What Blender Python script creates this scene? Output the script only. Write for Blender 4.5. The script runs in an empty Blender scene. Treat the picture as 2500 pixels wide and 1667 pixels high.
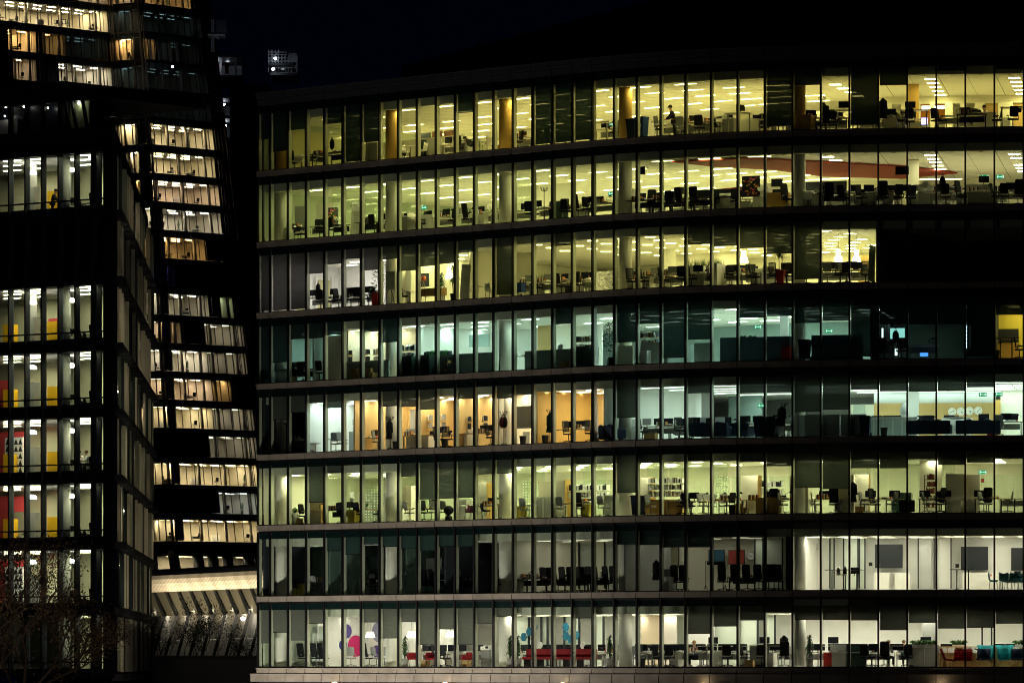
import bpy, bmesh, math, random
from mathutils import Vector, Matrix
R = math.radians
random.seed(7)
scene = bpy.context.scene
COL = scene.collection

# ------------------------------------------------------------------ camera, world, exposure
F = 14090.0            # focal length in photograph pixels (2500 wide)
CX, HY = 1250.0, 1625.0  # principal column, horizon row of the photograph
cam_d = bpy.data.cameras.new('camera')
cam_d.sensor_width = 36.0
cam_d.lens = 36.0 * F / 2500.0
cam_d.shift_y = (HY - 833.5) / 2500.0
cam_d.clip_start = 1.0
cam_d.clip_end = 4000.0
cam = bpy.data.objects.new('camera', cam_d)
COL.objects.link(cam)
cam.location = (0, 0, 0)
cam.rotation_euler = (R(90), 0, 0)
scene.camera = cam

world = bpy.data.worlds.new('World')
scene.world = world
world.use_nodes = True
bg = world.node_tree.nodes['Background']
bg.inputs['Color'].default_value = (0.0003, 0.0005, 0.0040, 1)
bg.inputs['Strength'].default_value = 0.24

scene.view_settings.view_transform = 'Standard'
scene.view_settings.look = 'None'
scene.view_settings.exposure = 1.3
scene.view_settings.gamma = 1.0
cy = scene.cycles
cy.max_bounces = 10
cy.diffuse_bounces = 5
cy.glossy_bounces = 2
cy.transmission_bounces = 6
cy.transparent_max_bounces = 24
cy.sample_clamp_indirect = 4.0
cy.use_denoising = True
cy.caustics_reflective = False
cy.caustics_refractive = False
cy.use_light_tree = True
cy.pixel_filter_type = 'BLACKMAN_HARRIS'
cy.filter_width = 1.05
cy.use_adaptive_sampling = True
cy.adaptive_threshold = 0.01

# ------------------------------------------------------------------ materials
MATS = {}
def mat(name, col=(.5, .5, .5), rough=.7, metal=0.0, noise=0.0, nscale=3.0, spec=.3):
    if name in MATS: return MATS[name]
    m = bpy.data.materials.new(name); m.use_nodes = True
    nt = m.node_tree; b = nt.nodes['Principled BSDF']
    b.inputs['Base Color'].default_value = (*col, 1)
    b.inputs['Roughness'].default_value = rough
    b.inputs['Metallic'].default_value = metal
    b.inputs['Specular IOR Level'].default_value = spec
    if noise > 0:
        tc = nt.nodes.new('ShaderNodeTexCoord'); n = nt.nodes.new('ShaderNodeTexNoise')
        n.inputs['Scale'].default_value = nscale; n.inputs['Detail'].default_value = 4
        r = nt.nodes.new('ShaderNodeMapRange')
        r.inputs['From Min'].default_value = .3; r.inputs['From Max'].default_value = .7
        r.inputs['To Min'].default_value = 1 - noise; r.inputs['To Max'].default_value = 1 + noise
        mx = nt.nodes.new('ShaderNodeVectorMath'); mx.operation = 'SCALE'
        mx.inputs[0].default_value = col
        nt.links.new(tc.outputs['Object'], n.inputs['Vector'])
        nt.links.new(n.outputs['Fac'], r.inputs['Value'])
        nt.links.new(r.outputs['Result'], mx.inputs['Scale'])
        nt.links.new(mx.outputs['Vector'], b.inputs['Base Color'])
    MATS[name] = m; return m

def wood(name, a, b_, scale=(1, 1, .08)):
    if name in MATS: return MATS[name]
    m = mat(name, a, .5)
    nt = m.node_tree; b = nt.nodes['Principled BSDF']
    tc = nt.nodes.new('ShaderNodeTexCoord'); mp = nt.nodes.new('ShaderNodeMapping')
    mp.inputs['Scale'].default_value = scale
    n = nt.nodes.new('ShaderNodeTexNoise'); n.inputs['Scale'].default_value = 14; n.inputs['Detail'].default_value = 5
    rp = nt.nodes.new('ShaderNodeMix'); rp.data_type = 'RGBA'
    rp.inputs['A'].default_value = (*a, 1); rp.inputs['B'].default_value = (*b_, 1)
    nt.links.new(tc.outputs['Object'], mp.inputs['Vector']); nt.links.new(mp.outputs['Vector'], n.inputs['Vector'])
    nt.links.new(n.outputs['Fac'], rp.inputs['Factor']); nt.links.new(rp.outputs['Result'], b.inputs['Base Color'])
    return m

def emit(name, col, strength):
    if name in MATS: return MATS[name]
    m = bpy.data.materials.new(name); m.use_nodes = True
    nt = m.node_tree; nt.nodes.clear()
    e = nt.nodes.new('ShaderNodeEmission'); o = nt.nodes.new('ShaderNodeOutputMaterial')
    e.inputs['Color'].default_value = (*col, 1); e.inputs['Strength'].default_value = strength
    nt.links.new(e.outputs[0], o.inputs['Surface'])
    MATS[name] = m; return m

def clear_glass(name, col):
    m = bpy.data.materials.new(name); m.use_nodes = True
    nt = m.node_tree; nt.nodes.clear()
    t = nt.nodes.new('ShaderNodeBsdfTransparent'); o = nt.nodes.new('ShaderNodeOutputMaterial')
    t.inputs['Color'].default_value = (*col, 1)
    nt.links.new(t.outputs[0], o.inputs['Surface'])
    MATS[name] = m; return m

def shiny_glass(name, col, refl=.06, rough=.02, bump=0.0, bscale=(1, 1, 1)):
    m = bpy.data.materials.new(name); m.use_nodes = True
    nt = m.node_tree; nt.nodes.clear()
    t = nt.nodes.new('ShaderNodeBsdfTransparent'); g = nt.nodes.new('ShaderNodeBsdfGlossy')
    mx = nt.nodes.new('ShaderNodeMixShader'); o = nt.nodes.new('ShaderNodeOutputMaterial')
    t.inputs['Color'].default_value = (*col, 1); g.inputs['Roughness'].default_value = rough
    mx.inputs[0].default_value = refl
    if bump:
        tc = nt.nodes.new('ShaderNodeTexCoord'); mp = nt.nodes.new('ShaderNodeMapping'); mp.inputs['Scale'].default_value = bscale
        n = nt.nodes.new('ShaderNodeTexNoise'); n.inputs['Scale'].default_value = 1.5; b = nt.nodes.new('ShaderNodeBump')
        b.inputs['Strength'].default_value = bump; b.inputs['Distance'].default_value = .05
        nt.links.new(tc.outputs['Object'], mp.inputs['Vector']); nt.links.new(mp.outputs['Vector'], n.inputs['Vector'])
        nt.links.new(n.outputs['Fac'], b.inputs['Height']); nt.links.new(b.outputs['Normal'], g.inputs['Normal'])
    nt.links.new(t.outputs[0], mx.inputs[1]); nt.links.new(g.outputs[0], mx.inputs[2]); nt.links.new(mx.outputs[0], o.inputs['Surface'])
    MATS[name] = m; return m

def blind_mat(name, col, trans, clear):
    """woven roller blind: diffuse cloth that lets a little light through and is slightly open between its threads"""
    m = bpy.data.materials.new(name); m.use_nodes = True
    nt = m.node_tree; nt.nodes.clear()
    d = nt.nodes.new('ShaderNodeBsdfDiffuse'); tl = nt.nodes.new('ShaderNodeBsdfTranslucent'); t = nt.nodes.new('ShaderNodeBsdfTransparent')
    a = nt.nodes.new('ShaderNodeMixShader'); b = nt.nodes.new('ShaderNodeMixShader'); o = nt.nodes.new('ShaderNodeOutputMaterial')
    tc = nt.nodes.new('ShaderNodeTexCoord'); mp = nt.nodes.new('ShaderNodeMapping'); mp.inputs['Scale'].default_value = (1, 1, 9)
    n = nt.nodes.new('ShaderNodeTexNoise'); n.inputs['Scale'].default_value = 2.5; n.inputs['Detail'].default_value = 6
    r = nt.nodes.new('ShaderNodeMapRange'); r.inputs['To Min'].default_value = .75; r.inputs['To Max'].default_value = 1.25
    sc = nt.nodes.new('ShaderNodeVectorMath'); sc.operation = 'SCALE'; sc.inputs[0].default_value = col
    nt.links.new(tc.outputs['Object'], mp.inputs['Vector']); nt.links.new(mp.outputs['Vector'], n.inputs['Vector'])
    nt.links.new(n.outputs['Fac'], r.inputs['Value']); nt.links.new(r.outputs['Result'], sc.inputs['Scale'])
    nt.links.new(sc.outputs['Vector'], d.inputs['Color']); nt.links.new(sc.outputs['Vector'], tl.inputs['Color'])
    a.inputs[0].default_value = trans; b.inputs[0].default_value = clear
    nt.links.new(d.outputs[0], a.inputs[1]); nt.links.new(tl.outputs[0], a.inputs[2])
    nt.links.new(a.outputs[0], b.inputs[1]); nt.links.new(t.outputs[0], b.inputs[2]); nt.links.new(b.outputs[0], o.inputs['Surface'])
    MATS[name] = m; return m

def dotted_glass(name, scale=7.0, radius=.3, col=(.8, .85, .75)):
    m = bpy.data.materials.new(name); m.use_nodes = True
    nt = m.node_tree; nt.nodes.clear()
    t = nt.nodes.new('ShaderNodeBsdfTransparent'); t.inputs['Color'].default_value = (.90, .95, .90, 1)
    d = nt.nodes.new('ShaderNodeBsdfDiffuse'); d.inputs['Color'].default_value = (*col, 1)
    mx = nt.nodes.new('ShaderNodeMixShader'); o = nt.nodes.new('ShaderNodeOutputMaterial')
    tc = nt.nodes.new('ShaderNodeTexCoord'); v = nt.nodes.new('ShaderNodeTexVoronoi')
    v.inputs['Scale'].default_value = scale; v.inputs['Randomness'].default_value = 0.0
    l = nt.nodes.new('ShaderNodeMath'); l.operation = 'LESS_THAN'; l.inputs[1].default_value = radius
    s = nt.nodes.new('ShaderNodeMath'); s.operation = 'MULTIPLY'; s.inputs[1].default_value = .75
    nt.links.new(tc.outputs['Object'], v.inputs['Vector']); nt.links.new(v.outputs['Distance'], l.inputs[0])
    nt.links.new(l.outputs[0], s.inputs[0]); nt.links.new(s.outputs[0], mx.inputs[0])
    nt.links.new(t.outputs[0], mx.inputs[1]); nt.links.new(d.outputs[0], mx.inputs[2]); nt.links.new(mx.outputs[0], o.inputs['Surface'])
    MATS[name] = m; return m

# ------------------------------------------------------------------ mesh builder
class MB:
    def __init__(s, M=None): s.v, s.f, s.mi, s.M, s.cur, s.sm = [], [], [], M or Matrix.Identity(4), 0, []
    def add(s, vs, fs, smooth=False):
        n = len(s.v); s.v += [tuple(s.M @ Vector(p)) for p in vs]
        for f in fs: s.f.append([n + i for i in f]); s.mi.append(s.cur); s.sm.append(smooth)
        return s
    def hexa(s, p): return s.add(p, [(0, 3, 2, 1), (4, 5, 6, 7), (0, 1, 5, 4), (1, 2, 6, 5), (2, 3, 7, 6), (3, 0, 4, 7)])
    def box(s, c, d, rz=0.0, rx=0.0, ry=0.0):
        x, y, z = d[0] / 2, d[1] / 2, d[2] / 2
        M = Matrix.Translation(c) @ Matrix.Rotation(rz, 4, 'Z') @ Matrix.Rotation(ry, 4, 'Y') @ Matrix.Rotation(rx, 4, 'X')
        return s.hexa([M @ Vector(q) for q in ((-x, -y, -z), (x, -y, -z), (x, y, -z), (-x, y, -z), (-x, -y, z), (x, -y, z), (x, y, z), (-x, y, z))])
    def rbox(s, c, d, r=.03, rz=0.0, rx=0.0, n=3):
        """box with rounded vertical-plane corners (profile rounded in x-z), depth along y"""
        x, z = d[0] / 2, d[2] / 2; r = min(r, x * .98, z * .98); pts = []
        for qx, qz, a0 in ((x - r, z - r, 0), (-x + r, z - r, 90), (-x + r, -z + r, 180), (x - r, -z + r, 270)):
            for i in range(n + 1):
                a = R(a0 + 90 * i / n); pts.append((qx + r * math.cos(a), qz + r * math.sin(a)))
        M = Matrix.Translation(c) @ Matrix.Rotation(rz, 4, 'Z') @ Matrix.Rotation(rx, 4, 'X'); k = len(pts); y = d[1] / 2
        vs = [M @ Vector((a, -y, b)) for a, b in pts] + [M @ Vector((a, y, b)) for a, b in pts]
        return s.add(vs, [list(range(k)), list(range(2 * k - 1, k - 1, -1))] + [(i + k, (i + 1) % k + k, (i + 1) % k, i) for i in range(k)])
    def tube(s, p, q, r0, r1=None, n=6):
        p, q = Vector(p), Vector(q); r1 = r0 if r1 is None else r1; d = (q - p)
        if d.length < 1e-6: return s
        d.normalize(); u = d.orthogonal().normalized(); w = d.cross(u)
        vs = [p + (u * math.cos(2 * math.pi * i / n) + w * math.sin(2 * math.pi * i / n)) * r0 for i in range(n)]
        vs += [q + (u * math.cos(2 * math.pi * i / n) + w * math.sin(2 * math.pi * i / n)) * r1 for i in range(n)]
        return s.add(vs, [(i, (i + 1) % n, (i + 1) % n + n, i + n) for i in range(n)] + [list(range(n - 1, -1, -1)), list(range(n, 2 * n))], n > 6)
    def path(s, pts, r, n=6):
        for a, b in zip(pts, pts[1:]): s.tube(a, b, r, r, n)
        return s
    def lathe(s, prof, c=(0, 0, 0), n=16, sx=1.0, sy=1.0):
        vs, fs = [], []; m = len(prof)
        for r, z in prof:
            for i in range(n):
                a = 2 * math.pi * i / n; vs.append((c[0] + r * math.cos(a) * sx, c[1] + r * math.sin(a) * sy, c[2] + z))
        for j in range(m - 1):
            for i in range(n): fs.append((j * n + i, j * n + (i + 1) % n, (j + 1) * n + (i + 1) % n, (j + 1) * n + i))
        fs.append(list(range(n - 1, -1, -1))); fs.append(list(range((m - 1) * n, m * n)))
        return s.add(vs, fs, True)
    def ball(s, c, r, sx=1, sy=1, sz=1, n=10, m=6):
        return s.lathe([(max(1e-3, r * math.sin(math.pi * j / m)), -r * sz * math.cos(math.pi * j / m)) for j in range(m + 1)], c, n, sx, sy)
    def quad(s, a, b, c, d): return s.add([a, b, c, d], [(0, 1, 2, 3)])
    def prism(s, poly, off):
        k = len(poly); vs = [Vector(p) for p in poly] + [Vector(p) + Vector(off) for p in poly]
        return s.add(vs, [list(range(k)), list(range(2 * k - 1, k - 1, -1))] + [(i + k, (i + 1) % k + k, (i + 1) % k, i) for i in range(k)])
    def mesh(s, name, mats):
        me = bpy.data.meshes.new(name); me.from_pydata(s.v, [], s.f)
        for m in (mats if isinstance(mats, (list, tuple)) else [mats]): me.materials.append(m)
        me.polygons.foreach_set('material_index', s.mi)
        me.polygons.foreach_set('use_smooth', s.sm)
        me.update(); return me
    def obj(s, name, mats, parent=None, loc=(0, 0, 0)):
        o = bpy.data.objects.new(name, s.mesh(name, mats)); COL.objects.link(o); o.location = loc
        if parent: o.parent = parent
        return o

def empty(name, loc=(0, 0, 0), rz=0.0):
    o = bpy.data.objects.new(name, None); COL.objects.link(o); o.location = loc; o.rotation_euler = (0, 0, rz); return o
def tag(o, label=None, cat=None, group=None, kind=None):
    for k, v in (('label', label), ('category', cat), ('group', group), ('kind', kind)):
        if v: o[k] = v
    return o
KIDS = {}
def part(mb, name, mats, parent):
    o = mb.obj(name, mats, parent); KIDS.setdefault(parent.name, []).append(o); return o
def copy_tree(o, parent=None):
    c = o.copy(); COL.objects.link(c)
    if parent: c.parent = parent; KIDS.setdefault(parent.name, []).append(c)
    for ch in list(KIDS.get(o.name, [])): copy_tree(ch, c)
    return c

# ------------------------------------------------------------------ geometry of the curved facade (bays of 1.5 m, storeys of 3.98 m)
W, FH, CE = 1.5, 3.98, 2.76
TH0, TH1, SA, SB = R(45.639), R(7.653), 17.18, 28.97
def theta(s): return TH0 + (TH1 - TH0) * min(1.0, max(0.0, (s - SA) / (SB - SA)))
NS = 20
_pts = []
def _build():
    x = y = 0.0; out = [(0.0, 0.0)]
    for i in range(40 * NS):
        a = theta((i + .5) / NS); x += math.cos(a) * W / NS; y -= math.sin(a) * W / NS; out.append((x, y))
    rx, ry = out[34 * NS]
    return [(a - rx + 26.407, b - ry + 297.934) for a, b in out]
_pts = _build()
def P(s, d=0.0, z=0.0):
    t = min(max(s, 0.0), 39.99) * NS; i = int(t); f = t - i
    x = _pts[i][0] * (1 - f) + _pts[i + 1][0] * f; y = _pts[i][1] * (1 - f) + _pts[i + 1][1] * f
    a = theta(s)
    return Vector((x + math.sin(a) * d, y + math.cos(a) * d, z))
def FZ(k): return FH * (k - 1)
def px(p): return CX + F * p[0] / p[1]
def s_at(x, d):
    """facade coordinate of the place at depth d behind the glass that stands in photograph column x"""
    lo, hi = 0.0, 39.9
    for _ in range(40):
        m = (lo + hi) / 2
        if px(P(m, d)) < x: lo = m
        else: hi = m
    return lo
def h_at(p, y, k): return (HY - y) / F * p[1] - FZ(k)
ORD = ['first', 'second', 'third', 'fourth', 'fifth', 'sixth', 'seventh', 'eighth', 'ninth', 'tenth', 'eleventh', 'twelfth', 'thirteenth', 'fourteenth', 'fifteenth', 'sixteenth',
       'seventeenth', 'eighteenth', 'nineteenth', 'twentieth'] + ['twenty-' + t for t in ('first', 'second', 'third', 'fourth', 'fifth', 'sixth', 'seventh', 'eighth', 'ninth')] + \
      ['thirtieth'] + ['thirty-' + t for t in ('first', 'second', 'third', 'fourth', 'fifth', 'sixth', 'seventh', 'eighth', 'ninth')]
FLOOR = {1: 'lowest floor', 2: 'second floor', 3: 'third floor', 4: 'fourth floor', 5: 'fifth floor', 6: 'sixth floor', 7: 'seventh floor', 8: 'top floor'}
def where(x, k):
    b = int(max(0, min(35, s_at(x, 0.0))))
    return f'behind the {ORD[b]} window from the corner, {FLOOR[k]}'
LAB = []   # (object, x, depth, description, place)
def say(o, desc, cat, x, d, k, group=None):
    o['category'] = cat
    if group: o['group'] = group
    LAB.append((o, x, d, desc, where(x, k))); return o
# ------------------------------------------------------------------ shared materials
black = mat('black_metal', (.006, .007, .009), .5)
jamb = mat('pale_mullion', (.55, .57, .47), .55)
clad = mat('stone_cladding', (.33, .31, .265), .65, noise=.22, nscale=.9)
joint = mat('cladding_backing', (.03, .03, .03), .8)
toppanel = mat('dark_spandrel_glass', (.006, .020, .020), .25, spec=.5)
slabm = mat('screed', (.66, .64, .58), .8)
ceilm = mat('ceiling_tile', (.78, .77, .72), .75, noise=.05, nscale=.6)
ceilgap = mat('ceiling_joint', (.18, .17, .15), .8)
bulk = mat('blind_box', (.58, .62, .50), .8)
cream = mat('cream_wall', (.74, .72, .62), .8, noise=.04, nscale=.5)
white = mat('white_wall', (.82, .82, .80), .8, noise=.03, nscale=.5)
olive = mat('olive_wall', (.52, .50, .26), .8, noise=.05, nscale=.5)
greyw = mat('grey_wall', (.36, .37, .36), .8, noise=.05, nscale=.5)
greenw = mat('sage_wall', (.46, .52, .40), .8, noise=.05, nscale=.5)
tealw = mat('teal_wall', (.30, .40, .38), .8, noise=.05, nscale=.5)
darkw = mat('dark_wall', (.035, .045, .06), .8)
yellw = mat('yellow_wall', (.72, .60, .10), .8)
redm = mat('red_panel', (.26, .022, .012), .7, noise=.08)
pale_w = wood('pale_wood', (.62, .44, .19), (.52, .35, .14))
gold_w = wood('golden_wood', (.66, .42, .12), (.50, .30, .08), (3, 3, .2))
brown_w = wood('brown_wood', (.22, .10, .04), (.14, .06, .03))
plaster = mat('column_plaster', (.74, .73, .66), .75, noise=.05, nscale=1.5)
clear = clear_glass('clear_glass', (.905, .985, .95))
inner_glass = shiny_glass('partition_glass', (.92, .965, .92), .04, .05)
frost = mat('frosted_panel', (.40, .47, .44), .5)
screenf = mat('grey_screen_fabric', (.22, .28, .27), .9, noise=.08)
navyf = mat('navy_screen_fabric', (.06, .11, .15), .9, noise=.08)
dots = dotted_glass('dot_pattern_glass', 6.5, .33)

B_DARK = blind_mat('dark_blind_cloth', (.06, .11, .105), .40, .10)
B_MID = blind_mat('grey_blind_cloth', (.17, .20, .17), .45, .10)
B_GREY = blind_mat('lilac_grey_blind_cloth', (.30, .29, .30), .45, .05)
B_WARM = blind_mat('warm_grey_blind_cloth', (.22, .23, .20), .42, .07)

def fbox(mb, s0, d0, s1, d1, z0, z1):
    return mb.hexa([P(s0, d0, z0), P(s1, d0, z0), P(s1, d1, z0), P(s0, d1, z0), P(s0, d0, z1), P(s1, d0, z1), P(s1, d1, z1), P(s0, d1, z1)])

# ------------------------------------------------------------------ the curved office building
office = tag(empty('office_building', P(17, 8, 0)), 'long curved glass office block with eight lit floors and stone bands', 'building')
def opart(mb, name, mats, parent=None):
    o = mb.obj(name, mats)
    p = parent or office
    o.parent = p
    bpy_fix.append(o)
    KIDS.setdefault(p.name, []).append(o); return o
bpy_fix = []   # parts of the office block were modelled in world space: undo the parent's offset once at the end

S0, S1, BD = 0.33, 36.0, 18.0
def wall(k, s0, d0, s1, d1, h0=0.0, h1=CE, m=cream, t=.10, name='partition', parent=None):
    """a straight partition between two places of the plan"""
    a, b = P(s0, d0), P(s1, d1); n = (b - a); n.z = 0; n.normalize(); q = Vector((-n.y, n.x, 0)) * t / 2
    z0, z1 = FZ(k) + h0, FZ(k) + h1; mb = MB()
    c = [a - q, b - q, b + q, a + q]
    mb.hexa([Vector((p.x, p.y, z0)) for p in c] + [Vector((p.x, p.y, z1)) for p in c])
    return opart(mb, name, m, parent)
def wallpx(k, x0, x1, d, h0=0.0, h1=CE, m=cream, t=.10, name='partition', d1=None):
    d1 = d if d1 is None else d1
    return wall(k, s_at(x0, d), d, s_at(x1, d1), d1, h0, h1, m, t, name)

# back walls differ in tone with the tenants of each floor
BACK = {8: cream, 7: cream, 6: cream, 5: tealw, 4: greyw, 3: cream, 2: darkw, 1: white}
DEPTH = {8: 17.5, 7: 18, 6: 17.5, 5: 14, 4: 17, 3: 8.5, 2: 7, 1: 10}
for k in range(1, 9):
    z = FZ(k); bd = DEPTH[k]
    mb = MB(); i = 0
    ss = [S0] + list(range(1, 37))
    for a, b in zip(ss, ss[1:]): fbox(mb, a, .05, b, bd + .2, z - .30, z - .03)
    opart(mb, 'floor_slab', slabm)
    mb = MB(); mb.cur = 1
    for a, b in zip(ss, ss[1:]): fbox(mb, a, .50, b, bd, z + CE + .03, z + CE + .08)
    mb.cur = 2
    for a, b in zip(ss, ss[1:]): fbox(mb, a, .44, b, .50, z + CE - .01, z + 3.56)
    mb.cur = 0
    dd = [.52, 1.3] + [1.3 + 1.2 * j for j in range(1, int((bd - 1.3) / 1.2) + 1)] + [bd]
    for a, b in zip(ss, ss[1:]):
        for p, q in zip(dd, dd[1:]):
            if q - p < .1: continue
            e, g = .012, .012 if b % 2 else .0
            c = [P(a + e, p + .012, z + CE), P(b - g, p + .012, z + CE), P(b - g, q - .012, z + CE), P(a + e, q - .012, z + CE)]
            mb.quad(c[3], c[2], c[1], c[0])
    opart(mb, 'ceiling', [ceilm, ceilgap, bulk])
    mb = MB()
    for a, b in zip(ss, ss[1:]): fbox(mb, a, bd, b, bd + .15, z - .03, z + CE + .05)
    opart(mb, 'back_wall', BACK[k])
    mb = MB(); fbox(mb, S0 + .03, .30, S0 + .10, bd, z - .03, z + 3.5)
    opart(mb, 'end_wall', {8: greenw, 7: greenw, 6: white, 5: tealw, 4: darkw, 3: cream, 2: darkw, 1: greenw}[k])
    mb = MB(); fbox(mb, 35.9, .06, 36, bd, z - .03, z + 3.5); opart(mb, 'end_wall', cream)

# stone bands: panels with open joints on a dark backing
def band(z0, z1, out=.16, s_from=.30, ledge=False, name='spandrel_band'):
    mb = MB(); ss = [s_from] + list(range(1, 37))
    for a, b in zip(ss, ss[1:]):
        mb.cur = 0; g = .017
        fbox(mb, a + g, -out, b - g, -out + .10, z0, z1)
        mb.cur = 1; fbox(mb, a, -out + .10, b, .05, z0, z1)
        if ledge: mb.cur = 0; fbox(mb, a, -out - .05, b, -.02, z1, z1 + .035)
    return opart(mb, name, [clad if name != 'parapet_band' else mat('parapet_shaded_stone', (.10, .12, .13), .5), joint])  # parapet stone toned darker to stand for light fading towards the roof
for k in range(1, 9):
    z = FZ(k)
    if k > 1: band(z - .385, z - .115, .14, ledge=True)
    mb = MB(); ss = [S0] + list(range(1, 37))
    for a, b in zip(ss, ss[1:]):
        fbox(mb, a, -.02, b, .05, z - .44, z - .385); fbox(mb, a, -.03, b, .06, z - .115 + (.035 if k > 1 else 0), z - .028)
    opart(mb, 'sill_rail', black)
zt = FZ(8) + 3.58
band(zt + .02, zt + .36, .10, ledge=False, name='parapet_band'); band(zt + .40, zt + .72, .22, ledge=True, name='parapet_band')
band(-.40, -.14, .14, ledge=True); band(-.88, -.46, .26, .05, ledge=True, name='base_band')
mb = MB()
for a in range(0, 36): fbox(mb, a, .5, a + 1, .8, -9, -.9)
opart(mb, 'base_wall', joint)
mb = MB()
for a, b in zip([S0] + list(range(1, 36)), range(1, 37)): fbox(mb, a, .1, b, 18.2, zt, zt + .15)
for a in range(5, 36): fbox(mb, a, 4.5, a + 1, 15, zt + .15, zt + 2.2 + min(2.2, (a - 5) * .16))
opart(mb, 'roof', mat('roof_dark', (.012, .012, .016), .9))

# windows: the 13 bays nearest the camera are parts of their own on all floors, the smaller ones further along share one part
def window_meshes(bays, k_list):
    fr, mu, tp, gl = MB(), MB(), MB(), MB()
    for k in k_list:
        z = FZ(k)
        for i in bays:
            a = max(i, S0); w2 = .045 / W
            fbox(fr, a - w2, -.10, a + w2, .02, z - .05, z + 3.56)
            fbox(fr, a + w2, -.05, i + 1 - w2, .03, z + 3.47, z + 3.58)
            fbox(mu, a - .02, .02, a + .02, .235, z - .02, z + 3.54)
            fbox(tp, a + .03, .03, i + 1 - .03, .06, z + 3.14, z + 3.50)
            gl.quad(P(a + w2, -.005, z - .02), P(i + 1 - w2, -.005, z - .02), P(i + 1 - w2, -.005, z + 3.48), P(a + w2, -.005, z + 3.48))
            for j in range(6):
                s = i + .16 + j * .13
                if i < 20 and s > a: fbox(fr, s, .022, s + .07, .030, z + 3.22, z + 3.27)
    return fr, mu, tp, gl
def window_part(bays, ks, stuff=False):
    fr, mu, tp, gl = window_meshes(bays, ks)
    w = opart(fr, 'window', black)
    if stuff: w['kind'] = 'stuff'
    opart(mu, 'mullion', jamb, w); opart(tp, 'top_panel', toppanel, w); opart(gl, 'pane', clear, w)
window_part(range(0, 22), range(1, 9), True)
for k in range(1, 9):
    for i in range(22, 36): window_part([i], [k])

# round columns behind the glass
def column(k, x, d=1.15, r=.36, m=plaster, h=3.5):
    p = P(s_at(x, d), d); mb = MB(); mb.lathe([(r, 0), (r, h - .6), (r, h)], (p.x, p.y, FZ(k) - .02), 28)
    return opart(mb, 'column', m)
for k in range(1, 9):
    for x in (688, 957, 1234, 1527, 1950):
        if k == 6 and x == 957: continue
        column(k, x, m=gold_w if k == 8 else plaster, h=CE + .02 if k != 0 else 0)
for k, m in ((8, gold_w), (7, cream), (4, white)):
    p = P(s_at(2228, 5.5), 5.5); mb = MB(); mb.box((p.x, p.y, FZ(k) + CE / 2 - .02), (.62, .62, CE)); opart(mb, 'column', m)
column(6, 957); column(6, 1634, 9, .36); column(4, 1629, 6, .4, white)

# ------------------------------------------------------------------ ceiling luminaires
LM = {}
def lamp_mesh(l, w, m, rot45=False):
    key = (l, w, m.name)
    if key not in LM:
        mb = MB(); mb.cur = 0
        mb.add([(-l / 2, -w / 2, -.02), (-l / 2, w / 2, -.02), (l / 2, w / 2, -.02), (l / 2, -w / 2, -.02)], [(0, 1, 2, 3)])
        mb.cur = 1; e = .03
        for c, dm in (((0, w / 2 + e / 2, -.012), (l + 2 * e, e, .024)), ((0, -w / 2 - e / 2, -.012), (l + 2 * e, e, .024)), ((l / 2 + e / 2, 0, -.012), (e, w, .024)), ((-l / 2 - e / 2, 0, -.012), (e, w, .024))): mb.box(c, dm)
        LM[key] = mb.mesh('ceiling_light', [m, jamb])
    return LM[key]
LAMPS = []   # every ceiling light: the 295 that show largest become objects at the end, the rest one object
def reg_lamp(me, loc, rz, label, group, size): LAMPS.append((size, me, Vector(loc), rz, label, group))
def put_lamp(k, s, d, me, label, group, rot=0.0, dz=0.0):
    p = P(s, d); reg_lamp(me, (p.x, p.y, FZ(k) + CE - .002 - dz), -theta(s) + rot, label, group, 2 + k * .25 + s / 36 - d * .06)
RL = random.Random(77)
def dimmer(m):
    e = m.node_tree.nodes['Emission']; return emit(m.name + '_worn', tuple(e.inputs['Color'].default_value)[:3], e.inputs['Strength'].default_value * .55)
def lamps(k, s0, s1, ds, d0, d1, dd, m, l=1.2, w=.3, what='strip light', tone='', rot=0.0, stag=0.0, where_='', skip=()):
    me = lamp_mesh(l, w, m); me2 = lamp_mesh(l, w, dimmer(m)); s = s0; row = 0
    lab_ = f'{tone} ceiling {what}, {FLOOR[k]}{where_}'.strip(); grp = f'{tone} {what}s of the {FLOOR[k]}{where_}'.strip()
    d = d0
    while d <= d1 + 1e-6:
        s = s0 + (stag if row % 2 else 0)
        while s <= s1 + 1e-6:
            v = RL.random()   # a few tubes have failed or dimmed
            if v > .05: put_lamp(k, s, d, me if v > .25 else me2, lab_, grp, rot)
            s += ds
        d += dd; row += 1
DM = {}
def downlights(k, bays, m, tone='', d=1.0):
    if m.name not in DM:
        mb = MB(); mb.cur = 0; n = 10
        mb.add([(.085 * math.cos(2 * math.pi * i / n), .085 * math.sin(2 * math.pi * i / n), -.012) for i in range(n)], [list(range(n - 1, -1, -1))])
        mb.cur = 1; mb.lathe([(.115, -.014), (.115, 0)], n=n); DM[m.name] = mb.mesh('downlight', [m, jamb])
    for s in bays:
        o = bpy.data.objects.new('downlight', DM[m.name]); COL.objects.link(o); p = P(s, d)
        o.location = (p.x, p.y, FZ(k) + CE - .002)
        tag(o, f'small round {tone} downlight close to the glass, ceiling of the {FLOOR[k]}', 'downlight', f'{tone} round downlights of the {FLOOR[k]}')

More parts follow.
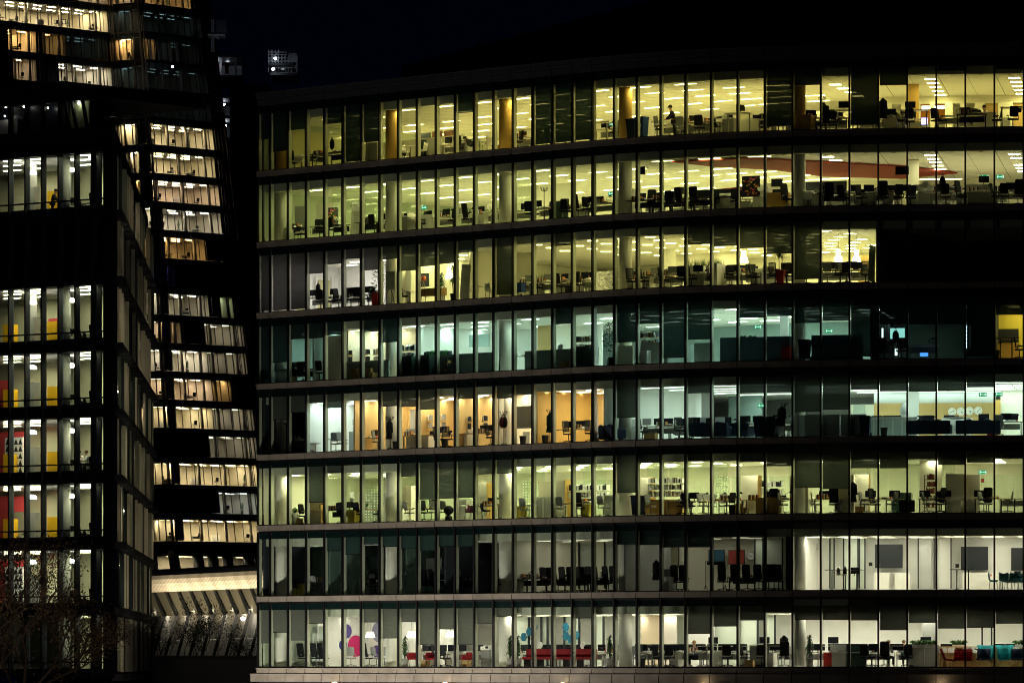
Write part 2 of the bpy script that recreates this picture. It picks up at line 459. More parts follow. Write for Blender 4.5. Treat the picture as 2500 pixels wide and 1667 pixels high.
LY8 = emit('lamp_yellow', (1, .83, .27), 14.5)
LY8d = emit('lamp_yellow_dim', (1, .83, .28), 11)
LY7 = emit('lamp_yellow_green', (1, .93, .36), 13.5)
LY7r = emit('lamp_soft_white', (1, .89, .45), 15)
L6g = emit('lamp_neutral', (1, .90, .86), 13)
L6y = emit('lamp_cream', (1, .93, .38), 11)
L6o = emit('lamp_gold', (1, .87, .32), 8)
L5t = emit('lamp_aqua', (.70, 1, .84), 13)
L5w = emit('lamp_warm_low', (1, .86, .50), 7)
L4c = emit('lamp_cold', (.80, 1, .96), 7)
L4o = emit('lamp_office_warm', (1, .90, .66), 18)
L4t = emit('lamp_long_white', (.76, 1, .86), 4.6)
L3g = emit('lamp_lime', (1, .96, .52), 22)
L3w = emit('lamp_straw', (1, .94, .54), 22)
L2d = emit('lamp_night', (.75, 1, .78), 1.2)
L2m = emit('lamp_half', (1, .92, .70), 3.4)
L2w = emit('lamp_meeting_white', (1, .90, .68), 11)
L1w = emit('lamp_warm_white', (1, .91, .72), 14)
DLy = emit('downlight_glow', (1, .84, .42), 260)
DLw = emit('downlight_white', (1, .91, .62), 150)

# top floor
lamps(8, 3, 5.6, 1.7, 1.6, 4, 1.6, LY8d, .9, .12, where_=' above the corner rooms')
lamps(8, 7.5, 25.0, 2, 1.3, 15.5, 2.9, LY8, 1.25, .28, stag=1.0)
lamps(8, 1.5, 6.6, 2, 7.6, 15.5, 2.6, LY8, 1.25, .28, where_=' behind the corner rooms')
for s in (26.9, 30.7, 33.6): lamps(8, s, s + .1, 1, 2.6, 12, 2.1, LY8, .6, .6, what='square light', where_=f', {ORD[int(s)]} bay')
downlights(8, [i + .5 for i in range(2, 35)], DLy, 'yellow')
# seventh floor
lamps(7, 2.5, 24.6, 2, 1.3, 16, 2.9, LY7, 1.25, .28, stag=1.0)
for s in (26.9, 30.7, 33.6): lamps(7, s, s + .1, 1, 2.6, 15, 2.1, LY7r, .6, .6, what='square light', where_=f', {ORD[int(s)]} bay')
downlights(7, [i + .5 for i in range(1, 35)], DLw, 'pale')
# sixth floor
lamps(6, 2.0, 6.4, 1.4, 1.6, 5, 1.6, L6g, .8, .3, tone='neutral', where_=' in the corner room')
lamps(6, 7.3, 11.5, 1.5, 1.8, 5.8, 1.9, L6y, .6, .6, what='square light', rot=R(45))
lamps(6, 13, 27.8, 1.4, 1.2, 16, 2.1, L6o, .55, .55, what='diamond light', rot=R(45), stag=.7)
downlights(6, [i + .5 for i in range(1, 29)], DLw, 'pale')
# fifth floor
lamps(5, 1.5, 5, 1.7, 2, 3.4, 1.4, L5t, .6, .3, tone='aqua', where_=' in the corner room')
lamps(5, 4.6, 7.4, 1.2, 1.6, 3.2, 1.6, L5w, .8, .3, tone='warm')
lamps(5, 8, 13, 1.7, 1.3, 10, 2.4, L5t, 1.2, .3, tone='aqua')
lamps(5, 14, 28.4, 2.4, 1.3, 12, 2.4, L5t, 1.2, .3, tone='pale aqua', where_=' over the low screens')
downlights(5, [i + .5 for i in (4, 7, 8, 10, 12, 13, 15, 17, 19, 20, 21, 22, 23, 24, 25, 26, 27, 28)], emit('downlight_amber', (1, .80, .45), 75), 'amber', .7)
# fourth floor
lamps(4, 3.2, 5, .9, 1, 3.4, 1.1, L4c, .9, .3, tone='cold', where_=' in the white room')
lamps(4, 5.6, 12.6, 1.2, 1.2, 3.8, 1.25, L4o, .9, .25, tone='warm')
lamps(4, 13.3, 17.4, 1.3, 1.2, 3.8, 1.3, L4o, .9, .25, tone='warm', where_=' in the timber offices')
for j, d in enumerate((1.5, 4.2, 6.4, 8.6, 11)): lamps(4, 20.5, 35, 2.0, d, d, 1, L4t, 2.94, .34, what='long strip light', tone='white', where_=f', {ORD[j]} line from the glass')
downlights(4, [i + .5 for i in range(3, 35)], emit('downlight_cool', (.95, 1, .85), 70), 'pale', .6)
# third floor
lamps(3, 1.4, 18.8, 1.7, 1.3, 6.4, 2.2, L3g, .6, .4, what='square light')
lamps(3, 19.8, 35, 2.2, 1.3, 7, 2.2, L3w, .6, .4, what='square light', tone='straw')
downlights(3, [i + .5 for i in range(0, 35)], DLy, 'amber', .65)
downlights(1, [i + .5 for i in range(1, 35)], emit('downlight_soft', (1, .92, .74), 75), 'soft white', .7)
downlights(2, [i + .5 for i in range(26, 35)], emit('downlight_soft', (1, .92, .74), 75), 'soft white', .7)
# second floor
lamps(2, 2, 12.6, 3.5, 2.2, 2.2, 1, L2d, .6, .3, tone='dim')
lamps(2, 14.4, 18.4, 1.6, 1.8, 3.8, 1.9, L2m, 1.2, .2, tone='half bright')
lamps(2, 20, 25, 1.8, 1.8, 3.6, 1.8, L2m, .9, .2, tone='faint', where_=' by the clothes rail')
lamps(2, 26.6, 35, 1.25, 1.3, 4.3, 1.3, L2w, 1.2, .2, tone='white')
# lowest floor
lamps(1, 1.4, 7.2, 1.4, 1.2, 4.2, 1.6, L1w, .9, .2, tone='white', where_=' in the corner rooms')
lamps(1, 8.2, 35, 1.7, 1.1, 9, 2.2, L1w, 1.25, .2, tone='warm white')
# ------------------------------------------------------------------ partitions, panels and openings floor by floor
def panelpx(k, x0, x1, y0, y1, d, m, name='wall_panel', t=.06):
    pa, pb = P(s_at(x0, d), d), P(s_at(x1, d), d)
    h0, h1 = sorted((h_at(pa, y0, k), h_at(pa, y1, k)))
    return wall(k, s_at(x0, d), d, s_at(x1, d), d, max(h0, 0), min(h1, CE - .01), m, t, name)
def C1(cx): return 620 + .27234 * cx
def C2(cx): return 1240 + .27234 * cx
def C3(cx): return 1860 + .27234 * cx
frame_d = mat('dark_door_frame', (.02, .025, .03), .5)
doorp = mat('glazed_door_panel', (.60, .66, .58), .5)
orange = mat('orange_wall', (.75, .30, .04), .8)
purple = mat('purple_disc', (.12, .08, .30), .8); pinkm = mat('pink_disc', (.60, .03, .16), .8)
bluem = mat('blue_disc', (.06, .08, .30), .8); lilac = mat('lilac_disc', (.25, .24, .36), .8); cyan = mat('cyan_film', (.012, .13, .22), .7)

# top floor
wall(8, S0 + .16, 2.3, S0 + .16, 8, 0, 2.35, olive); wall(8, S0 + .22, 1.2, S0 + .22, 2.2, 0, 2.2, greyw)
wall(8, .6, 7.4, 6.4, 7.4, 0, 1.9, cream); wall(8, 3.1, 1.6, 3.1, 6, 0, CE, inner_glass); wall(8, 5.4, 1.2, 5.4, 2.0, 0, 1.9, greyw)
panelpx(8, C1(1600), C1(1688), 322, 352, 9, brown_w); panelpx(8, C1(1706), C1(1796), 320, 350, 9, brown_w); panelpx(8, C1(1500), C1(1582), 326, 362, 8, darkw)
for a, b in ((2165, 2177), (2200, 2211), (2241, 2247), (2271, 2281), (2308, 2326), (2345, 2358), (2380, 2405), (2437, 2473)): wallpx(8, a, b, 11.5, 0, 2.35, cream, .3)
wallpx(8, 2130, 2500, 12, 2.36, CE, cream); panelpx(8, 2247, 2312, 255, 300, 15, orange); wallpx(8, 2405, 2500, 12.2, 0, 2.35, pale_w)
wallpx(8, 1970, 2090, 13, 0, 2.2, cream)
# seventh floor
panelpx(7, C1(565), C1(770), 498, 560, 3.2, cream); panelpx(7, C1(370), C1(465), 505, 566, 2.0, greyw)
wall(7, 3.4, 1.4, 3.4, 5, 0, CE, inner_glass); wall(7, 5.2, 1.4, 5.2, 6, 0, CE, inner_glass)
panelpx(7, 1256, 1400, 458, 520, 6, cream); panelpx(7, C3(380), C3(760), 445, 475, 12, darkw); panelpx(7, C3(1400), C3(1800), 455, 476, 14, mat('mauve_wall', (.30, .25, .32), .8))
wall(7, 12.2, 1.5, 12.2, 4, 0, CE, inner_glass); wallpx(7, C3(30), C3(165), 9, 0, 2.0, cream)
# the red raft under the seventh floor's ceiling
def ceil_pt(x, y, z): Y = F * z / (HY - y); return Vector(((x - CX) / F * Y, Y, z))
zr = FZ(7) + CE - .10; mb = MB()
mb.prism([P(s_at(a, b), b, zr) for a, b in ((1640, 1.4), (1800, 1.4), (1872, 2.2), (2212, 8.5), (2338, 13), (2205, 16), (2010, 13.5), (1890, 8.5), (1740, 5))], (0, 0, .06))
raft = mb.obj('ceiling_raft', redm); tag(raft, 'wide dark red raft hung under the ceiling of the seventh floor', 'ceiling raft')
# sixth floor
wall(6, S0 + .18, 2.6, S0 + .18, 3.5, .05, 2.0, olive); wall(6, S0 + .18, 4.2, S0 + .18, 5.2, .05, 2.0, olive)
for d in (2.5, 3.6, 4.1, 5.3): wall(6, S0 + .22, d - .05, S0 + .22, d + .05, 0, 2.2, white)
wall(6, S0, 6, 6.9, 6, 0, CE, white); wall(6, 6.95, 1.7, 6.95, 17, 0, CE, cream); wall(6, 10.5, 1.8, 10.5, 5.2, 0, CE, cream); wall(6, 10.5, 5.2, 11.6, 5.2, 0, CE, cream)
wall(6, 28.95, .06, 28.95, 17.6, 0, CE + .05, greenw); wall(6, 13.4, 12.5, 18, 12.5, 0, CE, cream); panelpx(6, C1(1495), C1(1568), 668, 701, 2.6, darkw)
wallpx(6, 2095, 2122, 12, 0, 2.2, pale_w)
# fifth floor
wall(5, 3.0, .5, 3.0, 3, 0, CE, tealw); wallpx(5, C1(645), C1(792), 1.1, 0, 2.5, cream); wall(5, 4.3, 1.3, 4.3, 3.6, 0, CE, cream); wall(5, 4.3, 3.6, 7.8, 3.6, 0, CE, cream)
wall(5, 7.9, 1.7, 7.9, 10, 0, CE, white); wall(5, 7.9, 8, 13.2, 8, 0, CE, white); wall(5, 8.2, .75, 12.6, .75, 0, 1.05, screenf); wall(5, 14.1, .75, 17.8, .75, 0, 1.0, screenf)
wall(5, 4.6, .7, 7.0, .7, 0, .95, screenf); panelpx(5, C1(1930), C1(2110), 818, 848, 5, tealw); wallpx(5, C2(272), C2(385), 6, 0, CE, pale_w); wallpx(5, 1250, 1300, 9, 0, CE, tealw)
wall(5, 23.1, .8, 25.7, .8, 0, 1.25, navyf); wall(5, 25.7, .8, 25.7, 2.2, 0, 1.25, navyf); wall(5, 26.55, .8, 28.4, .8, 0, 1.28, navyf); wall(5, 22.1, .7, 22.8, .7, 0, 1.0, frost); wall(5, 20.0, .8, 20.95, .8, 0, .95, screenf)
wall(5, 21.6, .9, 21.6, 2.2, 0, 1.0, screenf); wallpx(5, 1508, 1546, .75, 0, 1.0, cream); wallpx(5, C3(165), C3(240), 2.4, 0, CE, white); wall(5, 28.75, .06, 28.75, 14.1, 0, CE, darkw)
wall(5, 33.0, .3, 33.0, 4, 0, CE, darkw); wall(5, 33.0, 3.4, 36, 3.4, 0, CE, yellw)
lamps(5, 33.6, 35.2, .8, 1.0, 2.6, .8, emit('lamp_mustard', (1, .82, .30), 7), .6, .3, tone='mustard', where_=' in the yellow room')
# fourth floor
wall(4, 2.75, .3, 2.75, 4.6, 0, CE, white); wall(4, 2.75, 4.6, 18.2, 4.6, 0, CE, pale_w); wall(4, 5.25, .5, 5.25, 4.6, 0, CE, pale_w)
wall(4, 7.75, 1.65, 7.75, 4.6, 0, CE, pale_w); wall(4, 10.35, .9, 10.35, 4.6, 0, CE, pale_w); wall(4, 12.9, .5, 12.9, 1.0, 0, CE, cream); wall(4, 12.9, 1.7, 12.9, 4.6, 0, CE, cream); wall(4, 14.85, .5, 14.85, 4.6, 0, CE, gold_w)
wall(4, 18.3, .4, 18.3, 9, 0, CE, white); wallpx(4, C2(1295), C2(1370), 5, 0, CE, white); panelpx(4, C1(1402), C1(1462), 1000, 1055, 2.4, white)
wallpx(4, C3(1005), C3(2095), 11, 0, 2.15, pale_w); wallpx(4, C3(790), C3(1005), 11, 0, 2.1, cream); panelpx(4, C3(820), C3(925), 988, 1040, 10.6, mat('grey_green_door', (.40, .45, .38), .6))
wallpx(4, C3(1005), C3(2095), 11.3, 2.15, CE, greyw); wallpx(4, C3(2095), C3(2140), 9, 0, 2.2, gold_w); wallpx(4, C3(2140), C3(2350), 9.2, 0, CE, cream)
wallpx(4, C2(1740), C2(1830), 8, 0, CE, greyw); wallpx(4, 1780, 1860, 12, 0, CE, tealw); wall(4, 26.35, .6, 27.6, .6, 0, 1.12, frost, name='frosted_screen'); wall(4, 27.65, .6, 28.55, .6, 0, 1.12, frost, name='frosted_screen')
for s in (26.95, 28.0): wall(4, s, .55, s + .03, .55, 0, 1.12, frame_d)
wall(4, 26.0, .9, 26.35, .6, 0, 1.1, frost, name='frosted_screen')
# third floor
wall(3, 1.7, 1.9, 1.7, 5, 0, CE, inner_glass)
for a, b, m in ((2.6, 7.2, inner_glass), (7.4, 10.2, dots), (10.3, 13.1, inner_glass), (13.3, 16.2, dots), (16.3, 19.4, dots), (19.6, 22.4, inner_glass), (22.6, 25.4, dots), (25.6, 28.4, inner_glass), (28.6, 31.4, inner_glass), (31.6, 35, dots)):
    wall(3, a, 3.7, b, 3.7, .05, 2.05 if m is dots else CE, m, .02, 'glass_partition')
for s, m in ((4.6, dots), (7.3, inner_glass), (10.25, dots), (13.2, dots), (16.25, inner_glass), (19.5, inner_glass), (22.5, dots), (25.5, inner_glass), (28.5, inner_glass), (31.5, inner_glass)):
    wall(3, s, 1.9, s, 3.7, .05, 2.05 if m is dots else CE, m, .02, 'glass_partition')
wall(3, 3.4, 3.4, 6.4, 3.4, 0, 1.7, greyw); wallpx(3, 2245, 2300, 3.5, 0, CE, cream)
# second floor
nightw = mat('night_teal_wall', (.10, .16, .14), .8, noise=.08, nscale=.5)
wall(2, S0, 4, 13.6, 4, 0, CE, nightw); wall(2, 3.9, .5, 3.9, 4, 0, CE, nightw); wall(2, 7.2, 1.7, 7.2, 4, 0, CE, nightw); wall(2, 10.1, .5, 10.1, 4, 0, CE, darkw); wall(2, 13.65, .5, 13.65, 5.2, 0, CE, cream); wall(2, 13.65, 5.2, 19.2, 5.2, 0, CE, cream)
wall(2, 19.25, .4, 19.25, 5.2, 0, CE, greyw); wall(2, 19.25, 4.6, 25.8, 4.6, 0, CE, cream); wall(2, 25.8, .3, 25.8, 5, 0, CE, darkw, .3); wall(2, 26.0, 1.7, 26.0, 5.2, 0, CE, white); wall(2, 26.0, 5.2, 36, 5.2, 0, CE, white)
for a, b in ((C2(640), C2(752)), (C2(870), C2(948))): panelpx(2, a, b, 1326, 1436, 3.6, doorp, 'glazed_door')
for a in (C2(636), C2(755), C2(866), C2(950)): panelpx(2, a - 1, a + 1.5, 1322, 1436, 3.5, frame_d, 'door_frame')
for a, b in ((C3(612), C3(645)), (C3(735), C3(782)), (C3(800), C3(855)), (C3(880), C3(922))): panelpx(2, a, b, 1312, 1436, 4.9, doorp, 'glazed_door')
for a in (C3(610), C3(648), C3(733), C3(862), C3(875), C3(924)): panelpx(2, a - 1.5, a + 1.5, 1308, 1436, 4.8, frame_d, 'door_frame')
panelpx(2, C3(610), C3(924), 1308, 1311, 4.75, frame_d, 'door_frame')
panelpx(2, C3(1405), C3(1520), 1313, 1436, 4.8, mat('grey_door', (.52, .53, .52), .6), 'sliding_door'); panelpx(2, C3(1585), C3(1692), 1313, 1436, 4.8, white, 'sliding_door')
for a in (C3(1402), C3(1545), C3(1696)): panelpx(2, a - 1.5, a + 1.5, 1311, 1436, 4.6, frame_d, 'door_frame')
for a, b in ((C2(2225), C2(2300)), (C3(50), C3(180))): panelpx(2, a, b, 1316, 1436, 4.2, doorp, 'glazed_door')
for a in (C2(2212), C3(10), C3(184)): panelpx(2, a - 1.5, a + 1.5, 1313, 1436, 4.1, frame_d, 'door_frame')
for a, b in ((C1(205), C1(300)), (C1(335), C1(460)), (C1(500), C1(622))): panelpx(2, a, b, 1318, 1329, .9, greenw)
# lowest floor
wall(1, 1.8, .6, 1.8, 2.4, 0, CE, greenw); wall(1, S0, 2.4, 2.9, 2.4, 0, CE, white); wall(1, 2.95, .9, 2.95, 4.8, 0, CE, white); wall(1, 2.95, 4.8, 7.6, 4.8, 0, CE, white); wall(1, 7.7, 1.7, 7.7, 4.8, 0, CE, white)
panelpx(1, C1(528), C1(622), 1528, 1625, 1.0, doorp, 'glazed_door')
for a, b in ((C2(85), C2(180)), (C2(300), C2(355)), (C2(515), C2(640)), (C2(800), C2(855)), (C2(1515), C2(1590)), (C2(1850), C2(2060)), (C2(2090), C2(2230)), (C3(50), C3(115))): panelpx(1, a, b, 1505, 1625, 8.6, doorp, 'glazed_door')
for a in (C2(188), C2(300), C2(355), C2(506), C2(640), C2(857), C2(1590), C2(1720), C2(2070), C2(2240), C3(118), C3(1975), C3(2060)): panelpx(1, a - 2, a + 2, 1500, 1625, 8.4, frame_d, 'door_frame')
for a, b, m in ((C2(1195), C2(1370), mat('peach_wall', (.72, .60, .44), .8)), (C2(1400), C2(1515), mat('blush_wall', (.74, .68, .62), .8)), (C2(1620), C2(1850), white), (C3(1440), C3(1575), greyw)): panelpx(1, a, b, 1500, 1625, 8, m)
def hexpts(x, y, r, d, k=1, n=6, rot=0):
    s0 = s_at(x, d); p0 = P(s0, d); a = theta(s0); z0 = FZ(k) + h_at(p0, y, k)
    return [Vector((p0.x + math.cos(a) * r * math.cos(t), p0.y - math.sin(a) * r * math.cos(t), z0 + r * math.sin(t))) for t in [rot + 2 * math.pi * i / n for i in range(n)]]
def wall_shape(x, y, r, d, m, label, cat, name, k=1, n=6, group=None, t=.03, side=None):
    pts = hexpts(x, y, r, d, k, n); mb = MB(); v = P(s_at(x, d), d + 1) - P(s_at(x, d), d)
    if side:   # lies flat on a cross wall at plan position side
        lo, hi = .3, 8.0
        for _ in range(30):
            m_ = (lo + hi) / 2
            if px(P(side, m_)) < x: lo = m_
            else: hi = m_
        c0 = P(side, lo); u = (P(side, lo + 1) - c0); z0 = FZ(k) + h_at(c0, y, k); pts = [c0 + u * r * math.cos(2 * math.pi * i / n) + Vector((0, 0, z0 + r * math.sin(2 * math.pi * i / n) - 0)) for i in range(n)]; v = -(P(side + .1, lo) - c0).normalized()
    mb.prism(pts, v * t); o = mb.obj(name, m); tag(o, label, cat, group); return o
for x, y, r, m, c, w_ in ((C1(830), 1540, .40, purple, 'dark purple', 1), (C1(915), 1576, .60, pinkm, 'large magenta pink', 1), (C1(802), 1574, .30, bluem, 'small navy blue', 1), (C1(1120), 1542, .58, lilac, 'large lilac grey', 0), (C1(1096), 1589, .34, purple, 'violet', 0)):
    wall_shape(x, y, r, 4.7, m, f'{c} round disc on the white wall, corner meeting room, lowest floor', 'wall disc', 'wall_disc', 1, 28, 'round discs on the meeting room wall', .03, 3.02 if w_ else None)
for j, (x, y) in enumerate(((C2(190), 1541), (C2(236), 1530), (C2(516), 1530), (C2(518), 1552), (C2(140), 1554), (C2(560), 1560), (C2(612), 1550))):
    w_ = ('uppermost but one of the first cluster', 'uppermost of the first cluster', 'uppermost of the second cluster', 'just under the top one of the second cluster', 'lowest of the first cluster', 'lowest of the second cluster', 'outer one of the second cluster')[j]
    wall_shape(x, y, .26, 8.2, cyan, f'blue hexagon, {w_}, lowest floor glass', 'hexagon', 'wall_hexagon', 1, 6, 'blue hexagons on the glass')

# ------------------------------------------------------------------ roller blinds: (window, height of the lower edge given as photograph row)
BL = {
 8: [(0, 338), (1, 368), (2, 315), (4, 300), (5, 396), (6, 345), (11, 274), (15, 353), (16, 347), (17, 340), (25, 306), (26, 207), (28, 302), (29, 207), (31, 172), (33, 168)],
 6: [(0, 757), (1, 755), (2, 754), (3, 666), (4, 643), (5, 630), (6, 658), (7, 631), (8, 659), (9, 648), (10, 642), (11, 615), (13, 717), (16, 598), (22, 595), (23, 599), (24, 604), (25, 618), (26, 680)],
 5: [(0, 925), (1, 883), (2, 826), (3, 824), (4, 816), (6, 808), (7, 834), (16, 789), (19, 834), (20, 789), (21, 872), (22, 827), (24, 775), (25, 770), (26, 787), (27, 781), (28, 869), (29, 790), (30, 790), (31, 790), (32, 868), (33, 767)],
 4: [(1, 1024), (2, 1006), (3, 982), (4, 994), (7, 990), (8, 991), (9, 998), (11, 972), (13, 971), (14, 962), (19, 1018), (22, 958), (24, 958), (25, 956), (26, 1004), (27, 998), (28, 949), (29, 953), (30, 954), (31, 952), (32, 944)],
 3: [(3, 1225), (4, 1152), (8, 1161), (9, 1217), (10, 1215), (11, 1213), (12, 1156), (13, 1154), (17, 1130), (19, 1201), (20, 1128), (22, 1122), (24, 1126), (25, 1136), (26, 1189), (27, 1192), (28, 1141), (29, 1141), (31, 1133), (32, 1127), (33, 1116)],
 2: [(4, 1343), (5, 1352), (6, 1327), (7, 1333), (8, 1338), (9, 1343), (10, 1333), (11, 1333), (19, 1327), (20, 1328), (21, 1334), (22, 1334), (23, 1309), (24, 1307)],
 1: [(0, 1568), (1, 1542), (2, 1561), (3, 1520), (6, 1517), (7, 1556), (8, 1516), (9, 1572), (10, 1534), (11, 1572), (12, 1521), (13, 1503), (17, 1507), (22, 1545), (23, 1527), (24, 1512), (25, 1492), (26, 1511), (27, 1511), (28, 1512), (29, 1536), (30, 1518), (31, 1532), (32, 1530), (33, 1520)]}
for k, rows in BL.items():
    for i, y in rows:
        a = max(i, S0); p = P(a + .5, .14); hb = max(.06, h_at(p, y, k))
        m = {8: B_DARK, 6: B_GREY if i < 7 else B_MID, 5: B_DARK, 4: B_MID, 3: B_MID, 2: B_DARK, 1: B_WARM}[k]
        mb = MB(); fbox(mb, a + .045, .135, i + .965, .14, FZ(k) + hb, FZ(k) + 3.3)
        o = mb.obj('roller_blind', m)
        m2 = MB(); fbox(m2, a + .045, .125, i + .965, .15, FZ(k) + hb - .03, FZ(k) + hb); part(m2, 'bottom_bar', black, o)
        how = 'almost fully lowered' if hb < .5 else ('half lowered' if hb < 1.7 else ('partly lowered' if hb < 2.3 else 'just lowered'))
        tone = {8: 'dark', 6: 'lilac grey' if i < 7 else 'grey', 5: 'dark', 4: 'grey', 3: 'grey', 2: 'dark', 1: 'warm grey'}[k]
        tag(o, f'{tone} roller blind, {how}, {ORD[i]} window from the corner, {FLOOR[k]}', 'roller blind', f'roller blinds of the {FLOOR[k]}')
# ------------------------------------------------------------------ furniture kinds (local frame: x along the glass, y into the room, z up; built once, then copied)
fab = mat('black_fabric', (.012, .014, .017), .85); blkp = mat('black_plastic', (.016, .017, .02), .45); chrome = mat('chrome', (.6, .6, .6), .25, 1.0)
scr = mat('monitor_screen', (.012, .014, .02), .25, spec=.5); greyp = mat('grey_plastic', (.28, .29, .29), .5); whitep = mat('white_laminate', (.86, .85, .80), .45)
desk_t = mat('desk_top', (.72, .68, .58), .5); redf = mat('red_fabric', (.27, .010, .016), .8, noise=.06); tealf = mat('turquoise_fabric', (.02, .34, .38), .8); navy = mat('navy_fabric', (.03, .05, .10), .85, noise=.1)
greenf = mat('green_fabric', (.10, .32, .04), .8); plumf = mat('plum_fabric', (.14, .04, .09), .8); skin_m = mat('skin', (.48, .29, .2), .6); leaf = mat('leaf_green', (.06, .17, .03), .6, noise=.3, nscale=9); leaf2 = mat('leaf_dark', (.03, .085, .03), .6, noise=.3, nscale=9)
potm = mat('pot_grey', (.35, .34, .32), .6); redp = mat('red_gloss', (.55, .03, .02), .35); paper = mat('paper', (.85, .85, .82), .8); card = mat('cardboard', (.45, .29, .12), .8); blueb = mat('blue_bin', (.02, .07, .25), .5)
bind = mat('binder_white', (.75, .76, .76), .5); bindd = mat('binder_dark', (.03, .035, .05), .5); greenb = mat('green_binder', (.05, .28, .06), .5); shade_w = emit('lit_shade', (1, .86, .55), 2.2); shade_r = mat('coral_shade', (.62, .14, .06), .7)
teal_d = mat('petrol_fabric', (.015, .09, .10), .8); meshb = blind_mat('chair_mesh', (.10, .11, .11), .3, .45)
def star(root, m=blkp, h=.42, r=.30, nm='base'):
    mb = MB(); mb.tube((0, 0, .08), (0, 0, h), .028)
    for i in range(5):
        a = 2 * math.pi * i / 5; c, s_ = math.cos(a), math.sin(a)
        mb.tube((0, 0, .10), (c * r, s_ * r, .07), .026, .018); mb.ball((c * r, s_ * r, .03), .03, n=6, m=4)
    part(mb, nm, m, root)
def arms(root, m=blkp, w=.27):
    for s_ in (-1, 1):
        mb = MB(); mb.path([(s_ * w, .10, .42), (s_ * w, .10, .64), (s_ * w, -.16, .66)], .018); mb.box((s_ * w, -.04, .665), (.05, .26, .03)); part(mb, 'armrest', m, root)
def seat(root, m, w=.50, h=.46):
    mb = MB(M=Matrix.Translation((0, 0, h)) @ Matrix.Rotation(R(90), 4, 'X')); mb.rbox((0, 0, 0), (w, .07, .48), .10); part(mb, 'seat', m, root)
def backrest(root, m, w=.46, h=.56, z=.58, tilt=8, y=.22, nm='backrest'):
    mb = MB(M=Matrix.Translation((0, y, z + h / 2)) @ Matrix.Rotation(R(-tilt), 4, 'X')); mb.rbox((0, 0, 0), (w, .06, h), .09); part(mb, nm, m, root)
def k_ch(r): seat(r, fab); backrest(r, fab); arms(r); star(r)
def k_hb(r): seat(r, fab); backrest(r, fab, .48, .80, .52, 10); arms(r, chrome); star(r, chrome)
def k_cc(r): seat(r, fab, .48); backrest(r, fab, .44, .86, .50, 7); arms(r, blkp); star(r, blkp)
def k_gc(r): seat(r, greyp); backrest(r, greyp, .46, .50, .60, 10); arms(r, chrome); star(r, chrome)
def k_mc(r):
    seat(r, fab); mb = MB(M=Matrix.Translation((0, .24, .86)) @ Matrix.Rotation(R(-9), 4, 'X'))
    for a, b in (((-.23, 0, -.28), (-.21, 0, .28)), ((.23, 0, -.28), (.21, 0, .28)), ((-.21, 0, .28), (.21, 0, .28)), ((-.23, 0, -.28), (.23, 0, -.28))): mb.tube(a, b, .022)
    part(mb, 'back_frame', blkp, r); mb = MB(M=Matrix.Translation((0, .24, .86)) @ Matrix.Rotation(R(-9), 4, 'X')); mb.box((0, 0, 0), (.42, .012, .54)); part(mb, 'mesh_back', meshb, r); arms(r); star(r)
def legs4(r, m, x, y, h, rad=.014, splay=.03):
    for a in (-1, 1):
        for b in (-1, 1): mb = MB(); mb.tube((a * (x + splay), b * (y + splay), 0), (a * x, b * y, h), rad); part(mb, 'leg', m, r)
def shell(r, m, w=.50):
    mb = MB(); n = 9; prof = [(-.22, .45), (0, .43), (.16, .45), (.22, .55), (.25, .70), (.26, .84)]; vs, fs = [], []
    for y, z in prof:
        for i in range(n):
            t = -1 + 2 * i / (n - 1); vs.append((t * w / 2, y - .05 * t * t * (1 if z > .5 else 0), z + .07 * t * t))
    for j in range(len(prof) - 1):
        for i in range(n - 1): a = j * n + i; fs.append((a, a + 1, a + n + 1, a + n))
    mb.add(vs, fs, True); o = part(mb, 'shell', m, r); md = o.modifiers.new('thick', 'SOLIDIFY'); md.thickness = .03
def k_wc(r): shell(r, whitep); legs4(r, blkp, .18, .18, .43)
def k_bc(r): shell(r, fab); legs4(r, chrome, .18, .18, .43)
def k_tch(r): shell(r, teal_d, .46); legs4(r, chrome, .18, .18, .43)
def tub(r, m, legm, hi=.78):
    mb = MB(); n = 18; vs, fs = [], []; rows = [(.30, .40), (.34, .50), (.36, hi - .1), (.37, hi)]
    for j, (rad, z) in enumerate(rows):
        for i in range(n + 1):
            a = R(-40 + 260 * i / n); zz = z if j < 2 else z - (.16 if i < 4 or i > n - 4 else 0); vs.append((rad * math.cos(a), rad * math.sin(a) * .9, zz))
    for j in range(3):
        for i in range(n): a = j * (n + 1) + i; fs.append((a, a + 1, a + n + 2, a + n + 1))
    mb.add(vs, fs, True); o = part(mb, 'shell', m, r); md = o.modifiers.new('thick', 'SOLIDIFY'); md.thickness = .05
    mb = MB(); mb.lathe([(.30, 0), (.33, .06), (.31, .10)], (0, 0, .38), 18); part(mb, 'seat', m, r); legs4(r, legm, .20, .20, .40, .016, .06)
def k_rc(r): tub(r, redf, blkp)
def k_pc(r): tub(r, plumf, chrome)
def wing(r, m, tall=1.10):
    mb = MB(); prof = [(.30, .42), (.33, .70), (.33, .90), (.44, tall)]; n = 14; vs, fs = [], []
    for j, (w, z) in enumerate(prof):
        for i in range(n + 1):
            t = -1 + 2 * i / n; vs.append((w * t, .26 - (.30 if j < 3 else .12) * abs(t) ** 3, z + (.03 * abs(t) if j == 3 else 0)))
    for j in range(3):
        for i in range(n): a = j * (n + 1) + i; fs.append((a, a + 1, a + n + 2, a + n + 1))
    mb.add(vs, fs, True); o = part(mb, 'wing_back', m, r); md = o.modifiers.new('thick', 'SOLIDIFY'); md.thickness = .07
    mb = MB(); mb.rbox((0, 0, .40), (.62, .56, .14), .06); part(mb, 'seat', m, r); legs4(r, pale_w, .22, .20, .34, .02, .06)
def k_tc(r): wing(r, tealf)
def k_nc(r): wing(r, navy, .92)
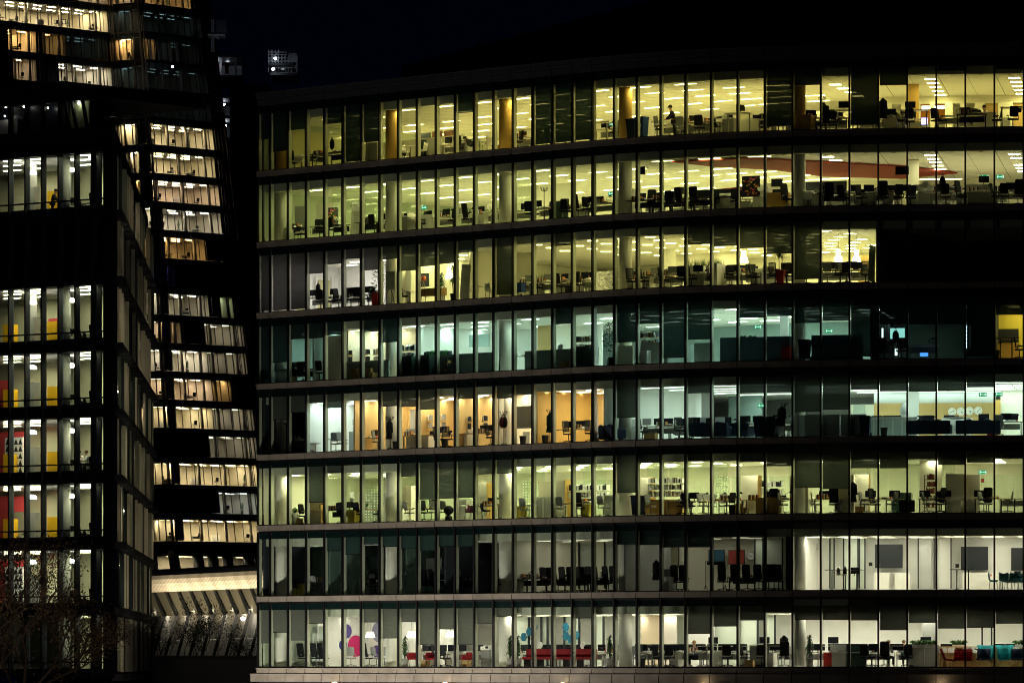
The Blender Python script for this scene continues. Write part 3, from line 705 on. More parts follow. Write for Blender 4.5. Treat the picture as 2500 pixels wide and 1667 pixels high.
def k_st(r):
    mb = MB(); mb.rbox((0, 0, .74), (.40, .36, .05), .04); part(mb, 'seat', whitep, r); mb = MB(); mb.rbox((0, .17, .88), (.40, .04, .26), .10); part(mb, 'backrest', whitep, r); legs4(r, pale_w, .15, .13, .72, .018, .06)
def desk(r, w=1.6, dp=.75, h=.73, top=desk_t, lm=greyp, mod=True):
    mb = MB(); mb.box((0, 0, h), (w, dp, .03)); part(mb, 'desk_top', top, r)
    for s_ in (-1, 1):
        mb = MB(); mb.box((s_ * (w / 2 - .08), 0, h / 2 - .01), (.06, .06, h - .03)); mb.box((s_ * (w / 2 - .08), 0, .02), (.06, dp * .9, .04)); part(mb, 'leg', lm, r)
    if mod: mb = MB(); mb.box((0, dp / 2 - .08, h - .22), (w - .3, .02, .3)); part(mb, 'modesty_panel', lm, r)
def k_dk(r): desk(r)
def k_dd(r): desk(r, 1.6, .75, .73, mat('dark_desk_top', (.05, .04, .035), .5), blkp)
def k_dw(r): desk(r, 1.5, .75, .73, pale_w, chrome, False)
def k_sd(r): desk(r, 1.4, .75, 1.08, desk_t, greyp, False)
def k_rt(r):
    mb = MB(); mb.lathe([(.45, 0), (.46, .015), (.45, .03)], (0, 0, .72), 24); part(mb, 'table_top', whitep, r); mb = MB(); mb.tube((0, 0, .02), (0, 0, .72), .035); mb.lathe([(.26, 0), (.24, .02), (.03, .04)]); part(mb, 'pedestal', chrome, r)
def k_ht(r):
    mb = MB(); mb.rbox((0, 0, 1.05), (1.3, .7, .03), .012); part(mb, 'table_top', mat('black_top', (.02, .02, .022), .4), r)
    for s_ in (-.3, .3): mb = MB(); mb.tube((s_, 0, .03), (s_, 0, 1.04), .035); mb.box((s_, 0, .02), (.08, .7, .04)); part(mb, 'leg', blkp, r)
def k_mo(r):
    mb = MB(); mb.rbox((0, 0, 1.02), (.56, .035, .34), .012); part(mb, 'screen', scr, r); mb = MB(); mb.tube((0, .03, .75), (0, .03, 1.0), .02); mb.box((0, .03, .752), (.22, .18, .015)); part(mb, 'stand', blkp, r)
def k_hm(r):
    mb = MB(); mb.rbox((0, 0, 1.38), (.56, .035, .34), .012); part(mb, 'screen', scr, r); mb = MB(); mb.tube((0, .03, 1.1), (0, .03, 1.36), .02); mb.box((0, .03, 1.102), (.22, .18, .015)); part(mb, 'stand', blkp, r)
def k_pm(r):
    mb = MB(); mb.rbox((0, 0, 1.02), (.56, .035, .34), .012); part(mb, 'screen', greyp, r); mb = MB(); mb.tube((0, .03, .75), (0, .03, 1.0), .02); mb.box((0, .03, .752), (.22, .18, .015)); part(mb, 'stand', blkp, r)
def cab(r, w, d, h, m, doors=2, hm=blkp, nm='door'):
    mb = MB(); mb.box((0, 0, h / 2), (w, d, h)); part(mb, 'carcass', m, r)
    for i in range(doors):
        x = -w / 2 + w * (i + .5) / doors; mb = MB(); mb.box((x, -d / 2 - .006, h / 2), (w / doors - .02, .012, h - .06)); part(mb, nm, m, r)
def k_cb(r): cab(r, 1.2, .45, .95, whitep, 3)
def k_cs(r): cab(r, .55, .50, .72, whitep, 1, nm='drawer_front')
def k_cg(r): cab(r, .80, .45, 1.15, mat('grey_steel', (.45, .46, .44), .5), 2)
def k_cd(r): cab(r, 1.0, .45, 1.1, mat('dark_green_steel', (.03, .07, .055), .5), 2)
def k_tl(r): cab(r, .95, .50, 2.05, cream, 2); mb = MB(); mb.box((.49, 0, 1.02), (.03, .52, 2.05)); part(mb, 'side_panel', gold_w, r)
def k_tw(r): cab(r, .95, .50, 2.0, mat('beige_laminate', (.58, .54, .42), .6), 2); mb = MB(); mb.box((.49, 0, 1.0), (.03, .52, 2.0)); part(mb, 'side_panel', cream, r)
def k_wl(r): cab(r, 1.3, .45, .85, gold_w, 3)
def k_yp(r): cab(r, .6, .5, .68, yellw, 1, nm='drawer_front')
def k_pr(r):
    mb = MB(); mb.box((0, 0, .45), (.62, .60, .90)); part(mb, 'body', greyp, r); mb = MB(); mb.rbox((0, 0, 1.0), (.66, .62, .20), .05); mb.box((0, .05, 1.13), (.55, .4, .06)); part(mb, 'scanner', whitep, r); mb = MB(); mb.box((.2, -.34, 1.05), (.2, .06, .12), rx=.5); part(mb, 'control_panel', blkp, r)
def sofa(r, w, m, legs=.12):
    mb = MB(); mb.rbox((0, 0, .27), (w, .85, .30), .06); part(mb, 'base', m, r); mb = MB(); mb.rbox((0, .34, .58), (w, .20, .44), .08); part(mb, 'backrest', m, r)
    for s_ in (-1, 1): mb = MB(); mb.rbox((s_ * (w / 2 - .10), 0, .44), (.20, .85, .36), .08); part(mb, 'armrest', m, r)
    n = max(2, int(w / .8))
    for i in range(n): mb = MB(M=Matrix.Translation((-w / 2 + .2 + (w - .4) * (i + .5) / n, .14, .66)) @ Matrix.Rotation(R(-20), 4, 'X')); mb.ball((0, 0, 0), .30, .9, .4, .8, 12, 8); part(mb, 'cushion', m, r)
def k_so(r): sofa(r, 2.3, navy)
def k_rb(r):
    mb = MB(); mb.rbox((0, .1, .70), (5.2, .16, .50), .07); part(mb, 'backrest', redf, r); mb = MB(); mb.rbox((0, -.05, .46), (5.2, .55, .14), .05); part(mb, 'seat', redf, r)
    for i in range(6): mb = MB(); mb.box((-2.5 + i, 0, .20), (.05, .5, .40)); part(mb, 'leg', blkp, r)
def k_rs(r):
    mb = MB(); mb.rbox((0, .2, .62), (.95, .14, .56), .06)
    part(mb, 'backrest', redp, r); mb = MB()
    for i in range(5):
        for j in range(3): mb.ball((-.38 + .19 * i, .12, .46 + .15 * j), .075, 1, .45, .8, 8, 5)
    part(mb, 'tufting', redf, r); mb = MB(); mb.rbox((0, -.08, .38), (.95, .60, .14), .05); part(mb, 'seat', redf, r); legs4(r, pale_w, .38, .2, .32, .02, .03)
def k_ra(r):
    mb = MB(M=Matrix.Translation((0, .18, .66)) @ Matrix.Rotation(R(-24), 4, 'X')); mb.rbox((0, 0, 0), (.62, .10, .62), .05); part(mb, 'backrest', redf, r); mb = MB(M=Matrix.Rotation(R(8), 4, 'X')); mb.rbox((0, -.12, .38), (.62, .58, .10), .04); part(mb, 'seat', redf, r); legs4(r, pale_w, .26, .22, .34, .02, .05)
def k_bn(r):
    mb = MB(); mb.hexa([(-.22, -.25, .05), (.22, -.25, .05), (.22, .25, .05), (-.22, .25, .05), (-.28, -.32, .98), (.28, -.32, .98), (.28, .32, .98), (-.28, .32, .98)]); part(mb, 'bin_body', navy, r); mb = MB(); mb.rbox((0, 0, 1.02), (.62, .70, .08), .03); part(mb, 'bin_lid', blkp, r)
    for s_ in (-1, 1): mb = MB(); mb.tube((s_ * .24, .22, .10), (s_ * .30, .22, .10), .10, n=12); part(mb, 'wheel', blkp, r)
def k_rcy(r):
    mb = MB(); mb.hexa([(-.22, -.22, .0), (.22, -.22, .0), (.22, .22, .0), (-.22, .22, .0), (-.27, -.27, 1.05), (.27, -.27, 1.05), (.27, .27, 1.05), (-.27, .27, 1.05)]); part(mb, 'bin_body', blueb, r); mb = MB(); mb.rbox((0, 0, 1.09), (.58, .58, .08), .03); part(mb, 'bin_lid', blueb, r)
    mb = MB()
    for i in range(3):
        a = R(90 + 120 * i); b = R(90 + 120 * i + 75); p = Vector((math.cos(a) * .13, -.262, .64 + math.sin(a) * .13)); q = Vector((math.cos(b) * .13, -.262, .64 + math.sin(b) * .13)); mb.tube(p, q, .024, .024, 5); mb.tube(q, q + (q - p).normalized() * .06, .05, .002, 5)
    part(mb, 'recycling_mark', paper, r)
def k_wb(r): mb = MB(); mb.lathe([(.15, 0), (.19, .40), (.20, .42)], n=16); part(mb, 'bin_body', blkp, r); mb = MB(); mb.lathe([(.205, .42), (.21, .44), (.19, .44)], n=16); part(mb, 'rim', blkp, r)
def k_co(r):
    mb = MB(); mb.tube((0, 0, .02), (0, 0, 1.78), .022)
    for i in range(4): a = R(90 * i + 20); mb.tube((0, 0, .12), (math.cos(a) * .26, math.sin(a) * .26, .01), .016)
    part(mb, 'pole', blkp, r)
    for i in range(6): a = R(60 * i); mb = MB(); mb.path([(0, 0, 1.62), (math.cos(a) * .14, math.sin(a) * .14, 1.66), (math.cos(a) * .2, math.sin(a) * .2, 1.80)], .014, 5); mb.ball((math.cos(a) * .2, math.sin(a) * .2, 1.81), .025, n=6, m=4); part(mb, 'hook', blkp, r)
def coat(m):
    def f(r):
        mb = MB(); n = 14; prof = [(.04, 1.62), (.17, 1.50), (.20, 1.25), (.19, .95), (.22, .62), (.20, .58)]; vs, fs = [], []; rr = random.Random(5)
        for rad, z in prof:
            for i in range(n): a = 2 * math.pi * i / n; q = rad * (1 + .18 * math.sin(3 * a + z * 5)); vs.append((q * math.cos(a) * .95, q * math.sin(a) * .6, z + rr.uniform(-.02, .02)))
        for j in range(len(prof) - 1):
            for i in range(n): fs.append((j * n + i, j * n + (i + 1) % n, (j + 1) * n + (i + 1) % n, (j + 1) * n + i))
        mb.add(vs, fs, True); part(mb, 'coat_body', m, r)
        for s_ in (-1, 1): mb = MB(); mb.tube((s_ * .16, 0, 1.48), (s_ * .21, .02, .95), .06, .045, 8); part(mb, 'sleeve', m, r)
    return f
def k_bag(r, m=None):
    m = m or fab; mb = MB(); mb.ball((0, 0, 1.22), .22, .8, .55, 1.4, 12, 8); part(mb, 'bag_body', m, r); mb = MB(); mb.path([(-.08, 0, 1.45), (0, 0, 1.66), (.08, 0, 1.45)], .012); part(mb, 'strap', m, r)
def leafy(mb, c, n, L, rr, droop=.5, wd=.035, up=.6, z0=0.0, spread=1.0):
    for i in range(n):
        a = rr.uniform(0, 2 * math.pi); e = rr.uniform(.15, 1.0) * spread; l = L * rr.uniform(.6, 1.1); h = Vector((math.cos(a), math.sin(a), 0)); p = Vector(c) + Vector((0, 0, rr.uniform(-z0, z0))); w = Vector((-h.y, h.x, 0)) * wd
        q1 = p + h * l * .45 * e + Vector((0, 0, l * up * .6)); q2 = p + h * l * e + Vector((0, 0, l * (up - droop * e)))
        mb.add([p, q1 - w, q1 + w, q2], [(0, 1, 2), (1, 3, 2)])
def k_pl(r):
    rr = random.Random(3); mb = MB(); mb.lathe([(.17, 0), (.21, .42), (.22, .45), (.18, .45)], n=16); part(mb, 'pot', potm, r); mb = MB(); mb.tube((0, 0, .4), (.02, 0, 1.45), .025, .012); part(mb, 'stem', brown_w, r); mb = MB()
    for z in (.62, .8, .95, 1.1, 1.25, 1.4, 1.55): leafy(mb, (0, 0, z), 26, .42 if z < 1.4 else .3, rr, .9, .035, .35, .08)
    part(mb, 'foliage', leaf2, r)
def k_pa(r):
    rr = random.Random(4); mb = MB(); mb.lathe([(.16, 0), (.19, .40), (.2, .42), (.16, .42)], n=16); part(mb, 'pot', blkp, r); mb = MB()
    for x in (-.04, .05): mb.tube((x, 0, .4), (x * 2.5, .02, 1.3), .022, .015)
    part(mb, 'stem', brown_w, r); mb = MB()
    for c in ((-.1, .02, 1.05), (.12, 0, 1.35), (0, 0, 1.7)): leafy(mb, c, 46, .55, rr, 1.1, .02, .5, .12)
    part(mb, 'foliage', leaf, r)
def k_dr(r):
    rr = random.Random(8); mb = MB(); mb.hexa([(-.16, -.16, 0), (.16, -.16, 0), (.16, .16, 0), (-.16, .16, 0), (-.23, -.23, .75), (.23, -.23, .75), (.23, .23, .75), (-.23, .23, .75)]); part(mb, 'pot', redp, r); mb = MB()
    for x in (-.06, .06): mb.tube((x, 0, .7), (x * 1.6, 0, 1.45), .02)
    part(mb, 'stem', brown_w, r); mb = MB(); leafy(mb, (-.08, 0, 1.5), 90, .6, rr, 1.1, .016, .6, .18); leafy(mb, (.1, 0, 1.75), 90, .6, rr, 1.0, .016, .6, .18); part(mb, 'foliage', leaf2, r)
def k_fi(r):
    rr = random.Random(9); mb = MB(); mb.lathe([(.15, 0), (.18, .36), (.15, .36)], n=14); part(mb, 'pot', potm, r); mb = MB(); mb.path([(0, 0, .3), (.04, 0, 1.0), (-.03, 0, 1.5), (.0, 0, 2.2)], .014); part(mb, 'stem', brown_w, r); mb = MB()
    for i in range(230):
        z = rr.uniform(.75, 2.3); w = .42 * math.sin(math.pi * min(1, (z - .55) / 1.9)) + .05; a = rr.uniform(0, 6.28); q = Vector((math.cos(a) * w * rr.random() ** .5, math.sin(a) * w * rr.random() ** .5, z)); u = Vector((rr.uniform(-1, 1), rr.uniform(-1, 1), rr.uniform(-1, .4))).normalized() * .07; v = u.cross(Vector((rr.uniform(-1, 1), rr.uniform(-1, 1), rr.uniform(-1, 1)))).normalized() * .028
        mb.add([q - u, q + v, q + u, q - v], [(0, 1, 2, 3)])
    part(mb, 'foliage', leaf2, r)
def k_fern(r):
    rr = random.Random(6); mb = MB(); mb.box((0, 0, 1.06), (.7, .3, .16)); part(mb, 'trough', cream, r); mb = MB()
    for x in (-.3, -.15, 0, .15, .3): leafy(mb, (x, 0, 1.12), 34, .42, rr, .55, .045, .8, .03)
    part(mb, 'foliage', leaf, r)
def k_reed(r):
    rr = random.Random(2); mb = MB(); mb.box((0, 0, .59), (1.1, .34, 1.18)); part(mb, 'planter', whitep, r); mb = MB()
    for i in range(80): x, y = rr.uniform(-.5, .5), rr.uniform(-.12, .12); dx = rr.uniform(-.12, .12); h = rr.uniform(.2, .5); mb.add([(x - .014, y, 1.17), (x + .014, y, 1.17), (x + dx, y, 1.17 + h)], [(0, 1, 2)])
    part(mb, 'foliage', leaf, r)
def k_lowreed(r):
    rr = random.Random(2); mb = MB(); mb.box((0, 0, .40), (.9, .34, .80)); part(mb, 'planter', whitep, r); mb = MB()
    for i in range(90): x, y = rr.uniform(-.42, .42), rr.uniform(-.12, .12); dx = rr.uniform(-.16, .16); h = rr.uniform(.25, .6); mb.add([(x - .016, y, .79), (x + .016, y, .79), (x + dx, y, .79 + h)], [(0, 1, 2)])
    part(mb, 'foliage', leaf, r)
def k_wp(r): mb = MB(); mb.lathe([(.14, 0), (.24, .25), (.24, .5), (.20, .62), (.16, .62)], n=18); part(mb, 'pot', whitep, r); mb = MB(); leafy(mb, (0, 0, .62), 70, .45, random.Random(3), .6, .05, .8, .05); part(mb, 'foliage', leaf, r)
def k_dp(r): mb = MB(); mb.lathe([(.07, .745), (.09, .86), (.07, .86)], n=10); part(mb, 'pot', whitep, r); mb = MB(); leafy(mb, (0, 0, .86), 36, .36, random.Random(3), .6, .03, .8, .04); part(mb, 'foliage', leaf, r)
def k_fc(r):
    mb = MB(); mb.box((0, 0, 1.32), (.70, .03, 1.0)); mb.box((0, -.02, 1.82), (.72, .06, .06)); part(mb, 'pad', mat('flip_pad', (.5, .56, .48), .7), r)
    for a, b in (((-.25, .05, .85), (-.38, -.2, 0)), ((.25, .05, .85), (.38, -.2, 0)), ((0, .05, .85), (0, .35, 0)), ((0.02, .03, .9), (.02, .03, .1))): mb = MB(); mb.tube(a, b, .014); part(mb, 'leg', blkp, r)
def shelves(r, w=1.2, h0=.9, n=3, step=.38, m=whitep, books=None, dp=.28, side=True, seed=1):
    rr = random.Random(seed)
    for j in range(n):
        mb = MB(); mb.box((0, 0, h0 + j * step), (w, dp, .025)); part(mb, 'shelf_board', m, r)
    if side:
        for s_ in (-1, 1): mb = MB(); mb.box((s_ * w / 2, 0, (h0 + (n - 1) * step) / 2 + .12), (.025, dp, h0 + (n - 1) * step + .24)); part(mb, 'upright', m, r)
    if books:
        for j in range(n):
            x = -w / 2 + .08; q = 0
            mbs = {mm.name: (MB(), mm) for mm in books}
            while x < w / 2 - .1:
                mm = rr.choice(books); t = rr.uniform(.04, .09); hh = rr.uniform(.2, .31)
                if rr.random() < .86: mbs[mm.name][0].box((x + t / 2, 0, h0 + j * step + .0125 + hh / 2), (t * .92, dp * .75, hh))
                x += t
            for b_, mm in mbs.values():
                if b_.v: part(b_, 'binder_row', mm, r)
def k_sh(r): shelves(r, 1.3, .55, 4, .40, whitep, [paper, potm, bindd, redp], seed=3)
def k_bi(r): shelves(r, 1.3, 1.05, 2, .40, whitep, [bind, bindd, bind], side=False, seed=4)
def k_bs(r): shelves(r, 1.5, 1.0, 2, .42, pale_w, [paper, bind, bindd, card], side=False, seed=5)
def k_ws(r): shelves(r, 1.3, 1.15, 2, .42, pale_w, [potm, paper], side=False, seed=11)
def k_gb(r): shelves(r, 1.1, 1.08, 1, .4, whitep, [greenb, greenb, bindd], side=False, seed=6)
def k_rbk(r): shelves(r, .6, .35, 5, .36, brown_w, [mat('red_binding', (.22, .04, .03), .6), brown_w], seed=7)
def k_or(r): shelves(r, 1.5, 1.0, 3, .36, whitep, [paper, potm, chrome], side=False, seed=12)
def k_bx(r): mb = MB(); mb.box((0, 0, .16), (.42, .34, .32)); part(mb, 'carton', card, r); mb = MB(); mb.box((0, 0, .33), (.44, .36, .03)); part(mb, 'lid', card, r)
def k_bx2(r):
    for i, (x, z, a) in enumerate(((0, .15, .1), (.38, .14, -.2), (.05, .43, .25))): mb = MB(); mb.box((x, 0, z), (.38, .32, .28), a); part(mb, 'carton', card, r)
def k_pp(r):
    rr = random.Random(4); mb = MB()
    for i in range(7): mb.box((rr.uniform(-.25, .25), rr.uniform(-.15, .15), .76 + rr.uniform(0, .05)), (.3, .21, .02 + .05 * rr.random()), rr.uniform(0, 3))
    part(mb, 'sheet_stack', paper, r); mb = MB(); mb.lathe([(.04, .75), (.04, .86)], (.3, .05, 0), 8); part(mb, 'cup', redp, r)
def k_bks(r):
    rr = random.Random(14); mbs = [MB(), MB(), MB()]
    for i in range(9): mbs[i % 3].box((-.3 + .07 * i, .05, .75 + .13), (.05, .2, .22 + .05 * rr.random()))
    for i in range(4): mbs[i % 3].box((.42, 0, .765 + .03 * i), (.28, .2, .028), rr.uniform(-.3, .3))
    for b_, m in zip(mbs, (paper, bindd, mat('orange_spine', (.5, .2, .05), .7))): part(b_, 'book', m, r)
def k_dl(r): mb = MB(); mb.lathe([(.09, .75), (.08, .77)], n=12); mb.path([(0, 0, .76), (-.12, 0, 1.02), (.16, 0, 1.16)], .012); part(mb, 'arm_stand', blkp, r); mb = MB(); mb.lathe([(.10, 1.08), (.05, 1.18)], (.17, 0, 0), 12); part(mb, 'lamp_shade', blkp, r)
def k_lp(r): mb = MB(); mb.box((0, 0, .76), (.34, .24, .02)); part(mb, 'keyboard_half', greyp, r); mb = MB(); mb.box((0, .16, .87), (.34, .015, .22), rx=-.25); part(mb, 'screen', scr, r); mb = MB(); mb.lathe([(.035, .75), (.035, .85)], (.28, 0, 0), 8); part(mb, 'cup', paper, r)
def k_tr(r):
    for z in (.12, .55, .9): mb = MB(); mb.box((0, 0, z), (.75, .45, .03)); part(mb, 'tray', blkp, r)
    for x in (-.36, .36):
        for y in (-.2, .2): mb = MB(); mb.tube((x, y, .04), (x, y, .95), .014); part(mb, 'post', chrome, r)
    mb = MB(); mb.box((.1, 0, .66), (.4, .3, .18)); mb.box((-.2, 0, .2), (.25, .3, .14)); part(mb, 'carton', card, r)
def k_trb(r):
    mb = MB(); mb.box((0, 0, .5), (.5, .35, .5)); part(mb, 'basket', mat('blue_sack', (.03, .08, .28), .7), r)
    for x in (-.25, .25):
        mb = MB(); mb.path([(x, -.18, .1), (x, -.18, 1.0), (x, .18, 1.0), (x, .18, .1)], .014); part(mb, 'frame', chrome, r); mb = MB(); mb.tube((x - .02, -.18, .07), (x + .02, -.18, .07), .07, n=10); part(mb, 'wheel', blkp, r)
def k_tb(r):
    mb = MB(); mb.box((0, 0, .6), (1.75, .42, .42)); part(mb, 'cabinet', wood('walnut', (.30, .19, .06), (.24, .13, .04)), r); legs4(r, blkp, .75, .15, .4, .016, .03); mb = MB(); mb.box((-.45, -.215, .6), (.02, .01, .4)); part(mb, 'door_gap', blkp, r)
def k_tlamp(r): mb = MB(); mb.lathe([(.17, 1.25), (.11, 1.52), (.10, 1.52)], n=18); part(mb, 'lamp_shade', shade_r, r); mb = MB(); mb.tube((-.1, 0, .82), (0, 0, 1.3), .013); mb.tube((.1, 0, .82), (0, 0, 1.3), .013); part(mb, 'stand', pale_w, r)
def k_pend(r): mb = MB(); mb.lathe([(.24, 1.30), (.19, 1.55), (.12, 1.62), (.12, 1.92), (.10, 1.93)], n=20); part(mb, 'lamp_shade', shade_w, r); mb = MB(); mb.tube((0, 0, 1.9), (0, 0, CE), .008); part(mb, 'cord', blkp, r)
def k_pend2(r): mb = MB(); mb.lathe([(.28, 1.62), (.18, 1.92), (.16, 1.93)], n=20); part(mb, 'lamp_shade', shade_w, r); mb = MB(); mb.tube((0, 0, 1.9), (0, 0, CE), .008); part(mb, 'cord', blkp, r)
def k_fan(r): mb = MB(); mb.lathe([(.17, -.03), (.19, 0), (.17, .03)], n=18); mb2 = MB(M=Matrix.Translation((0, 0, 1.15)) @ Matrix.Rotation(R(80), 4, 'X')); mb2.add(mb.v, mb.f); part(mb2, 'cage', paper, r); mb = MB(); mb.tube((0, .03, .75), (0, .03, 1.1), .018); mb.lathe([(.12, .75), (.1, .77)]); part(mb, 'stand', whitep, r)
def k_umb(r): mb = MB(); mb.tube((0, 0, .05), (0, 0, .7), .05, .02, 8); part(mb, 'canopy', fab, r); mb = MB(); mb.path([(0, 0, .7), (0, 0, .85), (.05, 0, .9), (.09, 0, .86)], .012); part(mb, 'handle', blkp, r)
def k_sheet(r):
    rr = random.Random(12); mb = MB(); nx, nz = 14, 10; vs, fs = [], []
    for j in range(nz + 1):
        for i in range(nx + 1): vs.append((-.66 + 1.32 * i / nx, .05 * math.sin(i * 1.3 + j * 2.1) + rr.uniform(-.05, .05), j / nz * 1.02 + rr.uniform(-.015, .015)))
    for j in range(nz):
        for i in range(nx): a = j * (nx + 1) + i; fs.append((a, a + 1, a + nx + 2, a + nx + 1))
    mb.add(vs, fs); part(mb, 'plastic_film', blind_mat('white_film', (.9, .9, .9), .6, .0), r); mb = MB(); mb.tube((-.66, 0, 1.03), (.66, 0, 1.03), .012); part(mb, 'rail', chrome, r)
def k_refl(r):  # white hanging strip standing in for a bright reflection in the glass
    mb = MB(); n = 12; vs, fs = [], []
    for j, z in enumerate((0.0, .6, 1.6, 3.1)):
        w = (.40, .34, .30, .20)[j]
        for i in range(n + 1): t = i / n; vs.append((w * t, .05 * math.sin(t * 18), z))
    for j in range(3):
        for i in range(n): a = j * (n + 1) + i; fs.append((a, a + 1, a + n + 2, a + n + 1))
    mb.add(vs, fs, True); part(mb, 'reflection_sheet', blind_mat('white_reflection', (.86, .86, .90), .6, .0), r); mb = MB(); mb.tube((0, 0, 3.1), (.5, 0, 3.1), .015); part(mb, 'rail', chrome, r)  # the rail too belongs to the reflection stand-in
def k_case(r): mb = MB(); mb.rbox((0, 0, .36), (.42, .26, .62), .05); part(mb, 'shell', blkp, r); mb = MB(); mb.path([(-.1, .08, .66), (-.1, .08, 1.0), (.1, .08, 1.0), (.1, .08, .66)], .012); part(mb, 'handle', chrome, r)
def k_urn(r):
    for x in (-.17, .17): mb = MB(); mb.lathe([(.10, .76), (.11, .80), (.10, 1.12), (.06, 1.20), (.02, 1.24)], (x, 0, 0), 14); part(mb, 'flask', chrome if x < 0 else blkp, r)
    mb = MB()
    for i in range(8): mb.lathe([(.03, .76), (.04, .83)], (-.4 + .1 * i, -.15, 0), 8)
    part(mb, 'cup', paper, r)
def k_rail(r):
    mb = MB(); mb.path([(-.55, 0, .06), (-.55, 0, 1.55), (.55, 0, 1.55), (.55, 0, .06)], .018); mb.path([(-.55, -.25, .03), (-.55, 0, .3), (-.55, .25, .03)], .016); mb.path([(.55, -.25, .03), (.55, 0, .3), (.55, .25, .03)], .016); part(mb, 'frame', blkp, r); mb = MB(); mb.box((.05, 0, 1.42), (1.0, .14, .16)); part(mb, 'hanger_row', blkp, r)
def k_ctr(r): mb = MB(); mb.box((0, 0, 1.03), (2.6, .5, .05)); part(mb, 'counter_top', pale_w, r); mb = MB(); mb.box((0, .15, .5), (2.5, .1, 1.0)); part(mb, 'front_panel', pale_w, r)
def k_cctr(r):
    mb = MB(); n = 16; pts = [(1.9 - 0 * i, 0) for i in range(1)]
    poly = [(-2.0, .5), (-2.0, -.1), (-1.8, -.3), (2.0, -.3), (2.0, .5)]; mb.prism([(x, y, .0) for x, y in poly], (0, 0, 1.0)); part(mb, 'counter_front', whitep, r); mb = MB(); mb.prism([(x * 1.02, y * 1.08, 1.0) for x, y in poly], (0, 0, .05)); part(mb, 'counter_top', white, r)
    for i in range(7): mb = MB(); mb.box((-1.5 + .5 * i, -.31, .48), (.42, .02, .86)); part(mb, 'door', mat('pale_teal_door', (.55, .66, .62), .5), r)
def k_rnd(r): mb = MB(); mb.lathe([(.75, 0), (.8, .5), (.8, .95), (.7, .98)], n=28); part(mb, 'counter_front', whitep, r); mb = MB(); mb.lathe([(.82, .98), (.82, 1.02)], n=28); part(mb, 'counter_top', white, r)
def k_vase(r): mb = MB(); mb.lathe([(.10, 1.0), (.22, 1.2), (.24, 1.5), (.12, 1.75), (.08, 1.8)], n=18); part(mb, 'vase_body', white, r); mb = MB(); mb.lathe([(.09, 1.8), (.11, 1.83)], n=18); part(mb, 'rim', white, r)
def k_tab(r): mb = MB(); mb.lathe([(.32, .0), (.32, .025)], (0, 0, .50), 20); part(mb, 'table_top', blkp, r); mb = MB(); mb.tube((0, 0, .02), (0, 0, .5), .025); mb.lathe([(.2, 0), (.03, .03)]); part(mb, 'pedestal', chrome, r)
def k_pouf(r): mb = MB(); mb.ball((0, 0, .55), .27, 1, 1, .95, 16, 10); part(mb, 'seat', fab, r); mb = MB(); mb.lathe([(.22, 0), (.2, .2), (.1, .3)], n=14); part(mb, 'base', blkp, r)
def k_nb(r):
    mb = MB(); mb.box((0, 0, 1.25), (1.0, .05, 1.1)); part(mb, 'board', blkp, r); rr = random.Random(3)
    for m in (mat('note_yellow', (.7, .6, .08), .8), mat('note_pink', (.65, .15, .25), .8), mat('note_red', (.5, .05, .04), .8)):
        mb = MB()
        for i in range(14): mb.box((rr.uniform(-.4, .4), -.03, rr.uniform(.8, 1.7)), (.10, .01, .07))
        part(mb, 'note', m, r)
def k_red(r): cab(r, .45, .45, .75, redp, 1, nm='drawer_front')
def k_lk(r): cab(r, 1.15, .45, 1.45, whitep, 4)
def k_can(r): mb = MB(); mb.box((0, 0, 1.25), (4.2, 1.3, .05), ry=R(-3)); part(mb, 'shelf_canopy', redm, r); [part(MB().tube((x, .3, 0), (x, .3, 1.22), .03), 'post', blkp, r) for x in (-1.5, 1.5)]
def k_toy(r): mb = MB(); mb.box((0, 0, .85), (.3, .2, .2)); mb.box((-.09, 0, 1.03), (.05, .05, .2)); mb.box((.09, 0, 1.03), (.05, .05, .2)); part(mb, 'body', yellw, r); mb = MB(); mb.ball((-.07, -.1, .88), .03, n=6, m=4); mb.ball((.07, -.1, .88), .03, n=6, m=4); part(mb, 'eye', blkp, r)
def k_banner(r): mb = MB(); mb.box((0, 0, 1.0), (.75, .02, 1.9), ry=R(6)); part(mb, 'board', paper, r); mb = MB(); [mb.box((-.02 + .1 * i / 9, -.015, .45 + .12 * i), (.35, .01, .02)) for i in range(9)]; mb.box((-.05, -.015, 1.8), (.4, .01, .05)); part(mb, 'printed_line', mat('faded_print', (.45, .52, .42), .8), r)

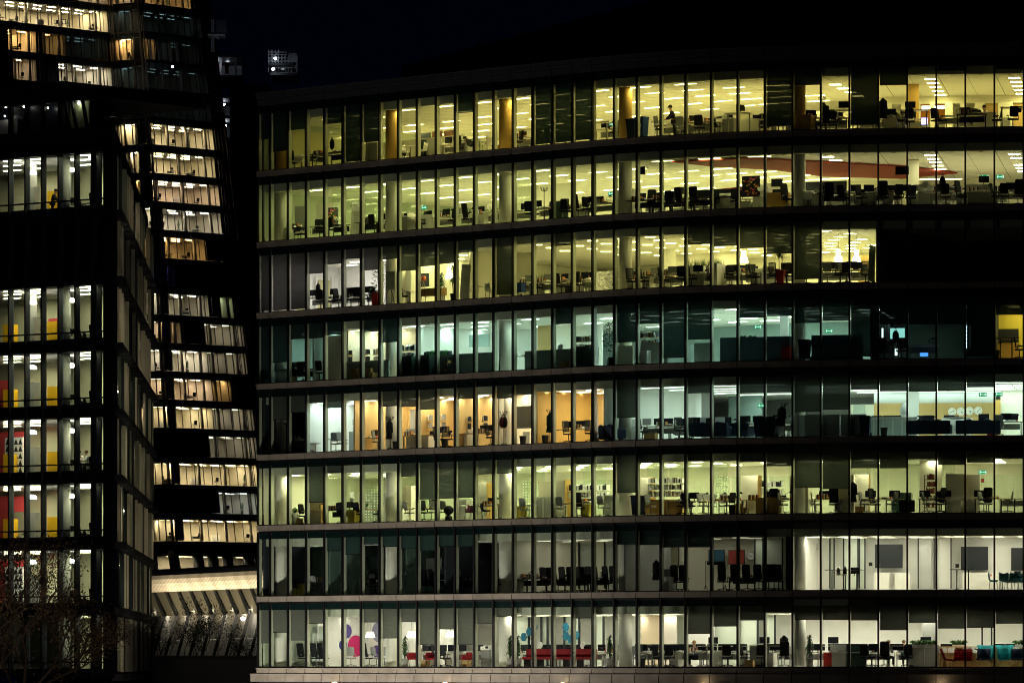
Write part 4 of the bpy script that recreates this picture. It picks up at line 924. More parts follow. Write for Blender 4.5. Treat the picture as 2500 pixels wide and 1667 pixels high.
def person(r, pose, shirt, trousers, hair, scale=1.0):
    """one continuous skinned body with clothing and hair; pose: stand, sit"""
    def skin(name, pts, edges, m, root_i=0, sub=1):
        me = bpy.data.meshes.new(name); me.from_pydata([p[:3] for p in pts], edges, []); me.materials.append(m)
        o = bpy.data.objects.new(name, me); COL.objects.link(o); o.parent = r; KIDS.setdefault(r.name, []).append(o)
        md = o.modifiers.new('skin', 'SKIN'); md.use_smooth_shade = True
        for i, p in enumerate(pts): v = me.skin_vertices[0].data[i]; v.radius = (p[3], p[3] if len(p) < 5 else p[4]); v.use_root = i == root_i
        s_ = o.modifiers.new('sub', 'SUBSURF'); s_.levels = s_.render_levels = sub; return o
    if pose == 'stand':
        J = dict(pel=(0, 0, .95), waist=(0, -.03, 1.10), chest=(0, -.10, 1.32), neck=(0, -.16, 1.48), head0=(0, -.19, 1.56), head1=(0, -.24, 1.66), top=(0, -.25, 1.72),
                 shl=(-.17, -.11, 1.40), ell=(-.24, -.22, 1.14), wrl=(-.17, -.44, 1.04), hal=(-.15, -.52, 1.02), shr=(.17, -.11, 1.40), elr=(.24, -.20, 1.14), wrr=(.19, -.42, 1.02), har=(.17, -.50, 1.0),
                 hil=(-.09, 0, .90), knl=(-.10, -.03, .50), anl=(-.10, .02, .09), tol=(-.11, -.16, .03), hir=(.09, 0, .90), knr=(.11, .03, .50), anr=(.12, .10, .09), tor=(.13, -.08, .03))
    else:
        J = dict(pel=(0, .05, .50), waist=(0, .05, .68), chest=(0, .0, .92), neck=(0, -.05, 1.08), head0=(0, -.07, 1.16), head1=(0, -.10, 1.26), top=(0, -.10, 1.32),
                 shl=(-.18, .0, 1.0), ell=(-.24, -.06, .74), wrl=(-.14, -.30, .78), hal=(-.11, -.38, .79), shr=(.18, .0, 1.0), elr=(.24, -.06, .74), wrr=(.14, -.30, .78), har=(.11, -.38, .79),
                 hil=(-.09, .02, .48), knl=(-.12, -.42, .50), anl=(-.12, -.40, .09), tol=(-.12, -.55, .03), hir=(.09, .02, .48), knr=(.12, -.42, .50), anr=(.12, -.40, .09), tor=(.12, -.55, .03))
    rad = dict(pel=(.14, .11), waist=(.12, .095), chest=(.15, .11), neck=(.055, .055), head0=(.07, .08), head1=(.078, .10), top=(.06, .075), shl=.06, ell=.043, wrl=.032, hal=.04, shr=.06, elr=.043, wrr=.032, har=.04, hil=.09, knl=.06, anl=.042, tol=.035, hir=.09, knr=.06, anr=.042, tor=.035)
    def chain(names, links, grow): 
        pts = [(*J[n], *[q + grow for q in (rad[n] if isinstance(rad[n], tuple) else (rad[n],) * 2)]) for n in names]
        return pts, [(names.index(a), names.index(b)) for a, b in links]
    allE = [('pel', 'waist'), ('waist', 'chest'), ('chest', 'neck'), ('neck', 'head0'), ('head0', 'head1'), ('head1', 'top'), ('chest', 'shl'), ('shl', 'ell'), ('ell', 'wrl'), ('wrl', 'hal'), ('chest', 'shr'), ('shr', 'elr'), ('elr', 'wrr'), ('wrr', 'har'),
            ('pel', 'hil'), ('hil', 'knl'), ('knl', 'anl'), ('anl', 'tol'), ('pel', 'hir'), ('hir', 'knr'), ('knr', 'anr'), ('anr', 'tor')]
    p_, e_ = chain(list(J), allE, 0.0); b = skin('body', p_, e_, skin_m, 0)
    f = {}
    p_, e_ = chain(['pel', 'waist', 'chest', 'shl', 'ell', 'wrl', 'shr', 'elr', 'wrr'], [('pel', 'waist'), ('waist', 'chest'), ('chest', 'shl'), ('shl', 'ell'), ('ell', 'wrl'), ('chest', 'shr'), ('shr', 'elr'), ('elr', 'wrr')], .032); skin('shirt', p_, e_, shirt, 0)
    p_, e_ = chain(['pel', 'hil', 'knl', 'anl', 'hir', 'knr', 'anr'], [('pel', 'hil'), ('hil', 'knl'), ('knl', 'anl'), ('pel', 'hir'), ('hir', 'knr'), ('knr', 'anr')], .016); skin('trousers', p_, e_, trousers, 0)
    h = Vector(J['head1']); mb = MB(); mb.ball(h + Vector((0, .03, .035)), .108, .95, 1.05, .95, 14, 9); part(mb, 'hair', hair, r)
    for s_ in (-1, 1):
        hd = Vector(J['hal' if s_ < 0 else 'har']); mb = MB()
        for q in range(4): mb.tube(hd + Vector((-.03 + .02 * q, -.02, 0)), hd + Vector((-.034 + .023 * q, -.085 + .008 * abs(q - 1.5), -.015)), .010, .007, 5)
        mb.tube(hd + Vector((-s_ * .035, 0, 0)), hd + Vector((-s_ * .06, -.05, .005)), .011, .008, 5); part(mb, 'fingers', skin_m, r)
    mb = MB()
    for s_ in (-1, 1): mb.ball(h + Vector((s_ * .034, -.098, .005)), .012, n=6, m=4)
    part(mb, 'eyes', blkp, r); mb = MB(); mb.ball(h + Vector((0, -.112, -.02)), .018, .8, 1, 1.4, 8, 6); part(mb, 'nose', skin_m, r); mb = MB(); mb.ball(h + Vector((0, -.10, -.06)), .024, 1, .4, .3, 8, 4); part(mb, 'mouth', mat('lips', (.35, .13, .1), .6), r)
    for s_ in (-1, 1): mb = MB(); mb.ball(h + Vector((s_ * .088, .0, -.005)), .024, .4, .8, 1.2, 8, 6); part(mb, 'ear', skin_m, r)
hair_d = mat('dark_hair', (.02, .014, .01), .7); hair_l = mat('light_brown_hair', (.20, .11, .05), .7); hair_f = mat('ginger_hair', (.35, .17, .07), .7); shirt_b = mat('pale_blue_shirt', (.42, .52, .66), .8); shirt_w = mat('white_shirt', (.75, .76, .76), .8); shirt_k = mat('black_shirt', (.012, .012, .018), .8); trous = mat('dark_trousers', (.015, .015, .022), .8); shirt_g = mat('grey_blue_jacket', (.16, .20, .27), .8)
def k_p1(r): person(r, 'stand', shirt_k, trous, hair_d)
def k_p2(r): person(r, 'sit', shirt_w, trous, hair_l)
def k_p3(r): person(r, 'sit', shirt_b, trous, hair_l)
def k_p4(r): person(r, 'sit', shirt_g, trous, hair_f)
def k_p5(r): person(r, 'sit', shirt_w, trous, hair_d)

KD = {  # kind: (builder, object name, description, category, depth, group)
 'ch': (k_ch, 'office_chair', 'black swivel office chair', 'chair', 1.5, 'black office chairs'), 'hb': (k_hb, 'executive_chair', 'black high-backed executive chair', 'chair', 1.4, 'executive chairs'), 'cc': (k_cc, 'conference_chair', 'black tall conference chair', 'chair', 1.5, 'conference chairs'),
 'gc': (k_gc, 'task_chair', 'grey chair with chrome base', 'chair', 1.3, 'grey task chairs'), 'mc': (k_mc, 'mesh_chair', 'chair with framed mesh back', 'chair', 1.4, 'mesh-backed chairs'), 'wc': (k_wc, 'shell_chair', 'white shell chair', 'chair', 1.2, 'white shell chairs'), 'bc': (k_bc, 'shell_chair', 'black shell chair', 'chair', 1.2, 'black shell chairs'),
 'tch': (k_tch, 'shell_chair', 'petrol blue shell chair', 'chair', 1.5, 'petrol blue meeting chairs'), 'rc': (k_rc, 'tub_chair', 'red tub chair', 'chair', 1.0, 'red tub chairs'), 'pc': (k_pc, 'tub_chair', 'plum tub chair', 'chair', 1.2, None), 'tc': (k_tc, 'wing_chair', 'turquoise wing chair', 'chair', 1.2, 'turquoise wing chairs'), 'nc': (k_nc, 'wing_chair', 'navy armchair', 'chair', .8, 'navy armchairs'),
 'st': (k_st, 'bar_stool', 'white bar stool', 'stool', 1.8, 'white bar stools'), 'dk': (k_dk, 'desk', 'pale office desk', 'desk', 2.2, 'pale desks'), 'dd': (k_dd, 'desk', 'dark office desk', 'desk', 2.0, 'dark desks'), 'dw': (k_dw, 'desk', 'wooden desk on chrome legs', 'desk', 2.0, 'wooden desks'), 'sd': (k_sd, 'standing_desk', 'raised standing desk', 'desk', 1.8, 'standing desks'),
 'rt': (k_rt, 'round_table', 'round white pedestal table', 'table', 1.3, 'round tables'), 'ht': (k_ht, 'high_table', 'black high table', 'table', 1.5, 'high tables'), 'mo': (k_mo, 'computer_monitor', 'black computer monitor', 'monitor', 2.2, 'black monitors'), 'hm': (k_hm, 'computer_monitor', 'monitor on raised desk', 'monitor', 1.8, 'raised monitors'), 'pm': (k_pm, 'computer_monitor', 'grey-backed computer monitor', 'monitor', 2.2, 'grey-backed monitors'),
 'cb': (k_cb, 'storage_cabinet', 'low white storage cabinet', 'cabinet', 2.6, 'white cabinets'), 'cs': (k_cs, 'desk_pedestal', 'white drawer pedestal', 'drawers', 1.2, 'white pedestals'), 'cg': (k_cg, 'steel_cabinet', 'grey steel cabinet', 'cabinet', 1.2, 'grey steel cabinets'), 'cd': (k_cd, 'steel_cabinet', 'dark green steel cabinet', 'cabinet', .7, 'dark steel cabinets'),
 'tl': (k_tl, 'tall_cupboard', 'tall cupboard with timber edge', 'cupboard', 1.2, 'tall cupboards'), 'tw': (k_tw, 'tall_cupboard', 'tall beige cupboard', 'cupboard', 1.2, 'tall beige cupboards'), 'wl': (k_wl, 'sideboard', 'low wooden sideboard', 'sideboard', 1.8, 'wooden sideboards'), 'yp': (k_yp, 'desk_pedestal', 'yellow drawer pedestal', 'drawers', 1.1, 'yellow pedestals'), 'pr': (k_pr, 'photocopier', 'grey photocopier with white lid', 'copier', 1.2, 'photocopiers'),
 'so': (k_so, 'sofa', 'navy cushioned sofa', 'sofa', 1.2, 'navy sofas'), 'rb': (k_rb, 'bench_seat', 'long red upholstered bench', 'bench', .9, None), 'rs': (k_rs, 'tufted_seat', 'red tufted seat', 'seat', .8, None), 'ra': (k_ra, 'lounge_chair', 'red reclined lounge chair', 'chair', .8, None), 'bn': (k_bn, 'wheeled_bin', 'navy wheeled bin', 'bin', .7, 'wheeled bins'), 'rcy': (k_rcy, 'recycling_bin', 'blue recycling bin with white mark', 'bin', .7, None), 'wb': (k_wb, 'waste_bin', 'small black waste bin', 'bin', .6, 'waste bins'),
 'co': (k_co, 'coat_stand', 'black coat stand', 'coat stand', 1.0, 'coat stands'), 'ctg': (coat(mat('bottle_green_cloth', (.01, .05, .035), .85)), 'coat', 'dark green coat on a stand', 'coat', .9, None), 'ctk': (coat(fab), 'coat', 'black coat', 'coat', .9, 'black coats'), 'bag': (k_bag, 'shoulder_bag', 'black shoulder bag on coat stand', 'bag', .85, None), 'bgr': (lambda r: k_bag(r, mat('maroon_cloth', (.14, .02, .03), .8)), 'shoulder_bag', 'maroon bag on coat stand', 'bag', .85, None),
 'pl': (k_pl, 'potted_plant', 'tall bushy potted plant', 'plant', .6, 'tall plants'), 'pa': (k_pa, 'potted_palm', 'spiky potted palm', 'plant', .9, 'palms'), 'dr': (k_dr, 'potted_palm', 'spiky palm in red planter', 'plant', .6, None), 'fi': (k_fi, 'potted_tree', 'slender potted fig tree', 'plant', .7, None), 'fern': (k_fern, 'fern_trough', 'trough of arching green leaves', 'plant', 1.4, 'fern troughs'), 'reed': (k_reed, 'reed_planter', 'white planter of upright reeds', 'planter', 1.6, 'reed planters'), 'lr': (k_lowreed, 'reed_planter', 'low planter of reeds', 'planter', 1.6, None), 'wp': (k_wp, 'potted_plant', 'green plant in white pot', 'plant', .6, None), 'dp': (k_dp, 'desk_plant', 'small green desk plant', 'plant', 2.3, 'desk plants'),
 'fc': (k_fc, 'flip_chart', 'flip chart on tripod', 'flip chart', .6, None), 'sh': (k_sh, 'shelving_unit', 'white shelves of ornaments', 'shelves', 1.5, None), 'bi': (k_bi, 'binder_shelf', 'shelves of black and white binders', 'shelves', 2.0, 'binder shelves'), 'bs': (k_bs, 'book_shelf', 'wooden shelves of books', 'shelves', 3.0, 'wooden shelves'), 'ws': (k_ws, 'wall_shelf', 'wooden shelves with picture frames', 'shelves', 2.5, 'wall shelves'), 'gb': (k_gb, 'binder_shelf', 'shelf of green binders', 'shelves', 1.6, None), 'rbk': (k_rbk, 'book_case', 'bookcase of red volumes', 'bookcase', 3.0, None), 'or': (k_or, 'wall_shelf', 'white shelves of trophies', 'shelves', 2.0, 'trophy shelves'),
 'bx': (k_bx, 'carton', 'brown cardboard box', 'box', .9, 'cardboard boxes'), 'bx2': (k_bx2, 'carton_stack', 'stack of brown cartons', 'boxes', .5, 'carton stacks'), 'pp': (k_pp, 'paper_stack', 'loose papers and red mug', 'papers', 2.1, 'paper stacks'), 'bks': (k_bks, 'book_row', 'row of desk files and books', 'books', 2.1, 'desk files'), 'dl': (k_dl, 'desk_lamp', 'black jointed desk lamp', 'lamp', 2.1, 'desk lamps'), 'lp': (k_lp, 'laptop', 'open laptop with paper cup', 'laptop', 2.1, 'laptops'),
 'tr': (k_tr, 'trolley', 'black trolley of boxes', 'trolley', 1.0, None), 'trb': (k_trb, 'trolley', 'chrome trolley with blue sack', 'trolley', .8, None), 'tb': (k_tb, 'sideboard', 'walnut sideboard on thin legs', 'sideboard', 1.0, None),
 'tlamp': (k_tlamp, 'table_lamp', 'coral shaded tripod lamp', 'lamp', 1.0, None), 'pend': (k_pend, 'pendant_lamp', 'lit white pendant lamp', 'lamp', 3.0, 'white pendant lamps'), 'pend2': (k_pend2, 'pendant_lamp', 'cream lit lampshade', 'lamp', 1.2, 'cream lampshades'), 'fan': (k_fan, 'desk_fan', 'white desk fan', 'fan', 2.0, 'desk fans'), 'umb': (k_umb, 'umbrella', 'black furled umbrella', 'umbrella', .6, None), 'sheet': (k_sheet, 'plastic_sheet', 'crumpled white plastic sheet', 'sheet', .3, None), 'cur': (k_refl, 'reflection_strip', 'white strip standing for a reflection', 'reflection_strip', .1, 'white curtains'), 'case': (k_case, 'suitcase', 'black suitcase', 'suitcase', .9, None), 'urn': (k_urn, 'drinks_flask', 'two drinks flasks with cups', 'flasks', 1.5, None), 'rail': (k_rail, 'clothes_rail', 'black clothes rail', 'clothes rail', .9, None),  # white curtains: strips standing in for a bright reflection in the glass
 'ctr': (k_ctr, 'bar_counter', 'wooden bar counter', 'counter', 2.3, 'bar counters'), 'cctr': (k_cctr, 'reception_counter', 'white reception counter', 'counter', 2.6, None), 'rnd': (k_rnd, 'round_counter', 'round white counter', 'counter', 3.4, None), 'vase': (k_vase, 'vase', 'big white vase', 'vase', 2.6, None), 'tab': (k_tab, 'side_table', 'small round side table', 'table', .9, 'side tables'), 'pouf': (k_pouf, 'round_stool', 'black ball stool', 'stool', .8, None), 'nb': (k_nb, 'notice_board', 'black board with coloured notes', 'notice board', 1.6, None), 'red': (k_red, 'desk_pedestal', 'red drawer cabinet', 'drawers', .7, None), 'lk': (k_lk, 'locker_bank', 'white lockers', 'lockers', 1.6, None), 'can': (k_can, 'shelf_canopy', 'dark red shelf canopy on posts', 'canopy', 4.0, None), 'toy': (k_toy, 'toy_figure', 'yellow toy figure', 'toy', 1.2, None), 'banner': (k_banner, 'display_board', 'leaning white display board', 'board', .8, None),
 'p1': (k_p1, 'person', 'person in black leaning over a desk', 'person', 1.9, None), 'p2': (k_p2, 'person', 'person in white shirt sitting', 'person', 2.2, None), 'p3': (k_p3, 'person', 'person in pale blue shirt sitting', 'person', 2.6, None), 'p4': (k_p4, 'person', 'ginger person in grey jacket sitting', 'person', 2.0, None), 'p5': (k_p5, 'person', 'dark-haired person in white shirt', 'person', 3.2, None)}
PROTO = {}
RJ = random.Random(21); NOEXTRA = False
def place_kind(kind, loc, rz):
    fn, nm, *_ = KD[kind]
    if kind not in PROTO:
        o = empty(nm); fn(o); PROTO[kind] = o
    else: o = copy_tree(PROTO[kind])
    o.location = loc; o.rotation_euler = (0, 0, rz); o.scale = (1, 1, 1); return o
def put(k, kind, x, d=None, r=None, z=0.0):
    fn, nm, desc, cat, d0, grp = KD[kind]; d = d0 if d is None else d
    if kind in ('cg', 'cb', 'cs', 'pr', 'lk', 'tl', 'tw', 'cd') and k != 5 and k != 2 and d < 1.7: d += .9
    if kind in ('tl', 'tw') and k == 3: d -= .3
    s = s_at(x, d)
    while s < S0 + .35 and d > .5: d -= .1; s = s_at(x, d)
    p = P(s, d)
    if r is None: r = RJ.choice((0, 180, 150, 200, 20, -20)) + RJ.uniform(-12, 12) if cat == 'chair' else RJ.uniform(-3, 3)
    o = place_kind(kind, (p.x, p.y, FZ(k) - .03 + z), -theta(s) + R(r))
    if kind in ('dk', 'dw', 'dd') and not NOEXTRA:
        for kk, dx in (('bks', -.45), ('lp', .1), ('pp', .3), ('dl', .55)):
            if RJ.random() < .42: q = put(k, kk, x + dx * 30 * (1 if s > 18 else .75), d + .05)
    return say(o, desc, cat, x, d, k, f'{grp}, {FLOOR[k]}' if grp else None)
# ------------------------------------------------------------------ what stands on each floor: kind, column, [depth], [turn]
def G(k, fn, txt):
    for it in txt.split(';'):
        t = it.split()
        if not t: continue
        put(k, t[0], fn(float(t[1])), *[None if q == '_' else float(q) for q in t[2:]])
G(8, C1, 'wc 395 1.2 40; ch 360; rt 430; wc 525 1 -30; dd 610 1.3 90; dd 730 .9; bag 700 .9; mo 1035; dk 1015; cg 1090 .7 0; rt 1400; wc 1350 1.3 90; wc 1510 1.3 -70; cd 1558 1.2 90; cg 1615 1 0; mo 1745; dk 1740; cb 1665 2.6; pr 1905 1.4; rt 2025; bc 1960 1.3 90; wc 2090 1.3 -90; cs 2180 1.4; pp 1860 2; mo 1865 2.4; bx 2200 1.1; ch 1840 1.8; dk 1000 5; mo 1330 6; dk 1340 6; mo 1450 8; dk 1460 8')
G(8, C2, 'mo 135 2; dk 130 2; sd 190 1.6; ch 90 1.4; pm 100 4; dk 110 4; mo 870 1.8; dk 880 1.9; sd 815 1.6; ch 960 1.2; cg 1065 .7; bn 1125 .9; rcy 1200; cb 1255 1.6; cb 1325 3; p1 1490 1.9 -70; dk 1440 2.2; mc 1365 1.2 150; gc 1560 1.6; dk 1640 2; mo 1670 2.2 40; wc 1545 2.8; dk 1790 1.9; ch 1720 1.7; bc 1870 1.4 80; wc 1890 2.4; cb 1970 1.5; pr 1990 2.4; sd 2070 1.3; hm 2085 1.4 60; cb 2180 3.2; cb 2260 3.6; mo 1830 4; dk 1820 4; ch 1600 3.4; mo 1760 5; dk 1750 5; dk 430 1.6; ch 380 1.4; mo 640 1.8; dk 650 1.8')
G(8, C3, 'cs 290 .9; dk 450 1.8; mo 440 1.9 30; pp 400 1.8; wl 425 1.4 90; co 540 1.6; bgr 552 1.5; hb 580 1.3 170; hm 735 1.4; sd 710 1.5; dk 640 2; mo 630 2.1; ch 665 1.2 60; ctk 1085 .8; mo 1155 2; dk 1180 2; pp 1160 1.9; cb 1190 1.6; bc 1250 1 90; ch 1325 1.5 180; sd 1370 2; hm 1330 2; mo 1290 2.6; ch 1565 1.2 30; dk 1700 1.7; bc 1620 1.3 90; mo 1820 1.8; dd 1880 1; mo 1900 2.4 50; pp 1930 2; p5 2005 2.6 -60; cb 2000 1.4; mc 2105 1.3 -80; sd 2260 1.2; mo 2280 1.4; ch 2250 1; cs 2180 3; dk 100 1.5; ch 150 1.2; ch 860 1; dk 900 2; wb 480 2')
G(7, C1, 'wc 375 1.1 20; wc 440 1 -20; dd 400 1.3; ch 590 1.2 60; dk 560 1.3; ch 715 1.1 170; dd 750 1.4; nb 695 1.9; banner 910 1.4; co 895 2; ch 1080 1.2 180; dd 1030 1.4; mo 1170 1.6; dk 1180 1.7; cg 1245 1; fan 1225 1.8; pr 1375 1; pp 1430 1.8; dk 1480 2; ch 1500 1.6; mo 1565 2; cb 1565 1; mo 1725 1.8; pm 1690 2.4; dk 1710 1.9; ch 1785 1.2 10; hb 1920 1.2 170; pm 1870 2; dk 1900 2; mo 2035 2; dk 2045 1.9; pp 2115 1.8; cs 2060 1.2; fan 2110 2; fan 2240 1.2; dk 2220 1.4; ch 1000 1.8; mo 1380 4; dk 1390 4')
G(7, C2, 'ch 200 1 200; mo 150 2.2; dk 120 1.8; mo 270 1.4; co 325 1.2; dk 320 1.5; ch 240 1.2; cd 455 .9; mc 505 1.1 40; ch 530 1.3 180; hb 635 1.2 170; mo 730 1.5; dk 690 1.6; ch 720 1 90; dk 850 1.4; mo 825 1.9; pp 820 1.5; lk 1070 1; mo 1200 1.8; dd 1200 1.2; hb 1280 1.2 20; mo 1340 2; dd 1370 1.4; mo 1455 1.6; ch 1460 1 180; hb 1560 1.1 160; mo 1500 2.4; dd 1560 1.7; can 1960 3.2; hb 1680 1.2 180; mo 1790 2; mo 1740 1.8; dd 1750 1.3; ch 1850 1; mo 1910 2; mo 1960 2.2; dd 1930 1.5; nb 2180 1.6; cb 1970 1; fan 2265 1.6; ch 2040 1.1; mo 2100 3; cg 2270 1.2; fan 1650 1.4; mo 600 3; dk 620 3; mo 400 4; dk 410 4')
G(7, C3, 'cb 95 1.6; wl 140 1.4; hb 228 1 60; pp 90 1.7; wc 395 1.2; dk 430 1.5; pp 420 1.5; cb 470 1.8; hb 610 1 180; dd 640 1.3; mo 560 1.8; pp 660 1.6; ch 730 1 150; mo 840 1.4; ch 895 .9 60; dk 880 1.5; mo 960 1.6 20; pp 800 1.6; cb 930 2; hb 1090 .9 180; dk 1130 1.4; mo 1170 2; ch 1220 1 200; mo 1290 1.8; pm 1215 2.2; cs 1130 1; cs 1360 1.1; cg 1470 1.1; pm 1410 1.8; fan 1470 1.4; pp 1490 1.3; mo 1605 1.5; ch 1650 1 170; dk 1640 1.6; bag 1620 .9; hb 1790 1 60; cs 1800 .9; hm 1990 1.3 20; cg 1905 1; cg 2010 1; dk 1950 1.6; pp 1960 1.4; mc 2100 .9 80; ch 2160 1; mo 2235 1.2; hb 2295 1 200; dk 2230 1.4; ch 1330 1.4; dk 380 4; mo 360 4; mo 470 4.2; mo 540 4; dk 520 4.2; dk 720 4.4; mo 700 4.4; mo 1050 4; dk 1060 4; mo 1700 4; dk 1720 4; pm 1880 3; ch 2050 2')
G(6, C1, 'mo 525 1.3 20; dk 560 1.4; bag 575 1.2; ch 600 1 200; mo 715 1.4; dk 740 1.5; ch 690 1.1; ch 760 1 100; mo 860 1.5; dk 890 1.6; ch 940 1.1 200; ch 870 1; mo 1025 1.5; dk 1050 1.6; dp 1050 1.4; ch 1030 1.1; red 1108 .8; fi 1112 1.2; fc 1225; sh 1385 1.7 -45; bc 1355 1.1 120; rt 1400 1.3; tb 1605 1.2; tlamp 1520 1.2; dp 1678 1.0; pa 1790 .9; banner 1895 .8; wc 1965 1.1; rt 2010 1.2; wc 2120 1.2; pend 1752 1.6; pl 1680 1.6')
G(6, C2, 'trb 110; pm 185 1.5; dk 180 1.6; mc 265 1.2 90; lr 300 2; pm 360 1.6; dk 340 1.5; cs 250 .8; mo 510 2; pm 555 2; dk 500 1.6; ch 480 1.1 160; mc 640 1.2 190; mo 690 1.8; mo 730 2; dk 720 1.8; ch 610 1; sheet 852 .28 0; mo 830 2; pm 900 2.2; dk 860 2; mc 1115 1.1 180; mc 1220 1.2 100; pm 1320 1.8; dk 1270 1.7; cs 1260 1; ch 1400 1.1 90; pm 1475 1.5; mo 1530 1.7; dk 1480 1.5; ch 1560 1 200; reed 1690 1.9; reed 1810 2.4; mc 1645 1.1 150; mo 1705 1.4; dk 1740 1.6; mc 1830 1 100; reed 1888 1.2 90; mo 2010 1.9; dk 1980 1.9; mo 2085 2.4; dk 2120 2; mo 2175 2; mc 2220 1.3 90; cb 2285 1.3; pend 2115 2.2; mc 2180 1.6; ch 1990 1.4; mo 170 4; mo 590 4; dk 600 4; mo 1350 4.5; dk 1360 4.5; pm 1000 3; wb 540 1; cb 2000 4')
G(6, C3, 'cb 70 1.5; dr 168; mc 120 1 160; dk 110 1.4; mo 215 1.6; ch 220 1.1; mo 580 1.6; gc 590 1 180; mo 635 1.8; dk 640 1.7; pend 686 3; pend 848 3.6; pm 730 2; mc 700 1.2; dk 830 1.8; mo 805 1.6; mo 855 2; mc 930 1.2 190; pp 930 1.7; ch 760 1; banner 985 .6 70; banner 1000 1 80; dk 420 1.6; ch 400 1.2; mo 900 4; dk 890 4')
G(5, C1, 'dd 300 1.1; mo 375 1.4; mo 455 1.4; dd 420 1.4; ch 385 1 160; ch 440 .9; mo 560 1.3; dd 560 1.4; ch 590 .9 200; bx 340 .7; bs 860 1.8 -40; bs 1000 2 -30; bs 1110 2 -30; bx2 900 .45; bx2 1030 .45; cd 1380 .5; bi 1385 1.3; gb 1590 1.5; cd 1545 .45; bx 1600 1.1; gb 1710 1.6; tr 1720 .5; pp 1545 .8; umb 2200 .4; cs 1390 .9')
G(5, C2, 'pp 110 1; cd 695 .8; pp 690 1.2; bs 690 1.6; ch 735 .9; cur 772 .1; fi 912 .5; wb 930 .4; cg 1270 .9; bs 1250 .9; cg 1330 .9; cs 1230 .5; fan 470 1; gb 2150 1.2; bx 505 .5')
G(5, C3, 'red 222 .6; bn 385 .4; ht 2190 .8; ch 2310 .8 90; wl 2200 2.4; wb 2100 .5; ch 1100 1; dk 1150 1.6; ch 1250 1.1; dk 1450 1.3; bag 1200 1')
G(4, C1, 'tab 550 .8; gc 735 1.1 210; rt 690 1.2; gc 790 .9 90; cg 920 1 0; ws 905 2.2 -40; mo 1010 1.8; mo 1078 1.8; dw 1040 1.6; gc 1105 .9 120; cs 1020 .9; co 1222 .8; ctk 1215 .75; wb 1272 .5; umb 1312 .4; cg 1435 1; dw 1420 1.4; dw 1570 1.3; cs 1560 1; ws 1580 2.2 -40; ws 1700 2.2 -40; mo 1700 1.6; dw 1730 1.5; mc 1738 .9 200; wb 1708 .45; bs 1925 2.2 -40; bs 2070 2.2 -40; pr 1915 1.2; dw 1920 1.4; mo 2060 1.7; mo 2122 1.7; mc 2125 .9 160; dw 2080 1.5; cs 1910 .9; co 2240 .7; bag 2250 .65; bgr 2226 .6; mc 1660 .8; wb 200 .6; co 290 .8; dk 400 1')
G(4, C2, 'wb 135 .45; cs 195 .8; co 376 .7; ctg 376 .65; wb 335 .5; dw 490 1.3; mo 540 1.5; mc 545 .8 180; dw 660 1.4; mo 640 1.5; mo 700 1.5; mc 740 .8 200; cur 772 .1; so 900 .7 160; cg 1080 .6; mc 1205 .9 90; dk 1270 1.5; bx 1265 .7; bx 1300 .7; mo 1350 2; pm 1245 2; dk 1430 1.8; mc 1540 1 190; mo 1440 2.2; ch 1600 1.2; mo 1650 1.8; mo 1680 2; pm 1750 2.2; dk 1720 2.2; so 1830 .9 175; so 2000 1.4 180; pm 1900 2.4; mo 1960 2.6; mo 2130 1.6; mo 2240 1.8; dk 2170 1.5; ch 2110 1; bn 2262 .6; bn 2332 .5; pp 2170 1.3; mo 1560 4; dk 1560 4; dk 1950 4')
G(4, C3, 'bn 88 .55; co 205 .8; ctk 178 .75; mo 145 1.4; dk 160 1.3; cs 170 .8; tch 310 1.4; tch 420 1.3; tch 500 1.4; mo 835 1.6; dk 830 1.8; bn 928 .5; cs 835 .8; wb 1095 .4; cctr 1050 2.2; vase 1278 2.2; mo 1030 3.4; mo 1130 3.4; mo 1220 3.4; so 1500 .9 175; tab 1660 .6; rnd 1750 2.6; so 1940 1 180; mo 1500 3.2; mo 1680 3.2; mo 1990 2; pp 2030 1.8; mo 2190 1.4; mo 2250 1.8; dk 2200 1.5; gc 2120 1.1; mo 1440 3.6; dk 1450 3.6; dk 1660 3.6; mo 1720 4.2; red 2060 1.8')
G(3, C1, 'wp 365 .5; ch 450 .8 100; dw 420 1.2; bx 400 .6; tl 578 .7 0; dw 550 .9; cs 515 .5; mo 785 1; mo 855 1; dd 740 .9; ch 790 .6 190; bi 880 1.8 -45; ch 940 .7 180; yp 900 .6; dd 860 1; dp 1010 .6; ch 1110 .8; dw 1060 1; tw 1385 1.3; toy 1355 1; gc 1392 .6 160; cs 1330 .5; mo 1605 1.4; gc 1590 .8 20; dw 1550 1.2; ch 1525 .7 80; pouf 1745 .5; gc 1720 1 180; pc 1945 .6; cg 1885 .8; pp 1880 1; tl 2065 1.1; bc 2075 .6 150; dw 2120 .9; mo 2128 1.1')
G(3, C2, 'gc 155 .7 180; yp 110 1; rt 190 1; cg 370 .9; tw 365 1.6; cg 290 .8; gc 470 .5 200; tl 490 1.1; dw 540 1; bi 620 1.6; bi 720 1.6; hb 655 .8 180; dw 600 .9; yp 720 1.1; gc 855 .7 175; bi 830 2.2; dw 700 1.1; cg 935 .6; cg 1090 .6; pr 1130 .9; bn 1168 .5; pr 1195 1.2; tl 1230 1.3; or 1360 1.7; or 1480 1.7; wl 1340 1.4; wl 1480 1.4; gc 1280 .6 90; dk 1540 1; pp 1550 .9; ch 1560 .6; mo 1670 1.2; ch 1630 .7 160; gc 1745 .7 100; dw 1700 1.1; pm 1750 2.6; dw 1860 1.2; ch 1985 .8 250; bx 2080 .6; bx2 2060 .9; cs 2185 .6; tl 2180 1.4; dw 2250 .8; wb 2010 .5; dw 2000 1.1; gc 1940 1.6; gc 1820 1.8')
